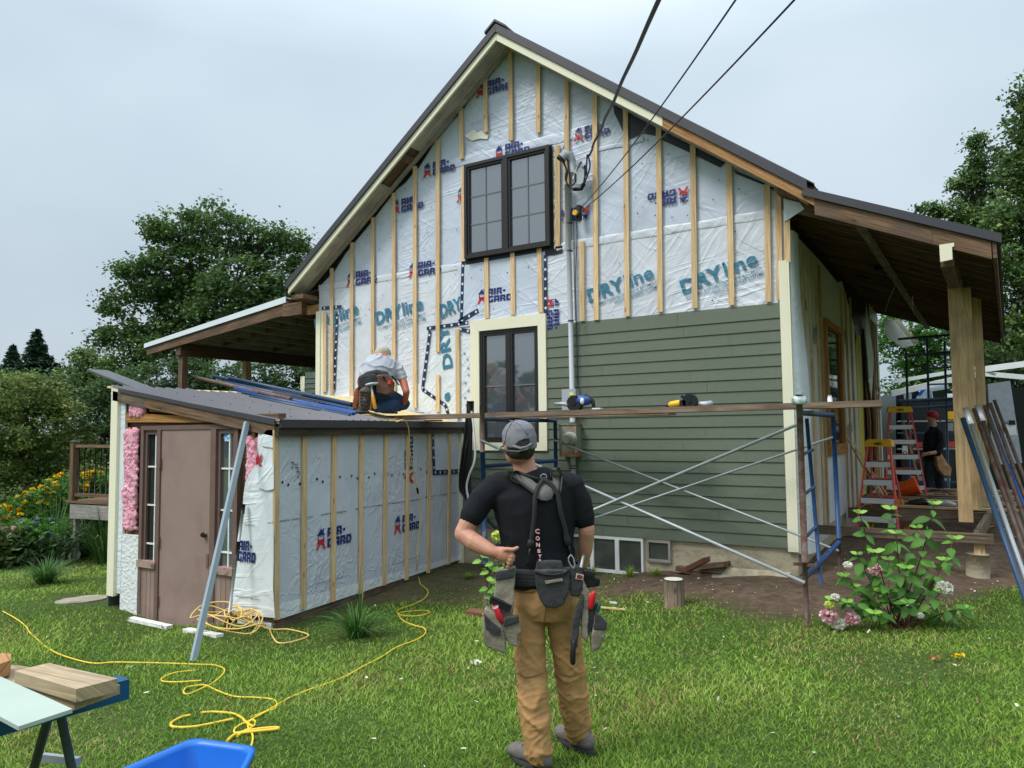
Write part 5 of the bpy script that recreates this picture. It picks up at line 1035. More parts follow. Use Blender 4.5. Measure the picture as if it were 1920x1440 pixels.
for k, (x, y) in enumerate([(1586, 957), (1628, 955), (1650, 958)]):
    p = atD(x+40, y+2, 10.6); p.z = .63; a = MB(); a.box(p.x-.04, p.x+.04, p.y-.03, p.y+.03, p.z, p.z+.06); solo('yellow_clamp', a, M['yellow'], ['leftmost yellow clamp on the joist behind the near ladder', 'middle yellow clamp on the joist behind the near ladder', 'rightmost yellow clamp on the joist behind the near ladder'][k], 'clamp', 'yellow clamps on the platform')
for k, y0 in enumerate((0, 1, 2)):
    P = [gp(1830+jr.uniform(-8, 8)+t*12, 950+y0*14+t*4+jr.uniform(-4, 4), .01) for t in range(9)]; solo('yellow_hose', tubes(P, .008, 6), M['cord2'], ['upper tangle of yellow air hose in the grass right of the porch post', 'middle strand of yellow air hose in the grass right of the porch post', 'lower strand of yellow air hose in the grass right of the porch post'][k], 'hose', 'yellow hoses on the right lawn')
# ---- stacked frames and pipes leaning at the right edge
D_p = 7.3
for k, (x0, y0, x1, y1, D0, D1, r, mt, lab) in enumerate([
    (1805, 784, 1915, 1102, 7.2, 6.6, .024, 'dblue', 'dark blue pipe with an open black end, leftmost of the leaning bundle'),
    (1812, 770, 1925, 1092, 7.3, 6.7, .022, 'galv', 'pale worn pipe with a bright sleeve beside the dark blue pipe'),
    (1826, 766, 1938, 1085, 7.4, 6.8, .020, 'rust', 'brown rusty pipe, third from the left of the leaning bundle'),
    (1834, 765, 1944, 1075, 7.5, 6.9, .022, 'rust', 'pipe with a wide galvanised collar in the middle of the leaning bundle'),
    (1846, 760, 1955, 1070, 7.6, 7.0, .020, 'rust', 'rusty pipe just right of the collared one in the leaning bundle'),
    (1852, 770, 1965, 1066, 7.6, 7.0, .012, 'bblue', 'thin bright blue rod inside the leaning pipe bundle'),
    (1856, 756, 1968, 1060, 7.7, 7.1, .019, 'rust', 'brown pipe near the right of the leaning bundle'), (1864, 750, 1980, 1050, 7.8, 7.2, .017, 'rust', 'farthest right brown pipe of the leaning bundle')]):
    p, q = atD(x0, y0, D0), atD(x1, y1, D1); q.z = gz(q.x, q.y) if False else q.z
    d = (q-p); gzq = gz(q.x, q.y); q2 = p+d*((p.z-gzq)/(p.z-q.z)); a = MB(); a.tube([p, q2], r, 10)
    o_ = thing('leaning_pipe', lab, 'pipe', q2, 'scaffold pipes leaning at the right edge'); part('pipe', a, M[mt], o_)
    if k in (1, 3): a = MB(); a.tube([p-d.normalized()*.03, p+d.normalized()*.14], r*1.22, 10); part('sleeve', a, M['galv'], o_)
    if k == 0: a = MB(); a.tube([p-d.normalized()*.002, p+d.normalized()*.001], r*.8, 10); part('open_end', a, M['inkk'], o_)
# ---- trailer behind
TD = 17
tr_ = thing('cargo_trailer', 'black enclosed trailer with white roof rails and open grey door behind the porch', 'trailer', atD(1800, 950, TD))
T = lambda x, y, D=TD: atD(x, y, D)
a = MB(); a.prism([T(1680, 737), T(1990, 722), T(1990, 955), T(1680, 945)], (-1.5, 5, 0)); part('body', a, M['trailer'], tr_)
a = MB(); a.beam(T(1672, 738, 16.8), T(1850, 698, 16.8), .06, .13); part('roof_rail', a, M['white'], tr_); a = MB(); a.beam(T(1835, 700, 16.7), T(2010, 715, 16.2), .06, .11); part('roof_rail', a, M['white'], tr_)
a = MB(); a.beam(T(1672, 716, 16.6), T(1830, 690, 16.6), .06, .08); part('awning_bar', a, M['white'], tr_); a = MB(); a.beam(T(1840, 693, 16.4), T(2000, 672, 16), .06, .13); part('awning_bar', a, M['white'], tr_); a = MB(); a.beam(T(1838, 692, 16.4), T(1866, 702, 16.4), .05, .05); part('awning_bracket', a, M['white'], tr_)
a = MB(); a.prism([T(1712, 752, 16.9), T(1738, 718, 16.9), T(1745, 718, 16.9), T(1719, 752, 16.9)], (0, .01, 0)); part('stripe', a, M['bluestripe'], tr_)
a = MB(); a.prism([T(1719, 752, 16.9), T(1745, 718, 16.9), T(1778, 716, 16.9), T(1778, 727, 16.9), T(1746, 733, 16.9), T(1744, 752, 16.9)], (0, .01, 0)); part('side_panel', a, M['lblue'], tr_)
a = MB(); a.beam(T(1746, 733, 16.85), T(1748, 746, 16.85), .02, .03); a.beam(T(1746, 733, 16.85), T(1780, 727, 16.85), .02, .03); part('window_frame', a, M['white'], tr_)
a = MB(); a.prism([T(1852, 720, 12.5), T(1894, 714, 12.5), T(1917, 868, 12.2), T(1862, 872, 12.2)], (-.02, .05, 0)); dr_ = part('ramp_door', a, M['tgrey'], tr_)
a = MB(); a.prism([T(1881, 796, 12.3), T(1904, 795, 12.3), T(1907, 815, 12.3), T(1884, 817, 12.3)], (0, -.004, 0)); part('sticker', a, M['white'], dr_); a = MB(); a.prism([T(1891, 788, 12.3), T(1903, 788, 12.3), T(1904, 796, 12.3), T(1892, 797, 12.3)], (0, -.02, 0)); part('latch', a, M['black'], dr_)
a = MB(); a.prism([T(1690, 755, 16.7), T(1790, 752, 16.7), T(1790, 930, 16.5), T(1690, 930, 16.5)], (0, .02, 0)); part('open_side', a, M['inkk'], tr_)
for k, y in enumerate((752, 790, 812, 842, 905)): a = MB(); a.beam(T(1688, y, 16.2), T(1792, y-1, 16.2), .25, .03); part('shelf', a, M['dblue'] if k % 2 == 0 else M['galv'], tr_)
for k in range(16):
    x = jr.uniform(1692, 1785); y = [750, 788, 810, 840, 903][k % 5]; h = jr.uniform(.05, .18); p = T(x, y, 16.1); a = MB(); a.box(p.x-.07, p.x+.07, p.y-.05, p.y+.05, p.z+.02, p.z+.02+h); part('stored_item', a, [M['white'], M['yellow'], M['galv'], M['red'], M['pvc']][k % 5], tr_)
a = MB(); q = [T(1692, 836, 15.8), T(1705, 835, 15.8), T(1705, 857, 15.8), T(1692, 858, 15.8)]; a.prism(q, (0, -.01, 0)); pl_ = part('label_plate', a, M['white'], tr_); B = MB(); addtxt(B, 'O.', T(1693, 853, 15.75), V((1, .1, 0)), V((0, 0, 1)), .1, .09, .03); part('printed_lettering', B, M['inkb'], pl_)
# ---- tall blue scaffold frames between house and trailer
s2 = thing('rear_scaffold', 'tall dark blue scaffold frames standing between the porch and the trailer', 'scaffold', atD(1740, 950, 14))
def p2(x0, y0, x1, y1, D=14, r=.022, mt='dblue', nm='post'): a = MB(); a.tube([atD(x0, y0, D), atD(x1, y1, D)], r, 8); part(nm, a, M[mt], s2)
for x, y0 in ((1699, 664), (1738, 632), (1771, 640), (1843, 650)): p2(x, y0, x+8, 930, 14.6 if x != 1843 else 12)
p2(1684, 636, 1790, 627, nm='crossbar'); p2(1699, 668, 1790, 659, nm='crossbar'); p2(1740, 691, 1790, 688, nm='crossbar', r=.016); p2(1741, 721, 1792, 719, nm='crossbar', r=.016); p2(1684, 752, 1790, 748, nm='crossbar', r=.03); p2(1700, 765, 1790, 761, 14, .02, nm='crossbar')
p2(1836, 655, 1840, 720, 12, .014, nm='rung_post')
for y in (664, 686, 710, 735): p2(1837, y, 1846, y-1, 12, .01, nm='rung')
# ================================================================ LEFT DECK AND GRILL
dc = thing('garden_deck', 'small raised wooden deck with black balusters left of the shed', 'deck', (-12.2, 6.6, 0))
dp, dq = atD(132, 938, 12), atD(215, 940, 12)
ddir = V((1, .12, 0)).normalized(); dz = .68; o0 = V((dp.x, dp.y, 0))
def dpt(t, d=0, z=0): return o0+ddir*t+V((-ddir.y, ddir.x, 0))*d+V((0, 0, z))
a = MB()
for k in range(14): b_ = MB(); b_.beam(dpt(-.12, .06+.14*k, dz-.02), dpt(3.4, .06+.14*k, dz-.02), .13, .035); part('deck_board', b_, M['brownb'], dc)
a = MB(); a.beam(dpt(0, .02, dz-.17), dpt(3.4, .02, dz-.17), .05, .22); part('rim_joist', a, M['greyw'], dc)
a = MB(); a.beam(dpt(0, .05, dz), dpt(0, .05, dz+.93), .10, .10, up=(0, 1, 0)); ps = part('rail_post', a, M['brownb'], dc); a = MB(); c_ = dpt(0, .05, dz+.94); a.loft([[c_+V((sx*.065, sy*.065, 0)) for sx, sy in ((-1, -1), (1, -1), (1, 1), (-1, 1))], [c_+V((sx*.02, sy*.02, .035)) for sx, sy in ((-1, -1), (1, -1), (1, 1), (-1, 1))]], smooth=False); part('post_cap', a, M['black'], ps)
a = MB(); a.beam(dpt(.04, .05, dz+.87), dpt(3.3, .05, dz+.87), .06, .045); part('rail', a, M['brownb'], dc); a = MB(); a.beam(dpt(.04, .05, dz+.09), dpt(3.3, .05, dz+.09), .05, .05); part('rail', a, M['brownb'], dc)
for k in range(22): a = MB(); a.tube([dpt(.12+.13*k, .05, dz+.11), dpt(.12+.13*k, .05, dz+.85)], .009, 6); part('baluster', a, M['inkk'], dc)
for t, w2, mt in ((.02, .05, 'greyw'), (.95, .05, 'greyw')): a = MB(); a.beam(dpt(t, .1, -.6), dpt(t, .1, dz-.28), w2*1.4, w2*1.4, up=(0, 1, 0)); part('deck_post', a, M[mt], dc)
a = MB(); a.tube([dpt(.28, .5, -.6), dpt(.28, .5, .08), dpt(.28, .5, .3), dpt(.24, .5, dz-.28)], [.14, .135, .11, .10], 12); part('log_post', a, M['bark'], dc)
a = MB(); g0 = dpt(.95, .45, dz); prof = [(.0, .36, .24), (.5, .35, .24), (.9, .30, .2), (1.1, .2, .12)]
rings = []
for z, rx, ry in [(.18, .34, .24), (.6, .36, .26), (.85, .34, .25), (1.0, .27, .2), (1.12, .17, .12), (1.15, .05, .04)]: rings.append([g0+V((math.cos(u)*rx*(1+.05*math.sin(5*u+z*3)), math.sin(u)*ry, z)) for u in np.linspace(0, 6.28, 25)[:-1]])
a.loft(rings); gb = thing('covered_grill', 'barbecue under a dark grey cover standing on the deck', 'barbecue', g0); part('cover', a, M['navy'], gb)
for sx in (-.3, .25):
    a = MB(); c_ = g0+V((sx, -.2, .09)); a.tube([c_+V((0, -.02, 0)), c_+V((0, .03, 0))], .09, 14); wl_ = part('wheel', a, M['black'], gb); a = MB()
    for u in range(5): a.beam(c_+V((0, -.023, 0)), c_+V((math.cos(u*1.257)*.075, -.023, math.sin(u*1.257)*.075)), .012, .004, up=(0, 1, 0))
    part('spokes', a, M['galv'], wl_)
# ================================================================ LEANING POLES, CORDS
p = dY(463, 792, SY-.08); q = gp(362, 1240, .0)
a = MB(); a.beam(p, q, .034, .045, up=(0, -1, 0)); solo('leaning_downspout', a, M['pipeg'], 'long grey square downspout leaning against the shed over the brown door', 'downspout')
b0 = gp(425, 1185, .0); b1 = dY(457, 945, SY-.09)
t_ = thing('push_broom', 'long handled grey broom with black head leaning at the shed corner', 'broom', b0)
a = MB(); a.tube([b0.lerp(b1, .12), b0.lerp(b1, .55)], .013, 8); part('handle', a, M['galv'], t_); a = MB(); a.tube([b0.lerp(b1, .55), b0.lerp(b1, .70)], .018, 8); a.tube([b0.lerp(b1, .92), b1], .018, 8); part('grip', a, M['black'], t_); a = MB(); a.tube([b0.lerp(b1, .70), b0.lerp(b1, .92)], .015, 8); part('handle', a, M['galv'], t_)
a = MB(); a.obox(b0.lerp(b1, .06), (.05, -.03, -.01), (.01, .02, 0), (0.02, 0, .09)); part('broom_head', a, M['black'], t_)
def gpath(pts, h=.012): return [gp(x, y, h) for x, y in pts]
def cord(paths, r, mat, lab, grp='yellow extension cords on the lawn', pre=None):
    a = MB()
    for P in paths:
        Q = cr(P, 7); a.tube(Q, r, 7)
    return solo('extension_cord', a, mat, lab, 'extension cord', grp)
c1 = [(5, 1146), (30, 1160), (48, 1174), (55, 1185), (68, 1197), (85, 1212), (110, 1226), (150, 1239), (180, 1244), (210, 1242), (240, 1242), (285, 1243), (322, 1244), (375, 1246), (400, 1247), (420, 1254), (417, 1265), (400, 1280), (380, 1290), (358, 1300), (345, 1300), (348, 1290), (365, 1286), (385, 1285), (410, 1296), (440, 1306), (480, 1308), (510, 1311), (519, 1318), (516, 1328), (500, 1334), (470, 1350), (445, 1362), (439, 1372), (450, 1373), (475, 1362), (478, 1352), (470, 1351), (465, 1362), (474, 1380), (471, 1400)]
c1b = [(366, 1257), (330, 1261), (306, 1270), (304, 1277), (325, 1279), (350, 1278), (378, 1276)]
cord([gpath(c1), gpath(c1b)], .0062, M['cord'], 'yellow cord winding from the left edge across the lawn to the blue bin')
c2 = [(788, 1095), (802, 1108), (796, 1122), (775, 1133), (750, 1142), (745, 1150), (762, 1155), (790, 1154), (806, 1148), (798, 1145), (770, 1146), (748, 1150), (755, 1163), (775, 1172), (795, 1178), (797, 1188), (780, 1200), (745, 1213), (715, 1232), (680, 1250), (650, 1267), (610, 1283), (575, 1295), (540, 1310), (500, 1333), (470, 1345)]
cord([gpath(c2)], .0062, M['cord'], 'long yellow cord crossing the lawn from the foot of the shed towards the bin')
c3 = [(425, 1390), (440, 1377), (455, 1374), (490, 1370), (520, 1367), (518, 1364), (490, 1366), (460, 1371), (445, 1380)]; c3b = [(437, 1348), (400, 1356), (360, 1363), (325, 1363), (322, 1355), (340, 1345), (356, 1341)]; c3c = [(375, 1337), (400, 1335), (435, 1338), (452, 1345), (462, 1355), (474, 1362)]
cord([gpath(c3, .02), gpath(c3b), gpath(c3c)], .0085, M['cord'], 'nearest yellow cord loops lying beside the rear corner of the blue bin')
rc = random.Random(9); P = []; cc = gp(435, 1188, 0)
for k in range(60):
    u = k*.78; rad = .16+.13*math.sin(k*.37)+.05*rc.random(); P.append(V((cc.x+math.cos(u)*rad*1.35+.05*math.sin(k*.2), cc.y+math.sin(u)*rad*.7, gz(cc.x, cc.y)+.02+.10*abs(math.sin(k*.9))+.10*abs(math.sin(k*.23)))))
Q = [P[-1]]+gpath([(500, 1178), (540, 1180), (578, 1190), (560, 1200), (525, 1206), (512, 1195), (505, 1178)], .02)
cord([P, Q], .0065, M['cord2'], 'pale yellow cord heaped in tangled coils at the shed corner')
hz = [yp(665, 768, SY+1.9, .03), yp(700, 770, SY+1.85, .03), yp(740, 772, SY+1.85, .03)]
# cord over the eave and down the wall
w1 = [onS(757, 787, .14), onS(766, 803, .13), onS(768, 840, .10), onS(776, 885, .08), onS(784, 925, .08), onS(788, 960, .08), onS(784, 1020, .08), onS(782, 1060, .08)]; w2 = gpath([(783, 1075), (788, 1095)])
cord([hz+w1+w2], .0065, M['cord2'], 'pale cord hanging from the shed roof down over the wrapped wall', 'yellow extension cords on the lawn')
a = MB(); a.tube([onS(782, 915, .085), onS(784, 925, .085)], .013, 8); solo('cord_plug', a, M['black'], 'black plug joint in the cord hanging on the wrapped wall', 'plug')
# ================================================================ FOREGROUND LEFT: sawhorse, boards, bin
sh_ = thing('sawhorse', 'blue folding sawhorse table with grey legs cut off by the left edge', 'sawhorse', (-2.6, 1.3, 0))
zt2 = .80
def tz(x, y, z): return onZ(x, y, z)
A = tz(232, 1290, zt2); Bp = tz(60, 1225, zt2); Cc = tz(-260, 1330, zt2)
hb = MB(); e0 = tz(232, 1288, zt2-.01); e1 = tz(0, 1352, zt2-.01); dd = (e0-e1).normalized(); hb.beam(e0, e1-dd*.3, .08, .07); part('top_beam', hb, M['sblue'], sh_)
# legs
for (x0, y0, x1, y1) in ((92, 1340, 74, 1460), (112, 1332, 150, 1455)):
    p = tz(x0, y0, zt2-.08); q = p+V((0, 0, -zt2+.08)); q = onZ(x1, y1+55, .0) if False else q
    sgn = -1 if x1 < x0 else 1; q = p+V((sgn*.24*cR.x, sgn*.24*cR.y, 0))+V((cF.x, cF.y, 0))*(-.10*sgn); q.z = gz(q.x, q.y)
    a = MB(); a.tube([p, q], .016, 8); part('leg', a, pm('dark_grey_leg', '#4d5358', .4, metal=.4), sh_)
p = tz(80, 1420, .45); q = tz(148, 1428, .45); a = MB(); a.beam(p, q, .02, .03); part('cross_bar', a, M['galv'], sh_)
# lumber on it
def quadboard(pts, z, th, mat, name, lab, cat, grp=None):
    P = [onZ(x, y, z) for x, y in pts]; a = MB(); a.prism(P, (0, 0, -th)); return solo(name, a, mat, lab, cat, grp)
quadboard([(28, 1258), (92, 1243), (221, 1272), (143, 1292)], zt2+.10, .042, M['cutw'], 'cut_plank', 'thick short plank with pencil lines lying on the sawhorse', 'plank')
quadboard([(-60, 1240), (40, 1248), (225, 1284), (140, 1314), (-30, 1266)], zt2+.055, .03, M['cutw'], 'cut_plank', 'wide board underneath the short thick plank on the sawhorse', 'plank')
quadboard([(-64, 1239), (136, 1329), (35, 1362), (-165, 1256)], zt2+.075, .012, M['panel'], 'cement_board', 'thin grey-green siding panel lying across the sawhorse', 'panel')
quadboard([(-20, 1230), (5, 1224), (21, 1226), (20, 1238), (-10, 1248)], zt2+.115, .05, M['fresh'], 'wood_block', 'small reddish wood block at the far left edge of the sawhorse', 'wood block')
bn = MB(); zr0 = .36
R0 = [onZ(x, y, zr0) for x, y in [(362, 1387), (472, 1402), (420, 1500), (160, 1475)]]
cB = sum(R0, V())/4
def rrect(P, inset, z, n=5, rad=.05):
    c = sum(P, V())/4; o = []
    for i in range(4):
        p = P[i]; a0 = (P[i-1]-p).normalized(); a1 = (P[(i+1) % 4]-p).normalized()
        p2_ = p+(a0+a1)*inset
        for k in range(n):
            t = k/(n-1); o.append((p2_+a0*rad*(1-t)**2+a1*rad*t**2).xy.to_3d()+V((0, 0, z)))
    return o
gzb = gz(cB.x, cB.y)
bn.loft([rrect(R0, .06, gzb), rrect(R0, .0, zr0-.03), rrect(R0, -.02, zr0-.03), rrect(R0, -.022, zr0), rrect(R0, .002, zr0), rrect(R0, .01, zr0-.02), rrect(R0, .065, gzb+.02)], cap=True)
solo('storage_bin', bn, M['bin'], 'empty bright blue plastic bin standing open on the lawn at the bottom edge', 'bin')
# ================================================================ SMALL GROUND THINGS
c_ = gp(1264, 1136, 0); a = MB(); a.tube([c_-V((0, 0, .03)), c_+V((0, 0, .235)), c_+V((0, 0, .25))], [.1, .096, .09], 18); st = solo('wood_stump', a, M['old'], 'short round weathered wood post standing in the lawn by the wall', 'post stump')
a = MB(); a.tube([c_+V((0, 0, .2505)), c_+V((0, 0, .252))], .088, 18); o_ = part('cut_top', a, pm('pale_cut_top', '#d5d0c2', .8, scale=20), st)
for k, (x, y, dx, mt, lab) in enumerate([(1305, 1072, .42, 'brownb', 'lowest wood scrap of the pile against the foundation'), (1325, 1066, .38, 'old', 'wood scrap lying slanted on the foundation pile'), (1335, 1060, .30, 'brownb', 'right-hand wood scrap of the foundation pile'), (1308, 1058, .13, 'brick', 'small brown block on top of the scrap pile')]):
    p = gp(x, y, .03+.045*k); a = MB(); a.obox(p, V((dx*.5, .05*k-.05, .02*k-.02)), V((.02, .07, 0)), V((0, 0, .026))); solo('wood_scrap', a, M[mt], lab, 'wood scrap', 'scrap pile at the foundation')
p = gp(897, 1150, .02); a = MB(); a.obox(p, (.12, .02, 0), (-.02, .07, 0), (0, 0, .025)); solo('brick_paver', a, M['brick'], 'reddish block under the left scaffold jack', 'block')
for k, (x, y, w2, rot, lab) in enumerate([(1150, 1141, .16, .1, 'thin pale offcut lying in the grass right of the man'), (1150, 1130, .05, 0, 'tiny white chip beside the pale offcut')]):
    p = gp(x, y, .015); a = MB(); a.obox(p, (w2/1.3, rot*w2, 0), (-.01, .02, 0), (0, 0, .006)); solo('wood_offcut', a, M['batten' if k == 0 else 'white'], lab, 'offcut')
a = MB(); p0_, p1_ = gp(102, 1132), gp(206, 1119); m0_ = (p0_+p1_)/2; du_ = (p1_-p0_)/2; dv_ = V((-du_.y, du_.x, 0)).normalized()*.19; pts = [m0_+du_*math.cos(u)*(1+.06*noise.noise(V((u*2, 0, 3))))+dv_*math.sin(u)*(1+.3*noise.noise(V((u*2.5, 4, 0))))+V((0, 0, .014)) for u in np.linspace(0, 6.283, 29)[:-1]]; a.prism(pts, (0, 0, -.05)); solo('stepping_stone', a, M['stone'], 'flat worn stepping stone in the lawn left of the shed', 'stone')
P = [gp(x, y, .05) for x, y in [(0, 1044), (45, 1042), (75, 1036), (100, 1040), (116, 1052), (114, 1058)]]; solo('garden_hose', tubes(P, .014, 8), pm('green_hose', '#3f8a5f', .4), 'green garden hose curving out of the flower bed', 'hose')
a = MB(); dr2 = random.Random(21)
for k in range(420):
    u = dr2.random()
    if u < .55: p = V((dr2.uniform(-5, .3), dr2.uniform(6.8, 9.8), 0))
    else: p = V((dr2.uniform(-8, 1), dr2.uniform(2, 8), 0))
    if u < .55 and dirtm(p.x, p.y) < .3: continue
    if u >= .55 and dr2.random() < .5: continue
    p.z = gz(p.x, p.y)+(.012 if u < .55 else .05); s_ = dr2.uniform(.005, .016); d = V((dr2.uniform(-1, 1), dr2.uniform(-1, 1), dr2.uniform(-.3, .3))).normalized()*s_; e_ = d.cross(V((0, 0, 1)))*.5
    a.add([p-d-e_, p+d-e_, p+d+e_, p-d+e_+V((0, 0, .004))], [(0, 1, 2, 3)])
solo('ground_litter', a, pm('pale_litter', '#c9c0ac', .8, var=.3, scale=8), 'small pale chips and petals scattered over dirt and lawn', 'litter', kind='stuff')
# ================================================================ VEGETATION
def leafmat(name, cols, rough=.55, trans=.3):
    m = bpy.data.materials.new(name); m.use_nodes = True; N, L = m.node_tree.nodes, m.node_tree.links; b = N['Principled BSDF']; o = N['Material Output']
    a = N.new('ShaderNodeAttribute'); a.attribute_name = 'tint'; r = N.new('ShaderNodeValToRGB')
    while len(r.color_ramp.elements) < len(cols): r.color_ramp.elements.new(.5)
    for e_, (p, c) in zip(r.color_ramp.elements, cols): e_.position = p; e_.color = (*(hexc(c) if isinstance(c, str) else c), 1)
    L.new(a.outputs['Fac'], r.inputs[0]); L.new(r.outputs[0], b.inputs['Base Color']); b.inputs['Roughness'].default_value = rough; b.inputs['Specular IOR Level'].default_value = .3
    t = N.new('ShaderNodeBsdfTranslucent'); L.new(r.outputs[0], t.inputs[0]); mx = N.new('ShaderNodeMixShader'); mx.inputs[0].default_value = trans; L.new(b.outputs[0], mx.inputs[1]); L.new(t.outputs[0], mx.inputs[2]); L.new(mx.outputs[0], o.inputs[0])
    return m
def npmesh(name, verts, loops, starts, mat, tint=None, smooth=False):
    me = bpy.data.meshes.new(name); nv = len(verts); me.vertices.add(nv); me.vertices.foreach_set('co', verts.astype(np.float32).ravel())
    me.loops.add(len(loops)); me.loops.foreach_set('vertex_index', loops.astype(np.int32)); me.polygons.add(len(starts)); me.polygons.foreach_set('loop_start', starts.astype(np.int32))
    if smooth: me.polygons.foreach_set('use_smooth', np.ones(len(starts), bool))
    if tint is not None: a = me.attributes.new('tint', 'FLOAT', 'POINT'); a.data.foreach_set('value', tint.astype(np.float32))
    me.materials.append(mat); me.update(calc_edges=True); me.validate(); return me
def leafcloud(name, C_, size, mat, tint, up=.35, aspect=.62, rng=RNG, droop=0):
    n = len(C_); a = rng.normal(size=(n, 3)); a[:, 2] = a[:, 2]*.6-droop; a /= np.linalg.norm(a, axis=1)[:, None]
    nn = rng.normal(size=(n, 3)); nn[:, 2] += up*3; b = np.cross(nn, a); b /= np.linalg.norm(b, axis=1)[:, None]; nr = np.cross(a, b)
    s = (size*rng.uniform(.6, 1.3, n))[:, None]
    v = np.stack([C_-a*s*.5, C_+b*s*aspect*.5-a*s*.05+nr*s*.1, C_+a*s*.55, C_-b*s*aspect*.5-a*s*.05+nr*s*.1], 1).reshape(-1, 3)
    return npmesh(name, v, np.arange(n*4), np.arange(n)*4, mat, np.repeat(tint, 4))
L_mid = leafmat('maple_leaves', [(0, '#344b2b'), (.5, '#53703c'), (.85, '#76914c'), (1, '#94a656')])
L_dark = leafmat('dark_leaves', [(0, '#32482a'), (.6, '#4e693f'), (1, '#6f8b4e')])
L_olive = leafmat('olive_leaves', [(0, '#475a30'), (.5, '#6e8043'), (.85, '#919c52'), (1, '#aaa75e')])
L_spruce = leafmat('spruce_needles', [(0, '#16261c'), (.6, '#26402e'), (1, '#3d5a3c')], trans=.1)
L_bright = leafmat('fresh_leaves', [(0, '#41682a'), (.5, '#5f933d'), (.85, '#86b94c'), (1, '#a9d166')])
L_gr = leafmat('grass_blades', [(0, '#4d6e24'), (.35, '#729732'), (.62, '#93b246'), (.8, '#b0c262'), (.9, '#bdaa70'), (1, '#a8835c')], trans=.25)
L_long = leafmat('long_grass', [(0, '#2f5224'), (.6, '#4d7a36'), (.9, '#7c9b58'), (1, '#b3a77a')], trans=.2)
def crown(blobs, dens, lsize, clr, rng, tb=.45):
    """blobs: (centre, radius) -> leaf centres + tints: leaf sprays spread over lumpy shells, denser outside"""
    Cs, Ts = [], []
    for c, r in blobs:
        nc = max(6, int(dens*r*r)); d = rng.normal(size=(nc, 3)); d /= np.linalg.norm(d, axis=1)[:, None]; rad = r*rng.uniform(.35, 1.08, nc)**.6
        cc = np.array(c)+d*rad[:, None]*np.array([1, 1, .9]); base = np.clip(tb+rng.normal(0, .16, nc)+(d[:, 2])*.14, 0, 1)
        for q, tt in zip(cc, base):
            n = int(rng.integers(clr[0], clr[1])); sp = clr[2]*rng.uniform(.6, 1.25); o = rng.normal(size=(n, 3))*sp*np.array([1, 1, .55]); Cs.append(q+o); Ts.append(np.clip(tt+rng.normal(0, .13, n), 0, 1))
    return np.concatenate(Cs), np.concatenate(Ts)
def tree(name, label, cat, pxblobs, D, base_px, lmat, seed, dens=37, lsize=0.120, clr=(33, 69, 0.210), trunk=.22, group=None, tb=.45, jit=.5, limbs=14, baseD=None, kind=None):
    rng = np.random.default_rng(seed); rr = random.Random(seed); k_ = D/FPX
    bl = [(atD(x, y, D+rr.uniform(-jit, jit)*r*k_), r*k_) for x, y, r in pxblobs]
    bp = atD(base_px, 800, baseD or D); bp.z = gz(bp.x, bp.y); t_ = thing(name, label, cat, bp, group)
    Cx, Tx = crown([(tuple(c), r) for c, r in bl], dens, lsize, clr, rng, tb)
    o = put('crown', leafcloud('crown', Cx, lsize, lmat, Tx, rng=rng), t_); PW[o.name] = Matrix.Identity(4)
    a = MB(); top = max(c.z for c, r in bl); cz = sum((c.z for c, r in bl))/len(bl); cxy = sum((c for c, r in bl), V())/len(bl)
    mid = V((bp.x*.5+cxy.x*.5, bp.y*.5+cxy.y*.5, bp.z+(cz-bp.z)*.55)); tp = V((cxy.x, cxy.y, cz+(top-cz)*.6))
    a.tube(cr([bp-V((0, 0, .3)), bp+V((0, 0, .5)), mid, tp], 4), [trunk*1.3]+[trunk*(1-.8*i/12) for i in range(12)], 9)
    for c, r in sorted(bl, key=lambda q: -q[1])[:limbs]:
        s = mid.lerp(tp, rr.random()*.6); m2 = s.lerp(c, .5)+V((0, 0, .2*r)); a.tube(cr([s, m2, c], 4), [trunk*.35*(1-.085*i) for i in range(9)], 6)
        for j in range(4):
            e_ = c+V((rr.uniform(-1, 1), rr.uniform(-1, 1), rr.uniform(-.4, 1)))*r*.8; a.tube([m2.lerp(c, .6), (c+e_)/2+V((0, 0, .05)), e_], [trunk*.13, trunk*.08, trunk*.03], 5)
    part('trunk', a, M['bark'], t_); return t_
# left maple and companions
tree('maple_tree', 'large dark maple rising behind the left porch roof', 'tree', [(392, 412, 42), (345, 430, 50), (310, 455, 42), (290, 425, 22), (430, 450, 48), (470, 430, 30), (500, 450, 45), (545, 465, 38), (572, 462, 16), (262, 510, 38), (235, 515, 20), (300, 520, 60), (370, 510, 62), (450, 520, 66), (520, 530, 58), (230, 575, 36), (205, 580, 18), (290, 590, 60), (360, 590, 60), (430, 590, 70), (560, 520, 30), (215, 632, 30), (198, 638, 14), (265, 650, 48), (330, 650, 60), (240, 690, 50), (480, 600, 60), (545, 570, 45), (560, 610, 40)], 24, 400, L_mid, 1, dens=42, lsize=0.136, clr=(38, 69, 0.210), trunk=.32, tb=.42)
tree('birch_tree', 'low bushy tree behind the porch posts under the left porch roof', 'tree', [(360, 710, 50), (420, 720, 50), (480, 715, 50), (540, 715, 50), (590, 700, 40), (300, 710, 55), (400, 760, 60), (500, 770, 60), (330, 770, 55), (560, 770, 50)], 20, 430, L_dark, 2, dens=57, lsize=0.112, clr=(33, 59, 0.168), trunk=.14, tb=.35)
tree('young_maple', 'small pale green tree between the spruces and the lifted roof strip', 'tree', [(155, 680, 26), (165, 662, 14), (185, 690, 24), (140, 705, 24), (175, 720, 34), (205, 715, 26), (215, 690, 16), (150, 745, 40)], 27, 165, L_mid, 3, dens=57, lsize=0.136, clr=(28, 55, 0.210), trunk=.1, tb=.6)
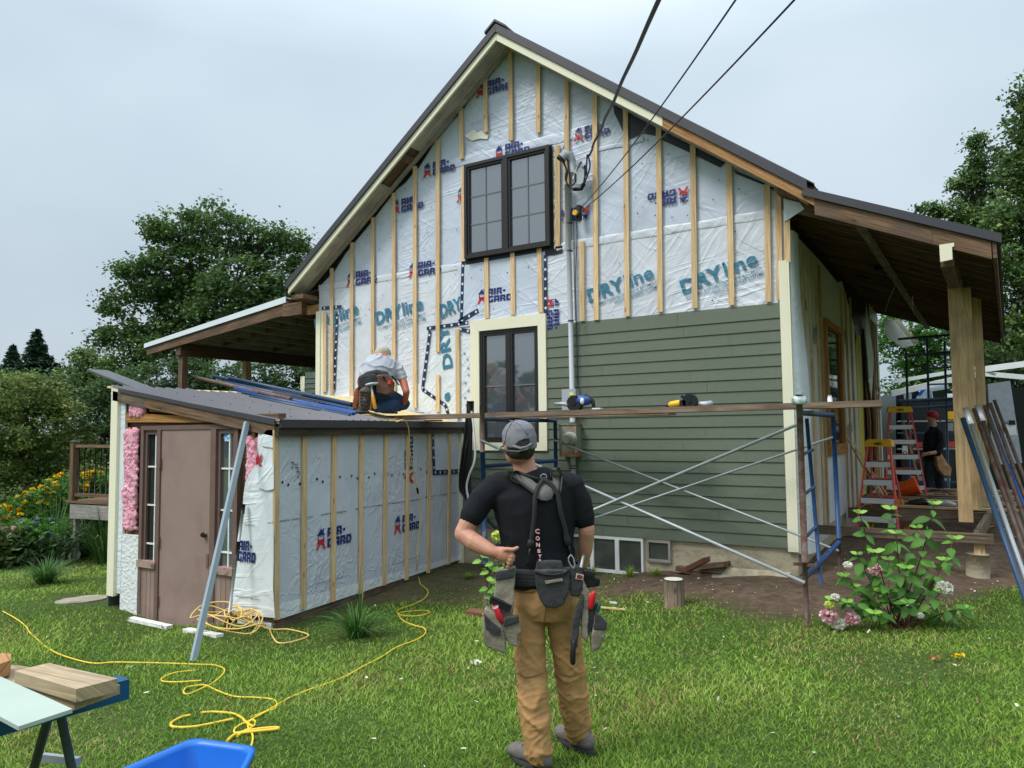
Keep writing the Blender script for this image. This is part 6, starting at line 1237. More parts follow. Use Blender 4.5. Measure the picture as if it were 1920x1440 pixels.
tree('olive_bush', 'broad olive green bush mass at the left edge behind the yellow flowers', 'bush', [(10, 745, 50), (50, 740, 45), (85, 750, 45), (20, 800, 60), (80, 800, 60), (130, 790, 45), (10, 860, 60), (70, 860, 60), (130, 850, 50), (40, 905, 50), (110, 900, 45), (-40, 780, 60), (-40, 860, 60)], 19, 60, L_olive, 4, dens=74, lsize=0.096, clr=(33, 59, 0.147), trunk=.08, tb=.45, limbs=6)
tree('dark_bush', 'dark green bush behind the deck railing', 'bush', [(130, 740, 40), (175, 760, 45), (205, 740, 40), (160, 810, 45), (205, 830, 50), (150, 870, 45), (200, 890, 45), (240, 780, 50), (250, 730, 40), (290, 740, 30)], 21, 190, L_dark, 5, dens=68, lsize=0.104, clr=(33, 59, 0.168), trunk=.1, tb=.5, limbs=6)
tree('olive_bush', 'lower olive bush just right of the yellow flowers below the deck', 'bush', [(150, 905, 35), (190, 920, 40), (120, 930, 35), (225, 900, 40)], 16.5, 170, L_olive, 6, dens=74, lsize=0.088, clr=(28, 55, 0.137), trunk=.06, tb=.35, limbs=4)
def spruce(label, px, ytop, ybase, D, seed, wpx):
    rr = random.Random(seed); rng = np.random.default_rng(seed); top = atD(px, ytop, D); base = atD(px, ybase, D); H = top.z-base.z; W = wpx*D/FPX; Cs = []; Ts = []
    t_ = thing('spruce_tree', label, 'tree', base, 'spruces on the skyline'); a = MB(); a.tube([base-V((0, 0, 3)), top], [.18, .02], 7)
    k = 0; z = .03
    while z < 1:
        n = int(7+6*z); L_ = W*(z**.85)*.8
        for j in range(n):
            u = rr.uniform(0, 6.28); l = L_*rr.uniform(.75, 1.15)+.05; p0 = top-V((0, 0, H*z)); d = V((math.cos(u), math.sin(u), -.28)); q = p0+d*l; m = max(4, int(l*13))
            for i in range(m):
                t = (i+.5)/m; c = p0.lerp(q, t)+V((0, 0, .12*l*(t*t))); w2 = .22*(1-t*.5)*min(1, l)
                for s in range(3): Cs.append((c.x+rr.gauss(0, w2*.5), c.y+rr.gauss(0, w2*.5), c.z+rr.gauss(0, .04))); Ts.append(min(1, max(0, .3+.4*t+rr.gauss(0, .12))))
        z += .028
    o = put('crown', leafcloud('crown', np.array(Cs), .30, L_spruce, np.array(Ts), up=.2, aspect=.35, rng=rng, droop=.2), t_); part('trunk', a, M['bark'], t_)
spruce('tallest dark spruce pointing above the left skyline', 70, 618, 745, 38, 1, 62)
spruce('shorter spruce at the far left edge of the skyline', 25, 648, 750, 40, 2, 52)
spruce('smallest spruce right of the tallest one on the skyline', 107, 682, 760, 38, 3, 40)
tree('green_tree', 'dim green tree between the two taller spruces', 'tree', [(50, 715, 22), (125, 715, 18), (10, 715, 24), (145, 725, 25)], 34, 50, L_dark, 31, dens=33, lsize=0.176, clr=(28, 50, 0.263), trunk=.1, limbs=3)
# right
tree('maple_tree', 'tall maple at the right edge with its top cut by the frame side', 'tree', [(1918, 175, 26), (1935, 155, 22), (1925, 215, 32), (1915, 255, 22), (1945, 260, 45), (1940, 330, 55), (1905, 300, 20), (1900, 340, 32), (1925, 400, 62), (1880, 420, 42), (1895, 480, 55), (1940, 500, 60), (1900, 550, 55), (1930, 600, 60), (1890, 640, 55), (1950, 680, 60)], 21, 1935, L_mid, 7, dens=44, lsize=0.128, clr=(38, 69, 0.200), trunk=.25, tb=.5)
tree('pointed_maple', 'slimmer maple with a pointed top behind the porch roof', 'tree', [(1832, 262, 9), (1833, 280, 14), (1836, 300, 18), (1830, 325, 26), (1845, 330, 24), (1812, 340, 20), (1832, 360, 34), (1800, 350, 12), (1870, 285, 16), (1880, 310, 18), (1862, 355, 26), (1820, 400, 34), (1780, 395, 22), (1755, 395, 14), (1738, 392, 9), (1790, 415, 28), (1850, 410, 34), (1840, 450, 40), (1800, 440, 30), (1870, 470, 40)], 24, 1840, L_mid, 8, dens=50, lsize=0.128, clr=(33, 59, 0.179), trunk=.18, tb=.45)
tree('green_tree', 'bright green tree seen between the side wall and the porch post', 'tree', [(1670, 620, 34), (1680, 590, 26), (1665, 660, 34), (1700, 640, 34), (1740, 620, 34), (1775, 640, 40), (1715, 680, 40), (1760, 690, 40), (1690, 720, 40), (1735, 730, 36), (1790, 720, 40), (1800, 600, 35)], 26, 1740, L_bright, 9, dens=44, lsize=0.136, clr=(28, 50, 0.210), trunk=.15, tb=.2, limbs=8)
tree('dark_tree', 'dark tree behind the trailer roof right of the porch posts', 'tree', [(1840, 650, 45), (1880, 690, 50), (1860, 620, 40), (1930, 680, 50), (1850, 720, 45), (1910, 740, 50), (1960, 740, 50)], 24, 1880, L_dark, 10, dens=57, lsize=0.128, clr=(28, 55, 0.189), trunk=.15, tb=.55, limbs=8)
# far wooded hills all round (one mass), and a tree line behind the viewer that the panes mirror
C_, T_ = [], []; rh = np.random.default_rng(77)
for k in range(240):
    u = rh.uniform(0, 6.283); rad = rh.uniform(62, 95); x, y = math.sin(u)*rad, math.cos(u)*rad; fwd = x*cF.x+y*cF.y
    h = rh.uniform(8, 12) if fwd < 0 else rh.uniform(3.0, 4.6); r = rh.uniform(2, 3.4); zb_ = gz(x, y)
    for j in range(3):
        n = 70; d = rh.normal(size=(n, 3)); d /= np.linalg.norm(d, axis=1)[:, None]; cc = np.array([x+rh.uniform(-2, 2), y+rh.uniform(-2, 2), zb_+h*(.2+.3*j)]); C_.append(cc+d*r*np.array([1, 1, .8])*(1-.22*j)); T_.append(np.clip(.4+d[:, 2]*.15+rh.normal(0, .12, n), 0, 1))
o = put('far_woods', leafcloud('far_woods', np.concatenate(C_), 1.5, L_dark, np.concatenate(T_), rng=rh)); o['label'] = 'dim far woodland closing the horizon all round'; o['category'] = 'woods'; o['kind'] = 'stuff'
# ---------------------------------------------------------------- lawn blades
rg = np.random.default_rng(5); NB = 610000
D_ = (1.3**-.35+(rg.random(NB))*(17.5**-.35-1.3**-.35))**(-1/.35)
lat = rg.uniform(-1, 1, NB)*(.78*D_+.7)
fx, fy = cF.x/math.hypot(cF.x, cF.y), cF.y/math.hypot(cF.x, cF.y); X_ = fx*D_+fy*lat; Y_ = fy*D_-fx*lat
# coarse lookups of height and dirt
gxs = np.arange(-19, 14, .25); gys = np.arange(-6, 20, .25); GH = np.array([[gz(x, y) for x in gxs] for y in gys])
dxs = np.arange(-6.5, 2.5, .1); dys = np.arange(4.8, 15.2, .1); DH = np.array([[dirtm(x, y) for x in dxs] for y in dys])
PN = np.array([[noise.noise(V((x*.75, y*.75, 11)))*.6+noise.noise(V((x*2.6, y*2.6, 4)))*.4 for x in gxs] for y in gys]); PM = np.array([[noise.noise(V((x*.9+5, y*.9, 31)))+.4*noise.noise(V((x*4, y*4, 9))) for x in gxs] for y in gys])
def look(T_, xs, ys, x, y):
    st = xs[1]-xs[0]; i = np.clip((x-xs[0])/st, 0, len(xs)-1.001); j = np.clip((y-ys[0])/st, 0, len(ys)-1.001); i0, j0 = i.astype(int), j.astype(int); a, b_ = i-i0, j-j0
    return T_[j0, i0]*(1-a)*(1-b_)+T_[j0, i0+1]*a*(1-b_)+T_[j0+1, i0]*(1-a)*b_+T_[j0+1, i0+1]*a*b_
ins = (X_ > -6.5) & (X_ < 2.4) & (Y_ > 4.8) & (Y_ < 15.1); dv = np.where(ins, look(DH, dxs, dys, X_, Y_), 0)
shed_in = (X_ < -5.3) & (X_ > -8.25) & (Y_ > 4.66) & (Y_ < 8.3); house_in = (X_ > -8.7) & (X_ < -1.66) & (Y_ > 8.28); shed_in |= ((X_-A0.x)*SN.x+(Y_-A0.y)*SN.y < .03) & (X_ > -8.25) & (Y_ > 4.66)
stone_in = np.zeros(NB, bool)
keep = (rg.random(NB) > dv*1.08) & ~house_in & ~shed_in & (X_ > -18.5) & (Y_ > -5.5) & (Y_ < 19)
sp_ = [gp(105, 1132), gp(205, 1120)]; mid_ = (sp_[0]+sp_[1])/2; keep &= ~(((X_-mid_.x)/.62)**2+((Y_-mid_.y)/.22)**2 < 1)
X_, Y_, D_, dv = X_[keep], Y_[keep], D_[keep], dv[keep]; n = len(X_); Z_ = look(GH, gxs, gys, X_, Y_)
pn = look(PN, gxs, gys, X_, Y_); pm_ = look(PM, gxs, gys, X_, Y_)
hgt = (.019+.015*rg.random(n)+.009*np.clip(pm_*2, -1, 1))*(1-.55*np.clip(dv, 0, 1)); wd = .0016+.0005*np.clip(D_-2, 0, 14)
ang = rg.uniform(0, 6.283, n); lean = rg.uniform(.4, 1.7, n)*hgt; la = rg.uniform(0, 6.283, n)+pm_*3
dx, dy = np.cos(ang)*wd, np.sin(ang)*wd; lx, ly = np.cos(la)*lean, np.sin(la)*lean; z0g = Z_-.004
v = np.stack([np.stack([X_-dx, Y_-dy, z0g], 1), np.stack([X_+dx, Y_+dy, z0g], 1), np.stack([X_+dx*.8+lx*.4, Y_+dy*.8+ly*.4, z0g+hgt*.62], 1), np.stack([X_-dx*.8+lx*.4, Y_-dy*.8+ly*.4, z0g+hgt*.62], 1), np.stack([X_+lx, Y_+ly, z0g+hgt], 1)], 1).reshape(-1, 3)
i5 = np.arange(n)*5; lp_ = np.stack([i5, i5+1, i5+2, i5+3, i5+3, i5+2, i5+4], 1).ravel(); st_ = np.stack([np.arange(n)*7, np.arange(n)*7+4], 1).ravel()
dry = np.clip((pn+.02)*2.6, 0, 1)*rg.random(n)**.8+(rg.random(n) < .03)*.4
ti = np.clip(.40+pm_*.42+rg.normal(0, .15, n), 0, .82); ti = np.where(rg.random(n) < np.clip(dry*.62+dv*.4, 0, .75), rg.uniform(.84, 1, n), ti)
o = put('grass', npmesh('grass', v, lp_, st_, L_gr, np.repeat(ti, 5))); o['kind'] = 'stuff'; o['label'] = 'short mown lawn with yellowed patches in front of the house'; o['category'] = 'grass'
# ---------------------------------------------------------------- blade clumps
def clump(name, label, cat, base, n, h, w_, spread, seed, mat=None, upright=0, group=None):
    rr = random.Random(seed); a = MB(); tt = []; fs_n = 0
    for k in range(n):
        u = rr.uniform(0, 6.28); L_ = h*rr.uniform(.55, 1.1); out_ = V((math.cos(u), math.sin(u), 0)); b0 = base+out_*rr.uniform(0, spread*.18); s = out_.cross(V((0, 0, 1)))*w_*rr.uniform(.6, 1.2); k_ = rr.uniform(.15, 1)*(1-upright)
        prev = None; pts = []
        for i in range(6): t = i/5; pts.append(b0+out_*(spread*k_*t**1.5)+V((0, 0, L_*(t-.62*k_*t**2.6))))
        vs = []
        for i, p in enumerate(pts): w2 = s*(1-(i/5)**2.2+.02); vs += [p-w2, p+w2]
        a.add(vs, [(2*i, 2*i+1, 2*i+3, 2*i+2) for i in range(5)], None, True); tt += [min(1, max(0, rr.gauss(.45, .2)))]*12
    me = a.mesh(name, mat or L_long); at_ = me.attributes.new('tint', 'FLOAT', 'POINT'); at_.data.foreach_set('value', tt); t_ = thing(name, label, cat, base, group); o = put('blades', me, t_); return t_
clump('lily_clump', 'bushy clump of long arching leaves growing beside the wrapped shed wall', 'plant', gp(668, 1196), 150, .36, .007, .42, 3)
clump('lily_shoot', 'few tall upright leaves standing out of the clump by the shed wall', 'plant', gp(672, 1190), 7, .62, .009, .18, 8, upright=.5)
clump('grass_tuft', 'round mound of long grass at the edge of the flower bed', 'plant', gp(85, 1095), 260, .42, .006, .6, 4)
clump('tall_grass', 'tall arching grass under the deck left of the shed', 'plant', dpt(.6, .2, -.35), 260, 1.25, .008, .9, 6)
clump('tall_grass', 'tall arching grass left of the deck post', 'plant', dpt(-.5, .1, -.35), 200, 1.3, .009, 1.0, 7)
for k, (x, y, h, lab) in enumerate([(880, 1085, .12, 'little grass tuft at the foundation beside the shed'), (1110, 1078, .16, 'grass tuft growing in front of the white cellar window'), (1180, 1082, .18, 'grass tuft right of the white cellar window'), (1230, 1080, .14, 'grass tuft under the small dark cellar window'), (1450, 1072, .1, 'tiny green weed on the dirt by the foundation')]):
    clump('grass_tuft', lab, 'plant', gp(x, y), 60, h, .004, .16, 40+k, mat=L_gr, group='grass tufts along the foundation')
# ---------------------------------------------------------------- leafy plants with single leaves as parts
def leafmesh(nm, mat, L_=1, W_=.5, tint=.5):
    a = MB(); ts = [0, .25, .5, .78, 1]; ws = [.04, .42, .5, .3, .0]; vs = []
    for t, w2 in zip(ts, ws): z = -.25*t*t; vs += [V((t*L_, -w2*W_, z+.12*w2)), V((t*L_, 0, z)), V((t*L_, w2*W_, z+.12*w2))]
    fs = [];
    for i in range(4): fs += [(3*i, 3*i+3, 3*i+4, 3*i+1), (3*i+1, 3*i+4, 3*i+5, 3*i+2)]
    a.add(vs, fs, None, True); me = a.mesh(nm, mat); at_ = me.attributes.new('tint', 'FLOAT', 'POINT'); at_.data.foreach_set('value', [min(1, tint+.1*(i % 3 == 1)) for i in range(len(vs))]); return me
LV = [leafmesh('leaf', L_bright, 1, .55, t) for t in (.05, .25, .4, .6, .85)]
def leafobj(pos, dirn, size, parent, which, upn=V((0, 0, 1))):
    d = V(dirn).normalized(); s = upn.cross(d); s = s.normalized() if s.length > .01 else V((0, 1, 0)); n_ = d.cross(s)
    o = put('leaf', LV[which], parent); o.matrix_basis = Matrix(((d.x, s.x, n_.x, pos.x), (d.y, s.y, n_.y, pos.y), (d.z, s.z, n_.z, pos.z), (0, 0, 0, 1))) @ Matrix.Scale(size, 4); return o
hb_ = gp(1690, 1178); hy = thing('hydrangea_shrub', 'leafy green hydrangea with red stems and a few white and pink blooms on the lawn', 'shrub', hb_)
HD = (hb_-CAM).dot(cF); hr = random.Random(4); stems = MB()
tips = [(1612, 962), (1672, 955), (1752, 945), (1720, 990), (1790, 1010), (1608, 1040), (1640, 1035), (1560, 1125), (1600, 1100), (1665, 1050), (1700, 1065), (1735, 1060), (1770, 1050), (1650, 1110), (1720, 1120), (1790, 1150), (1812, 1142), (1580, 1080), (1640, 1150), (1745, 1150), (1680, 1000), (1700, 1130), (1660, 1165), (1765, 1110), (1590, 1130)]
nl = 0
for i, (x, y) in enumerate(tips):
    dj = HD+hr.uniform(-.32, .32); tip = atD(x, y, dj); b0 = hb_+V((hr.uniform(-.07, .07), hr.uniform(-.07, .07), 0)); ctl = b0.lerp(tip, .5)+V(((tip.x-b0.x)*.12, 0, .05)); P = cr([b0, ctl, tip], 6)
    stems.tube(P, [.006-.004*j/len(P) for j in range(len(P))], 5); m = 1+int((tip-b0).length/.15)
    for j in range(m):
        t = .28+.70*(j+1)/m; q = P[min(len(P)-1, int(t*(len(P)-1)))]; u = j*1.57+hr.uniform(-.3, .3)
        for s in (0, 3.1416):
            if hr.random() < .1: continue
            dv_ = V((math.cos(u+s), math.sin(u+s), hr.uniform(-.9, .1))); sz = hr.uniform(.095, .145)*(.75 if t > .9 else 1)
            leafobj(q, dv_, sz, hy, min(4, max(0, int(hr.gauss(1.6, 1)))), V((hr.uniform(-.3, 1.0), hr.uniform(-1.3, -.1), .8)).normalized()); nl += 1
    for s in range(3): leafobj(tip, V((math.cos(s*2.1+i), math.sin(s*2.1+i), .5)), hr.uniform(.06, .085), hy, 4 if hr.random() < .6 else 3, V((.3, -.9, .8)).normalized())
print('HLEAVES', nl)
part('stem', stems, pm('red_brown_stem', '#5b2f28', .7), hy)
def bloom(c, r, cols, par, seed):
    rr = np.random.default_rng(seed); n = 300; d = rr.normal(size=(n, 3)); d /= np.linalg.norm(d, axis=1)[:, None]; me = leafcloud('bloom', np.array(c)+d*r*np.array([1, 1, .8])*rr.uniform(.8, 1, n)[:, None], r*.42, cols, rr.random(n), aspect=.95, rng=rr, up=0); o = put('bloom', me, par); return o
B_w = leafmat('white_petals', [(0, '#cfd8b0'), (.4, '#efefe2'), (1, '#f3e6e6')], trans=.2); B_p = leafmat('pink_petals', [(0, '#f3e6e2'), (.5, '#e9bcc2'), (1, '#cf7483')], trans=.2); B_y = leafmat('yellow_green_petals', [(0, '#b7c94a'), (1, '#e6e58a')], trans=.2); B_yl = leafmat('yellow_petals', [(0, '#d9a60a'), (1, '#f3cf18')], trans=.2); B_v = leafmat('violet_petals', [(0, '#4a3f8f'), (1, '#8d7cc0')], trans=.2)
for k, (x, y, r, mt) in enumerate([(1642, 1068, .055, B_p), (1770, 1102, .06, B_w), (1556, 1134, .04, B_y), (1554, 1155, .065, B_p), (1571, 1170, .055, B_w), (1597, 1160, .06, B_p), (1566, 1120, .035, B_w), (1590, 1060, .035, B_w), (1725, 1154, .03, B_w)]): bloom(atD(x, y, HD-.12), r, mt, hy, k)
# small plant by the scaffold behind the man's elbow
pb = atD(925, 1085, 6.4); pb.z = gz(pb.x, pb.y); pl2 = thing('small_hydrangea', 'small hydrangea sprig with a yellow-green bloom beside the standing man', 'plant', pb); st2 = MB()
for x, y in [(934, 1015), (925, 1045), (900, 1040), (940, 1055), (915, 1062)]:
    tip = atD(x, y, 6.4); P = cr([pb, pb.lerp(tip, .5)+V((.03, 0, 0)), tip], 5); st2.tube(P, .004, 5)
    for j in range(7): leafobj(P[min(len(P)-1, 4+j)] if len(P) > 4+j else tip, V((math.cos(j*2.1), math.sin(j*2.1), -.1)), .085, pl2, 4 if j % 2 else 3, V((.5, -1, .8)).normalized())
part('stem', st2, M['bark'], pl2); bloom(atD(933, 1006, 6.4), .055, B_y, pl2, 50)
# flower bed at the left
fb = []
def flowers(label, px0, px1, y0f, y1f, D, n, seed, petal, fsize, lsz, hgt_, grp=None, nleaf=2600, lm=None):
    rr = random.Random(seed); rng = np.random.default_rng(seed); cbase = atD((px0+px1)/2, 1000, D); cbase.z = gz(cbase.x, cbase.y); t_ = thing('flower_plant', label, 'flowers', cbase, grp)
    Lc = []; st = MB()
    for k in range(nleaf//14):
        x = rr.uniform(px0, px1); f_ = (x-px0)/(px1-px0); yt = y0f[0]+(y0f[1]-y0f[0])*f_ if isinstance(y0f, tuple) else y0f
        d = D+rr.uniform(-.5, .5); tip = atD(x, yt+rr.uniform(0, 1)**1.3*(y1f-yt), d); b_ = V((tip.x+rr.uniform(-.1, .1), tip.y+rr.uniform(-.1, .1), min(tip.z-.05, gz(tip.x, tip.y)))); 
        if k % 3 == 0: st.tube([b_, tip], .006, 4)
        for j in range(14): Lc.append(tuple(tip+V((rr.gauss(0, .10), rr.gauss(0, .10), -abs(rr.gauss(0, .14))))))
    o = put('foliage', leafcloud('foliage', np.array(Lc), lsz, lm or L_bright, rng.random(len(Lc))*.5, aspect=.4, rng=rng, up=.1), t_); part('stem', st, M['bark'], t_)
    for k in range(n):
        x = rr.uniform(px0, px1); f_ = (x-px0)/(px1-px0); yt = y0f[0]+(y0f[1]-y0f[0])*f_ if isinstance(y0f, tuple) else y0f
        c = atD(x, yt+rr.uniform(0, 1)**1.6*(y1f-yt)*.55, D-.3+rr.uniform(-.3, .1)); dd_ = rng.normal(size=(26, 3)); dd_ /= np.linalg.norm(dd_, axis=1)[:, None]; dd_[:, 2] *= .5
        o = put('blossom', leafcloud('blossom', np.array(c)+dd_*fsize*.55, fsize*.8, petal, rng.random(26), aspect=.8, rng=rng, up=.5), t_)
    return t_
cyf = lambda: 0
def yfix(*a): return a
flowers('yellow flowering perennials left of the deck post', -10, 118, (955, 885), 1010, 13.2, 46, 1, B_yl, .065, .12, .8)
flowers('yellow flowers seen through the deck balusters', 140, 200, (888, 882), 960, 13.8, 26, 2, B_yl, .07, .12, .8)
flowers('violet flowers low in the bed at the left edge', 20, 100, (975, 970), 1060, 12.2, 9, 3, B_v, .05, .12, .6)
flowers('pink and mixed leafy plants at the extreme left edge of the bed', -60, 30, (965, 985), 1075, 11.8, 6, 4, B_p, .06, .13, .6, lm=L_olive)
flowers('plain leafy green bed edge behind the green hose', 0, 130, (1010, 1000), 1080, 12.0, 0, 5, B_p, .06, .13, .6, lm=L_dark)
flowers('dark leafy plants under the deck floor', 120, 215, (985, 985), 1070, 12.9, 0, 6, B_p, .06, .12, .6, lm=L_dark)
for k, (x, y, mt, lab) in enumerate([(1795, 1228, B_yl, 'small yellow leaf lying on the lawn below the shrub'), (1752, 1233, leafmat('brown_petal', [(0, '#b58a5c'), (1, '#a67848')]), 'brown fallen leaf left of the yellow leaf on the lawn'), (893, 1240, B_w, 'pale crumpled leaf on the lawn left of the man')]):
    c = gp(x, y, .04); dd_ = rh.normal(size=(12, 3)); o = put('fallen_leaf', leafcloud('fallen_leaf', np.array(c)+dd_*np.array([.018, .018, .004]), .04, mt, rh.random(12), rng=rh)); o['label'] = lab; o['category'] = 'leaf'
# ================================================================ PEOPLE
fw = V((cF.x, cF.y, 0)).normalized()
def mp(x, y, d): r = ray(x, y); return CAM+r*(d/r.dot(fw))
rt = V((cR.x, cR.y, 0)).normalized()
def limbp(mb, pts, rr, n=14, ref=None): mb.limb([mp(*p) for p in pts], rr, n, ref=ref)
def rm(name, mb, mat, parent, vox, sm=4, disp=None, lab=None):
    me = remesh(mb, mat, vox, sm, disp); o = put(name, me, parent); PW[o.name] = Matrix.Identity(4)
    if lab: o['label'] = lab
    return o
def folds(s=1.0, f=14, dirv=V((0, 0, 1)), amp=.004):
    def g(c):
        q = V((c.x*f*.7, c.y*f*.7, c.z*f*1.5)); return (abs(noise.noise(q))*2-.5)*amp*s+noise.noise(c*42)*amp*.25*s
    return g
feet = mp(1040, 1410, 3.95); feet.z = gz(feet.x, feet.y)
man = thing('person', 'man standing with back turned in black t-shirt, grey cap, tan trousers and tool belt', 'person', feet)
refd = tuple(rt)
UPZ = (0, 0, 1)
# body: one continuous skin surface
b = MB()
b.tube([mp(1018, 1110, 4.0), mp(1010, 1050, 4.0), mp(1004, 980, 4.0), mp(998, 920, 4.0), mp(990, 885, 4.01)], [(.11, .15), (.095, .16), (.10, .18), (.09, .19), (.06, .09)], 16, ref=refd)
limbp(b, [(988, 892, 4.0), (982, 868, 4.0), (977, 850, 3.99)], [.062, .060, .058])
hc = mp(973, 833, 3.98); yawh = R_(28)         # head turned to the left
hd = (fw*math.cos(yawh)-rt*math.sin(yawh)).normalized(); hs = V((0, 0, 1)).cross(hd)*-1
Rm = Matrix((hs, hd, V((0, 0, 1)))).transposed()
b.ball(hc, (.074, .094, .112), 20, 14, rot=Rm); b.ball(hc+hd*.035-V((0, 0, .055)), (.056, .06, .06), 14, 10, rot=Rm)
b.ball(hc+hd*.098-V((0, 0, .012)), (.012, .018, .022), 8, 6, rot=Rm); b.ball(hc+hd*.088+V((0, 0, .02)), (.045, .012, .012), 8, 6, rot=Rm); b.ball(hc+hd*.09-V((0, 0, .052)), (.022, .01, .01), 8, 6, rot=Rm)
for s in (-1, 1): b.ball(hc+hs*s*.077+hd*.0-V((0, 0, .012)), (.012, .021, .034), 10, 8, rot=Rm)
limbp(b, [(912, 920, 3.99), (892, 955, 3.96), (868, 1000, 3.94)], [.052, .052, .046]); limbp(b, [(868, 1000, 3.94), (889, 1017, 3.90), (912, 1029, 3.87), (930, 1037, 3.845)], [.046, .048, .040, .030])
# hand: palm, thumb, four curled fingers
b.limb([mp(928, 1036, 3.845), mp(941, 1039, 3.835), mp(950, 1043, 3.83)], [(.022, .034), (.024, .040), (.020, .038)], 12, ref=UPZ)
for pts, r in (([(940, 1031, 3.83), (951, 1030, 3.815), (962, 1031, 3.81), (970, 1027, 3.81)], .0125), ([(949, 1036, 3.83), (960, 1037, 3.815), (964, 1043, 3.82), (958, 1047, 3.835)], .0105), ([(950, 1041, 3.83), (961, 1044, 3.812), (963, 1050, 3.82), (956, 1053, 3.835)], .0105),
               ([(949, 1047, 3.83), (958, 1051, 3.812), (959, 1057, 3.82), (953, 1058, 3.835)], .010), ([(947, 1051, 3.835), (954, 1057, 3.818), (954, 1063, 3.825), (949, 1063, 3.84)], .009)): limbp(b, pts, [r, r, r*.95, r*.85], 9)
limbp(b, [(1076, 930, 4.0), (1094, 960, 4.0), (1100, 995, 4.0)], [.040, .044, .043]); limbp(b, [(1100, 995, 4.0), (1097, 1030, 4.04), (1090, 1070, 4.10)], [.043, .040, .028])
b.limb([mp(1090, 1070, 4.10), mp(1087, 1085, 4.12), mp(1084, 1096, 4.13)], [(.018, .034), (.016, .038), (.014, .034)], 10, ref=tuple(rt))
for k in range(4): limbp(b, [(1080+k*4, 1095, 4.13), (1079+k*4, 1106, 4.14), (1078+k*4, 1115, 4.12)], [.009, .009, .008], 8)
limbp(b, [(1078, 1084, 4.12), (1073, 1094, 4.12), (1072, 1104, 4.11)], [.011, .01, .009], 8)
limbp(b, [(998, 1120, 4.0), (992, 1190, 3.97), (997, 1280, 3.93), (1000, 1340, 3.89), (1010, 1410, 3.86)], [.075, .068, .05, .05, .038]); limbp(b, [(1048, 1120, 4.0), (1062, 1200, 4.01), (1073, 1280, 4.03), (1078, 1340, 4.07), (1084, 1378, 4.09)], [.075, .066, .05, .05, .038])
rm('body', b, M['skin'], man, .0045, 3, lambda c: noise.noise(c*22)*.0012)
# shirt
s = MB()
s.tube([mp(1017, 1092, 4.0), mp(1013, 1062, 4.0), mp(1009, 1030, 4.0), mp(1006, 990, 4.0), mp(1003, 955, 4.0), mp(1000, 925, 4.0), mp(996, 902, 4.0), mp(990, 884, 4.0)], [(.140, .185), (.135, .185), (.132, .188), (.138, .203), (.14, .218), (.128, .235), (.10, .19), (.068, .085)], 20, ref=refd)
limbp(s, [(1000, 915, 4.0), (930, 912, 4.0)], [.095, .078]); limbp(s, [(1000, 915, 4.0), (1070, 912, 4.0)], [.095, .078])
limbp(s, [(930, 915, 4.0), (905, 935, 3.975), (885, 968, 3.955)], [.076, .070, .066]); limbp(s, [(1072, 914, 4.0), (1088, 940, 4.0), (1095, 972, 4.0)], [.070, .064, .060])
def sf(c):
    q = V((c.x*4+c.z*3, c.y*4, c.z*7-c.x*5)); lo = max(.25, min(1, (1.35-c.z)/.25)); return max(0, 1-abs(noise.noise(q))*6)*.0075*lo+noise.noise(c*7)*.004
shirt = rm('tshirt', s, M['shirtk'], man, .0075, 5, sf)
BV = None
def bvh(o): me = o.data; return BVHTree.FromPolygons([v.co.copy() for v in me.vertices], [tuple(p.vertices) for p in me.polygons])
BV = bvh(shirt)
def onshirt(x, y, off=.006, bv=None, fb=3.86):
    r = ray(x, y); h = (bv or BV).ray_cast(CAM, r.normalized())
    p = h[0] if h[0] is not None else mp(x, y, fb); nrm = (h[1] if h[0] is not None else -fw)
    if nrm.dot(r) > 0: nrm = -nrm
    return p+nrm*off*.5-r.normalized()*off*.6
def ribbon(pts, w_, mat, name, parent=None, th=.004, off=.008, bv=None):
    P = []
    for (x0, y0), (x1, y1) in zip(pts, pts[1:]):
        m = max(2, int(math.hypot(x1-x0, y1-y0)/7))
        for i in range(m): P.append((x0+(x1-x0)*i/m, y0+(y1-y0)*i/m))
    P.append(pts[-1]); ws = w_ if isinstance(w_, list) else None; rows = []
    for i, (x, y) in enumerate(P):
        xa, ya = P[max(i-1, 0)]; xb, yb = P[min(i+1, len(P)-1)]; dx, dy = xb-xa, yb-ya; l = math.hypot(dx, dy); nx_, ny_ = -dy/l, dx/l
        w2 = (np.interp(i/(len(P)-1), np.linspace(0, 1, len(ws)), ws) if ws else w_)/2
        L_, C_, Rr = onshirt(x-nx_*w2, y-ny_*w2, off, bv), onshirt(x, y, off+.002, bv), onshirt(x+nx_*w2, y+ny_*w2, off, bv); up_ = (CAM-C_).normalized()*th
        rows.append([L_, L_+up_, C_+up_*1.3, Rr+up_, Rr])
    a = MB(); a.loft(rows, closed=True, cap=True); return part(name, a, mat, parent or sus)
sus_m = MB(); sus_m.box(0, .001, 0, .001, 0, .001)
c0 = onshirt(1019, 925)
a = MB(); pad = [(1004, 908), (1012, 920), (1006, 926), (1007, 932), (1014, 938), (1025, 938), (1034, 933), (1041, 922), (1043, 900)]
rows = []
for f_ in (0, .5, 1):
    rows.append([onshirt(1023+(x-1023)*f_ if f_ else 1023, 921+(y-921)*f_ if f_ else 921, .010) for x, y in pad])
pd = MB(); cc = onshirt(1023, 920, .016); ring1 = [onshirt(1023+(x-1023)*.6, 920+(y-920)*.6, .015) for x, y in pad]; ring2 = [onshirt(x, y, .009) for x, y in pad]
nn_ = len(pad); vs = [cc]+ring1+ring2; fs = [(0, 1+i, 1+(i+1) % nn_) for i in range(nn_)]+[(1+i, 1+nn_+i, 1+nn_+(i+1) % nn_, 1+(i+1) % nn_) for i in range(nn_)]
pd.add(vs, fs, None, True); sus = part('suspenders', pd, M['pad'], man)
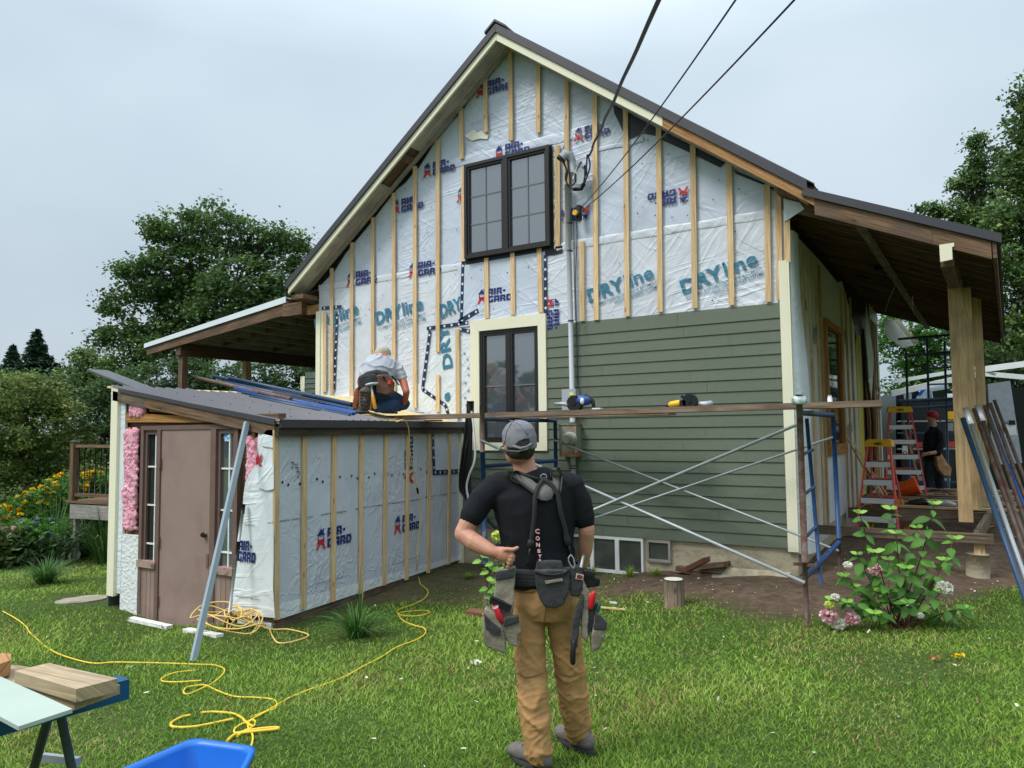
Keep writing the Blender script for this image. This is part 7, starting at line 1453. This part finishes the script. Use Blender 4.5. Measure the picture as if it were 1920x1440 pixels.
ribbon([(948, 886), (962, 893), (985, 903), (1012, 922)], [12, 19, 19, 14], M['pad'], 'shoulder_pad', sus, .006); ribbon([(1040, 878), (1045, 895), (1044, 925)], [19, 19, 13], M['pad'], 'shoulder_pad', sus, .006)
ribbon([(953, 893), (980, 909), (1006, 929)], 5, M['strap'], 'pad_edge', sus, .007, .013); ribbon([(965, 884), (990, 893), (1010, 899)], 4, M['strap'], 'pad_edge', sus, .007, .013); ribbon([(1050, 882), (1050, 900), (1047, 925)], 3, M['strap'], 'pad_edge', sus, .007, .013); ribbon([(1032, 882), (1033, 898)], 3, M['strap'], 'pad_edge', sus, .007, .013)
ribbon([(1006, 932), (1014, 938), (1025, 939), (1036, 934)], 3, M['strap'], 'pad_edge', sus, .007, .013)
ribbon([(1020, 897), (1008, 915), (1003, 932), (1002, 965), (998, 1000), (995, 1022)], 8, M['strap'], 'strap', sus, .005, .016); ribbon([(1018, 897), (1036, 912), (1045, 927), (1050, 960), (1058, 990), (1063, 1022)], 8, M['strap'], 'strap', sus, .005, .016)
ribbon([(996, 1012), (994, 1026)], 12, M['strap'], 'buckle', sus, .009, .012); ribbon([(1061, 1005), (1064, 1020)], 11, M['strap'], 'buckle', sus, .009, .012)
a = MB(); c_ = onshirt(1019, 896, .02); a.tube([c_+rt*(math.cos(u)*.016)+V((0, 0, math.sin(u)*.014)) for u in np.linspace(0, 6.28, 13)[:-1]], .003, 6, closed=True); part('ring', a, M['galv'], sus)
ribbon([(994, 1028), (991, 1048), (990, 1062)], 4, M['black'], 'clip', sus, .01, .012); ribbon([(1066, 1022), (1068, 1042)], 4, M['black'], 'clip', sus, .01, .012)
a = MB(); P = [mp(x, y, 3.80) for x, y in [(1066, 1046), (1070, 1040), (1075, 1046), (1078, 1058), (1076, 1066), (1070, 1060), (1066, 1052)]]; a.tube(P, .0035, 6, closed=True); part('carabiner', a, M['galv'], sus)
# stacked red lettering on the back
B, Bw = MB(), MB()
for i, (ch, x, y) in enumerate([('C', 1003, 995), ('O', 1004, 1008), ('N', 1005, 1020), ('S', 1007, 1031), ('T', 1009, 1041), ('R', 1010, 1049)]):
    h = .026-.002*i; p = onshirt(x, y+5, .012); addtxt(Bw, ch, p+(fw*.0015), rt*.98+V((0, 0, -.12)), V((0, 0, 1)), h*.95, h, .085); p = p-fw*.001; addtxt(B, ch, p+rt*.002+V((0, 0, .001)), rt*.98+V((0, 0, -.12)), V((0, 0, 1)), h*.85, h*.92, .02)
part('shirt_lettering_edge', Bw, pm('red_shirt_print', '#c21f33', .6, var=0), shirt); part('shirt_lettering', B, pm('white_shirt_print', '#f0d6d8', .6, var=0), shirt)
# hair, cap
h = MB(); h.ball(hc-V((0, 0, .018))-hd*.012, (.078, .090, .078), 20, 14, rot=Rm); hairo = rm('hair', h, M['hair'], man, .006, 2, lambda c: noise.noise(c*90)*.002)
h = MB(); rings = []
for z, k_, off in [(-.030, 1.10, 0), (.0, 1.13, 0), (.035, 1.11, .0), (.065, .98, .004), (.088, .78, .006), (.104, .5, .008), (.111, .2, .01)]:
    R2 = [hc+Rm @ V((math.cos(u)*.078*k_, math.sin(u)*.095*k_-.004, 0))+V((0, 0, z+.018-(.014*math.sin(u)*(-1) if z < .05 else 0))) for u in np.linspace(0, 6.28, 33)[:-1]]
    rings.append(R2)
h.loft(rings, cap=True); cap = rm('cap', h, M['capg'], man, .005, 3, lambda c: noise.noise(c*16)*.0045+noise.noise(c*34)*.002)
h = MB(); br = []
for t in np.linspace(0, 1, 7):
    br.append([hc+Rm @ V((math.sin(u)*.078*(1-.1*t), .075+math.cos(u)*.028+t*.082*math.cos(u*.75), 0))+V((0, 0, .000-.018*t-.02*abs(math.sin(u))**2)) for u in np.linspace(-1.25, 1.25, 13)])
h.loft(br, closed=False, cap=False); part('cap_brim', h, M['capg'], man)
bvc = bvh(cap)
ribbon([(938, 841), (952, 846), (970, 847), (988, 841), (999, 832)], 4, pm('cap_band', '#55555a', .8), 'cap_band', cap, .003, .004, bvc)
a = MB(); q = [(966, 833), (972, 827), (982, 823), (992, 822), (993, 831), (985, 836), (972, 838)]; P = [onshirt(x, y, .006, bvc) for x, y in q]; a.add(P, [tuple(range(7))]); part('cap_opening', a, M['hair'], cap)
ribbon([(962, 836), (975, 840), (988, 838), (996, 832)], 5, M['capg'], 'cap_strap', cap, .004, .008, bvc); ribbon([(955, 788), (975, 795), (990, 815)], 1.5, pm('cap_seam', '#7e7e84', .9), 'cap_seam', cap, .001, .003, bvc)
ribbon([(962, 788), (950, 808), (945, 835)], 1.5, MATS['cap_seam'], 'cap_seam', cap, .001, .003, bvc)
a = MB(); a.ball(onshirt(968, 789, .0, bvc), .007, 8, 6); part('cap_button', a, M['capg'], cap)
# trousers
t = MB()
t.tube([mp(1022, 1158, 3.99), mp(1022, 1130, 3.99), mp(1022, 1100, 4.0), mp(1020, 1080, 4.0)], [(.12, .155), (.14, .172), (.132, .168), (.118, .160)], 20, ref=refd)
limbp(t, [(994, 1135, 3.985), (992, 1180, 3.97), (994, 1225, 3.95), (997, 1270, 3.93), (999, 1310, 3.90), (1003, 1350, 3.885), (1007, 1388, 3.87), (1010, 1413, 3.86)], [.088, .085, .080, .074, .077, .074, .068, .064]); limbp(t, [(1050, 1135, 3.995), (1058, 1180, 4.0), (1066, 1235, 4.01), (1071, 1275, 4.03), (1076, 1310, 4.05), (1080, 1345, 4.07), (1082, 1370, 4.09)], [.092, .086, .079, .077, .077, .073, .066])
t.ball(mp(1005, 1135, 3.945), (.085, .085, .10), 16, 12); t.ball(mp(1042, 1135, 3.945), (.085, .085, .10), 16, 12); t.ball(mp(1023, 1120, 3.93), (.09, .085, .10), 16, 12)
def pf(c):
    lo = min(1, max(0, .75-c.z)/.5); s_ = 1 if c.x > -2.03 else -1
    q = V((c.x*6, c.y*6, c.z*11+c.x*9*s_)); q2 = V((c.x*13+4, c.y*13, c.z*24-c.x*14)); return max(0, 1-abs(noise.noise(q))*6)*.008*(.35+lo)+max(0, 1-abs(noise.noise(q2))*5)*.0035*(.4+lo)+noise.noise(c*9)*.004
trs = rm('trousers', t, M['khaki'], man, .0075, 3, pf)
bvt = bvh(trs)
M['seam'] = pm('trouser_seam', '#8a6840', .9)
ribbon([(968, 1108), (985, 1112), (1000, 1110)], 2, M['seam'], 'pocket_seam', trs, .002, .003, bvt); ribbon([(970, 1262), (985, 1270), (1000, 1268), (1018, 1262)], 2, M['seam'], 'knee_seam', trs, .002, .003, bvt); ribbon([(1022, 1112), (1023, 1140), (1020, 1165)], 2, M['seam'], 'back_seam', trs, .002, .003, bvt); ribbon([(1046, 1262), (1070, 1268), (1094, 1260)], 2, M['seam'], 'knee_seam', trs, .002, .003, bvt)
# boots
for nm, hx, tx in (('left', (1020, 1432, 3.85), (972, 1422, 3.99)), ('right', (1101, 1392, 4.06), (1062, 1373, 4.20))):
    hp, tp = mp(*hx), mp(*tx); hp.z = gz(hp.x, hp.y); tp.z = gz(tp.x, tp.y); d = (tp-hp); d.z = 0; d.normalize(); L_ = .29; sd_ = V((0, 0, 1)).cross(d); bt_ = MB()
    P = [hp+V((0, 0, .066)), hp+d*.07+V((0, 0, .072)), hp+d*.15+V((0, 0, .062)), hp+d*.22+V((0, 0, .052))]
    bt_.limb(P, [(.044, .045), (.047, .052), (.050, .044), (.046, .036)], 14, ref=UPZ); bt_.limb([hp+d*.02+V((0, 0, .07)), hp+d*.025+V((0, 0, .105))], [.042, .040], 12)
    bo = rm('boot', bt_, M['boot'], man, .007, 3, lambda c: noise.noise(c*40)*.002)
    a = MB(); ring = []
    for k in range(20):
        u = k/20*6.283; l = math.cos(u); w2 = .047 if l > 0 else .043; ring.append(hp+d*(.092+l*.148)+sd_*(math.sin(u)*w2*(1.08 if l > .2 else 1)))
    a.loft([[p+V((0, 0, .0)) for p in ring], [p+V((0, 0, .034)) for p in ring]]); part('boot_sole', a, M['sole'], bo)
    a = MB()
    for k in range(3): c_ = hp+d*(.13+.025*k)+V((0, 0, .102-.012*k)); a.tube([c_-sd_*.03, c_+V((0, 0, .008)), c_+sd_*.03], .003, 5)
    part('bootlace', a, M['dblue'], bo)
# tool belt
a = MB(); pts = [(.138+.018, .195)]; bc_ = mp(1017, 1072, 4.0)
ring = lambda z, ex: [bc_+rt*(math.cos(u)*(.198+ex))+fw*(math.sin(u)*(.150+ex))+V((0, 0, z+.008*math.sin(u+1))) for u in np.linspace(0, 6.283, 41)[:-1]]
a.loft([ring(-.04, -.01), ring(-.045, .0), ring(-.03, .006), ring(.03, .006), ring(.044, .0), ring(.04, -.01)], cap=False); belt = part('tool_belt', a, M['pouchk'], man)
a = MB()
for z in (-.018, .002, .02): a.loft([ring(z-.002, .007), ring(z, .009), ring(z+.002, .007)], cap=False)
part('belt_stitching', a, M['strap'], belt)
def pouch(poly, d, th, mat, name='pouch', parent=None, vox=.006, sm=3, dep=None, lab=None):
    """outline given front-on; gets real thickness towards the body"""
    a = MB(); P = [mp(x, y, d) for x, y in poly]; a.prism(P, fw*th); o = rm(name, a, mat, parent or belt, vox, sm, lambda c: noise.noise(c*18)*.005+noise.noise(c*45)*.0015)
    if lab: o['label'] = lab
    return o
pouch([(1003, 1068), (1066, 1070), (1069, 1090), (1066, 1115), (1058, 1133), (1042, 1141), (1024, 1140), (1012, 1125), (1005, 1100)], 3.79, .05, M['pouchk'])
pouch([(1006, 1052), (1054, 1052), (1057, 1074), (1003, 1074)], 3.815, .03, M['pouchk'], 'pouch_back')
a = MB(); a.tube([mp(x, y, 3.785) for x, y in [(1003, 1073), (1020, 1077), (1040, 1078), (1060, 1074), (1067, 1068)]], .005, 6); part('pouch_hem', a, M['strap'], belt)
pouch([(1021, 1089), (1055, 1084), (1056, 1090), (1023, 1096)], 3.782, .012, M['canvas'], 'pouch_patch', vox=.003, sm=1)
pouch([(929, 1072), (967, 1062), (965, 1100), (963, 1140), (961, 1165), (925, 1165), (922, 1140), (928, 1105)], 3.82, .05, M['canvas'])
pouch([(928, 1073), (966, 1064), (965, 1083), (929, 1089)], 3.812, .02, M['pouchk'], 'pouch_flap', vox=.004, sm=1)
pouch([(910, 1140), (930, 1152), (940, 1172), (948, 1200), (949, 1226), (930, 1222), (908, 1212), (905, 1185), (906, 1160)], 3.76, .075, M['canvas'])
pouch([(907, 1150), (921, 1165), (938, 1178), (938, 1192), (922, 1192), (910, 1178)], 3.752, .03, M['pouchk'], 'pouch_trim', vox=.004, sm=1)
pouch([(946, 1160), (972, 1156), (978, 1188), (972, 1190), (971, 1214), (955, 1211), (945, 1195), (940, 1175)], 3.77, .06, M['canvas'])
pouch([(947, 1158), (971, 1155), (973, 1168), (945, 1176)], 3.762, .03, M['pouchk'], 'pouch_trim', vox=.004, sm=1)
a = MB(); a.beam(mp(920, 1123, 3.80), mp(957, 1141, 3.80), .05, .03); a.beam(mp(919, 1120, 3.79), mp(957, 1137, 3.79), .03, .006); part('speed_square', a, M['black'], belt)
a = MB(); a.limb([mp(930, 1140, 3.76), mp(936, 1155, 3.76), mp(940, 1163, 3.765)], [.014, .0145, .013], 12); part('tool_handle', a, pm('red_handle', '#c3202e', .35), belt); a = MB(); a.tube([mp(929, 1137, 3.76), mp(930, 1140, 3.76)], .0135, 12); part('handle_cap', a, M['white'], belt)
pouch([(1072, 1066), (1086, 1062), (1095, 1080), (1090, 1115), (1086, 1122), (1070, 1118), (1068, 1100)], 3.80, .03, M['pouchk'], 'holster')
a = MB(); a.prism([mp(x, y, 3.796) for x, y in [(1081, 1075), (1094, 1078), (1093, 1088), (1079, 1085)]], -fw*.003); part('holster_label', a, pm('label_edge', '#e3d3c8', .6, var=0), belt); a = MB(); a.prism([mp(x, y, 3.792) for x, y in [(1082.5, 1076.5), (1092.5, 1079), (1091.5, 1086.5), (1080.8, 1084)]], -fw*.002); part('holster_label', a, pm('label_red', '#7d2b28', .6), belt)
a = MB(); a.tube([mp(1089, 1064, 3.80), mp(1094, 1044, 3.81), mp(1096, 1041, 3.81)], .008, 8); part('tool_shaft', a, M['galv'], belt)
pouch([(1095, 1068), (1113, 1070), (1114, 1082), (1126, 1086), (1125, 1100), (1100, 1104), (1092, 1095)], 3.85, .05, M['black'], 'tape_holder')
pouch([(1084, 1132), (1094, 1112), (1096, 1135), (1088, 1165), (1084, 1195), (1082, 1215), (1073, 1216), (1070, 1200), (1074, 1175), (1078, 1150)], 3.79, .035, M['pouchk'], 'hammer_sheath', vox=.005)
a = MB(); a.limb([mp(1076, 1205, 3.79), mp(1074, 1225, 3.785), mp(1074, 1242, 3.785)], [.013, .014, .014], 10); part('hammer_handle', a, M['black'], belt)
pouch([(1093, 1085), (1104, 1110), (1104, 1140), (1103, 1190), (1102, 1208), (1092, 1196), (1090, 1150)], 3.80, .04, M['canvas'], vox=.005)
pouch([(1103, 1118), (1118, 1138), (1115, 1165), (1106, 1190), (1099, 1196), (1098, 1150)], 3.81, .05, M['pouchk'], vox=.005)
pouch([(1116, 1152), (1127, 1156), (1139, 1170), (1136, 1195), (1124, 1216), (1110, 1225), (1108, 1205), (1112, 1175)], 3.80, .055, M['canvas'], vox=.005)
pouch([(1117, 1151), (1128, 1155), (1139, 1168), (1137, 1183), (1112, 1180)], 3.795, .03, M['pouchk'], 'pouch_trim', vox=.004, sm=1)
a = MB(); a.limb([mp(1108, 1138, 3.80), mp(1110, 1122, 3.80), mp(1113, 1112, 3.80)], [.014, .017, .012], 10); part('snips', a, MATS['red_handle'], belt)
a = MB(); a.limb([mp(1103, 1128, 3.81), mp(1104, 1116, 3.81)], [.008, .008], 8); part('pliers_grip', a, M['yellow'], belt)
a = MB(); a.limb([mp(1120, 1146, 3.80), mp(1124, 1134, 3.80)], [.009, .009], 8); a.limb([mp(1116, 1142, 3.81), mp(1119, 1132, 3.81)], [.007, .007], 8); part('screwdriver_grip', a, pm('dark_green_grip', '#1f4a42', .4), belt)
# ---------------------------------------------------------------- kneeling man on the shed roof
K0 = yp(705, 775, 6.75, .03); kd = (K0-CAM).dot(fw)
kn = thing('person', 'man in light grey t-shirt and jeans kneeling on the shed roof', 'person', K0)
def kp_(x, y, d=0): return mp(x, y, kd+d)
def kl(mb, pts, rr, n=12, **k): mb.limb([kp_(*p) for p in pts], rr, n, **k)
b = MB(); kl(b, [(700, 722, .05), (708, 700, .1), (716, 680, .2), (718, 672, .3)], [.14, .15, .15, .08]); b.ball(kp_(719, 668, .36), (.068, .08, .09), 14, 10); kl(b, [(718, 674, .28), (719, 668, .33)], [.06, .06])
b.ball(kp_(719, 664, .45), (.012, .02, .02), 8, 6); kl(b, [(742, 688, .22), (756, 715, .12), (762, 735, .02)], [.055, .05, .042]); kl(b, [(762, 735, .02), (760, 750, .15), (752, 762, .25)], [.042, .036, .03]); 
for k in range(4): kl(b, [(752-k*2, 763, .26), (749-k*2, 767, .31), (747-k*2, 769, .33)], [.009, .009, .008], 7)
kl(b, [(690, 690, .2), (676, 715, .3), (680, 745, .4)], [.055, .045, .035]); kl(b, [(700, 730, .0), (690, 750, -.05)], [.1, .07])
rm('body', b, pm('ruddy_skin', '#b5674c', .55, var=.1), kn, .009, 3)
b = MB(); kl(b, [(702, 712, .04), (708, 698, .10), (715, 684, .2), (719, 677, .28)], [(.16, .19), (.17, .215), (.16, .21), (.09, .12)], 16, ref=refd); kl(b, [(735, 684, .22), (747, 695, .18), (752, 706, .15)], [.085, .075, .072]); kl(b, [(700, 684, .22), (690, 696, .26)], [.085, .07])
rm('tshirt', b, M['gshirt'], kn, .011, 4, lambda c: max(0, 1-abs(noise.noise(V((c.x*5+c.z*4, c.y*5, c.z*8))))*6)*.016)
b = MB(); b.ball(kp_(718, 663, .36), (.096, .115, .095), 18, 12); kl(b, [(718, 664, .42), (718, 667, .52)], [(.075, .012), (.06, .01)], 12, ref=UPZ); cpk = rm('cap', b, M['capk'], kn, .009, 2)
b = MB(); kl(b, [(700, 728, 0), (712, 735, .05)], [.15, .14]); kl(b, [(705, 738, .02), (735, 748, .22), (756, 757, .3)], [.115, .105, .085]); kl(b, [(756, 757, .3), (735, 763, .08), (705, 764, -.08)], [.08, .075, .06]); kl(b, [(690, 735, .0), (690, 755, .2)], [.10, .09])
rm('jeans', b, M['jeans'], kn, .012, 3, lambda c: noise.noise(c*16)*.008)
b = MB(); kl(b, [(686, 733, -.18), (684, 750, -.2), (682, 766, -.19)], [(.05, .078), (.045, .07), (.045, .062)], 12, ref=refd); bo = rm('boot', b, M['tread'], kn, .009, 2, lambda c: noise.noise(c*50)*.006)
a = MB()
for k in range(6): a.beam(kp_(675+k*.3, 735+k*6, -.235), kp_(694-k*.3, 737+k*6, -.235), .02, .012, up=(0, 1, 0))
part('boot_tread', a, M['sole'], bo); a = MB(); a.tube([kp_(692, 728, -.19), kp_(697, 745, -.2), kp_(694, 768, -.19)], .012, 7); part('boot_welt', a, M['fresh'], bo)
b = MB(); kl(b, [(676, 712, -.1), (690, 703, -.12), (706, 699, -.12), (724, 703, -.1)], [(.03, .045)]*4, 10, ref=UPZ); kbelt = rm('tool_belt', b, M['pouchk'], kn, .009, 2)
def kpo(poly, d, th, mat, nm='pouch'): a = MB(); a.prism([kp_(x, y, d) for x, y in poly], fw*th); return rm(nm, a, mat, kbelt, .009, 2, lambda c: noise.noise(c*14)*.008)
kpo([(674, 707), (692, 702), (706, 702), (706, 722), (690, 730), (672, 728)], -.19, .1, M['pouchk']); kpo([(706, 703), (726, 702), (738, 716), (736, 736), (724, 740), (705, 736)], -.22, .12, M['leather']); kpo([(664, 730), (671, 724), (674, 745), (668, 768), (660, 762)], -.1, .1, pm('rust_leather', '#a35a38', .7))
a = MB(); a.tube([kp_(696, 722, -.24), kp_(699, 741, -.26)], .013, 8); part('hammer_shaft', a, M['galv'], kbelt); a = MB(); a.limb([kp_(699, 742, -.26), kp_(703, 764, -.26)], [.02, .022], 9); part('hammer_grip', a, pm('orange_grip', '#e09a2a', .5), kbelt); a = MB(); a.limb([kp_(687, 722, -.24), kp_(696, 720, -.25), kp_(707, 719, -.24)], [.016, .02, .016], 8); part('hammer_head', a, M['galv'], kbelt)
a = MB(); a.obox(kp_(730, 717, -.24), rt*.018, fw*.015, (0, 0, .022)); part('tool_grip', a, pm('orange_red', '#e2502a', .5), kbelt); a = MB(); a.tube([kp_(718, 707, -.23), kp_(728, 714, -.24)], .012, 7); a.tube([kp_(735, 705, -.2), kp_(748, 722, -.18)], .01, 7); part('tool_grip', a, M['black'], kbelt)
# ---------------------------------------------------------------- third worker
w0 = atD(1745, 938, 13.6); w0.z = .60; wd_ = (w0-CAM).dot(fw)
wk = thing('person', 'worker in black shirt and backward red cap looking up beside the far ladder', 'person', w0)
def wl_(mb, pts, rr, n=12, **k): mb.limb([mp(x, y, wd_+(p[0] if p else 0)) for x, y, *p in pts], rr, n, **k)
b = MB(); wl_(b, [(1748, 860), (1750, 830), (1751, 815)], [(.10, .13), (.10, .14), (.07, .10)], 14, ref=refd); wl_(b, [(1750, 802), (1748, 790)], [.06, .058])
hw = mp(1746, 781, wd_); fd = (-rt*.9+fw*.2+V((0, 0, .3))).normalized(); b.ball(hw, (.088, .08, .105), 14, 10); b.ball(hw+fd*.085, (.03, .02, .02), 8, 6); b.ball(hw+fd*.055-V((0, 0, .05)), (.045, .045, .04), 8, 6); b.ball(mp(1753, 783, wd_-.07), (.015, .01, .025), 8, 6)
wl_(b, [(1757, 816, -.06), (1762, 832, -.13), (1757, 848, -.2)], [.035, .038, .036]); wl_(b, [(1757, 848, -.2), (1742, 850, -.24), (1733, 852, -.22)], [.04, .034, .03])
for k in range(4): wl_(b, [(1733, 849+k*2, -.22), (1729, 850+k*2, -.22), (1727, 853+k*2, -.2)], [.01, .01, .009], 6)
wl_(b, [(1745, 870), (1742, 900), (1740, 930)], [.09, .07, .05]); wl_(b, [(1752, 870), (1760, 900), (1766, 928)], [.09, .07, .05])
rm('body', b, M['skin'], wk, .011, 2)
b = MB(); wl_(b, [(1748, 862), (1750, 835), (1752, 812), (1750, 803)], [(.13, .165), (.135, .18), (.12, .17), (.07, .09)], 14, ref=refd); wl_(b, [(1759, 812, -.08), (1763, 832, -.14), (1758, 849, -.20)], [.082, .075, .066]); wl_(b, [(1758, 848, -.18), (1743, 850, -.22)], [.05, .042]); wl_(b, [(1742, 812, .1), (1736, 835, .05), (1740, 850, 0)], [.07, .06, .05]); rm('long_sleeve_shirt', b, M['shirtk'], wk, .013, 3, lambda c: noise.noise(c*16)*.006)
b = MB(); wl_(b, [(1750, 858), (1748, 870)], [(.12, .15), (.12, .15)], 12, ref=refd); wl_(b, [(1744, 868), (1741, 900), (1739, 932)], [.105, .085, .07]); wl_(b, [(1753, 868), (1761, 900), (1768, 926)], [.105, .09, .07]); rm('trousers', b, pm('dark_navy_trousers', '#232a35', .85), wk, .013, 3, lambda c: noise.noise(c*16)*.006)
b = MB(); b.ball(hw+V((0, 0, .03))-fd*.02, (.105, .1, .085), 14, 10); rm('cap', b, M['redcap'], wk, .012, 2)
a = MB(); a.limb([hw-fd*.07+V((0, 0, .0)), hw-fd*.16-V((0, 0, .03))], [(.06, .01), (.05, .008)], 10, ref=UPZ); part('cap_brim', a, M['redcap'], wk)
a = MB(); a.prism([mp(x, y, wd_-.2) for x, y in [(1754, 848), (1764, 846), (1772, 862), (1785, 878), (1783, 894), (1770, 892), (1760, 880)]], fw*.1); rm('tool_pouch', a, M['tanl'], wk, .012, 2, lambda c: noise.noise(c*14)*.01)
for x, y in ((1738, 934), (1768, 930)): a = MB(); a.limb([mp(x, y, wd_), mp(x-7, y+2, wd_-.02)], [.055, .045], 10); part('boot', a, M['boot'], wk)
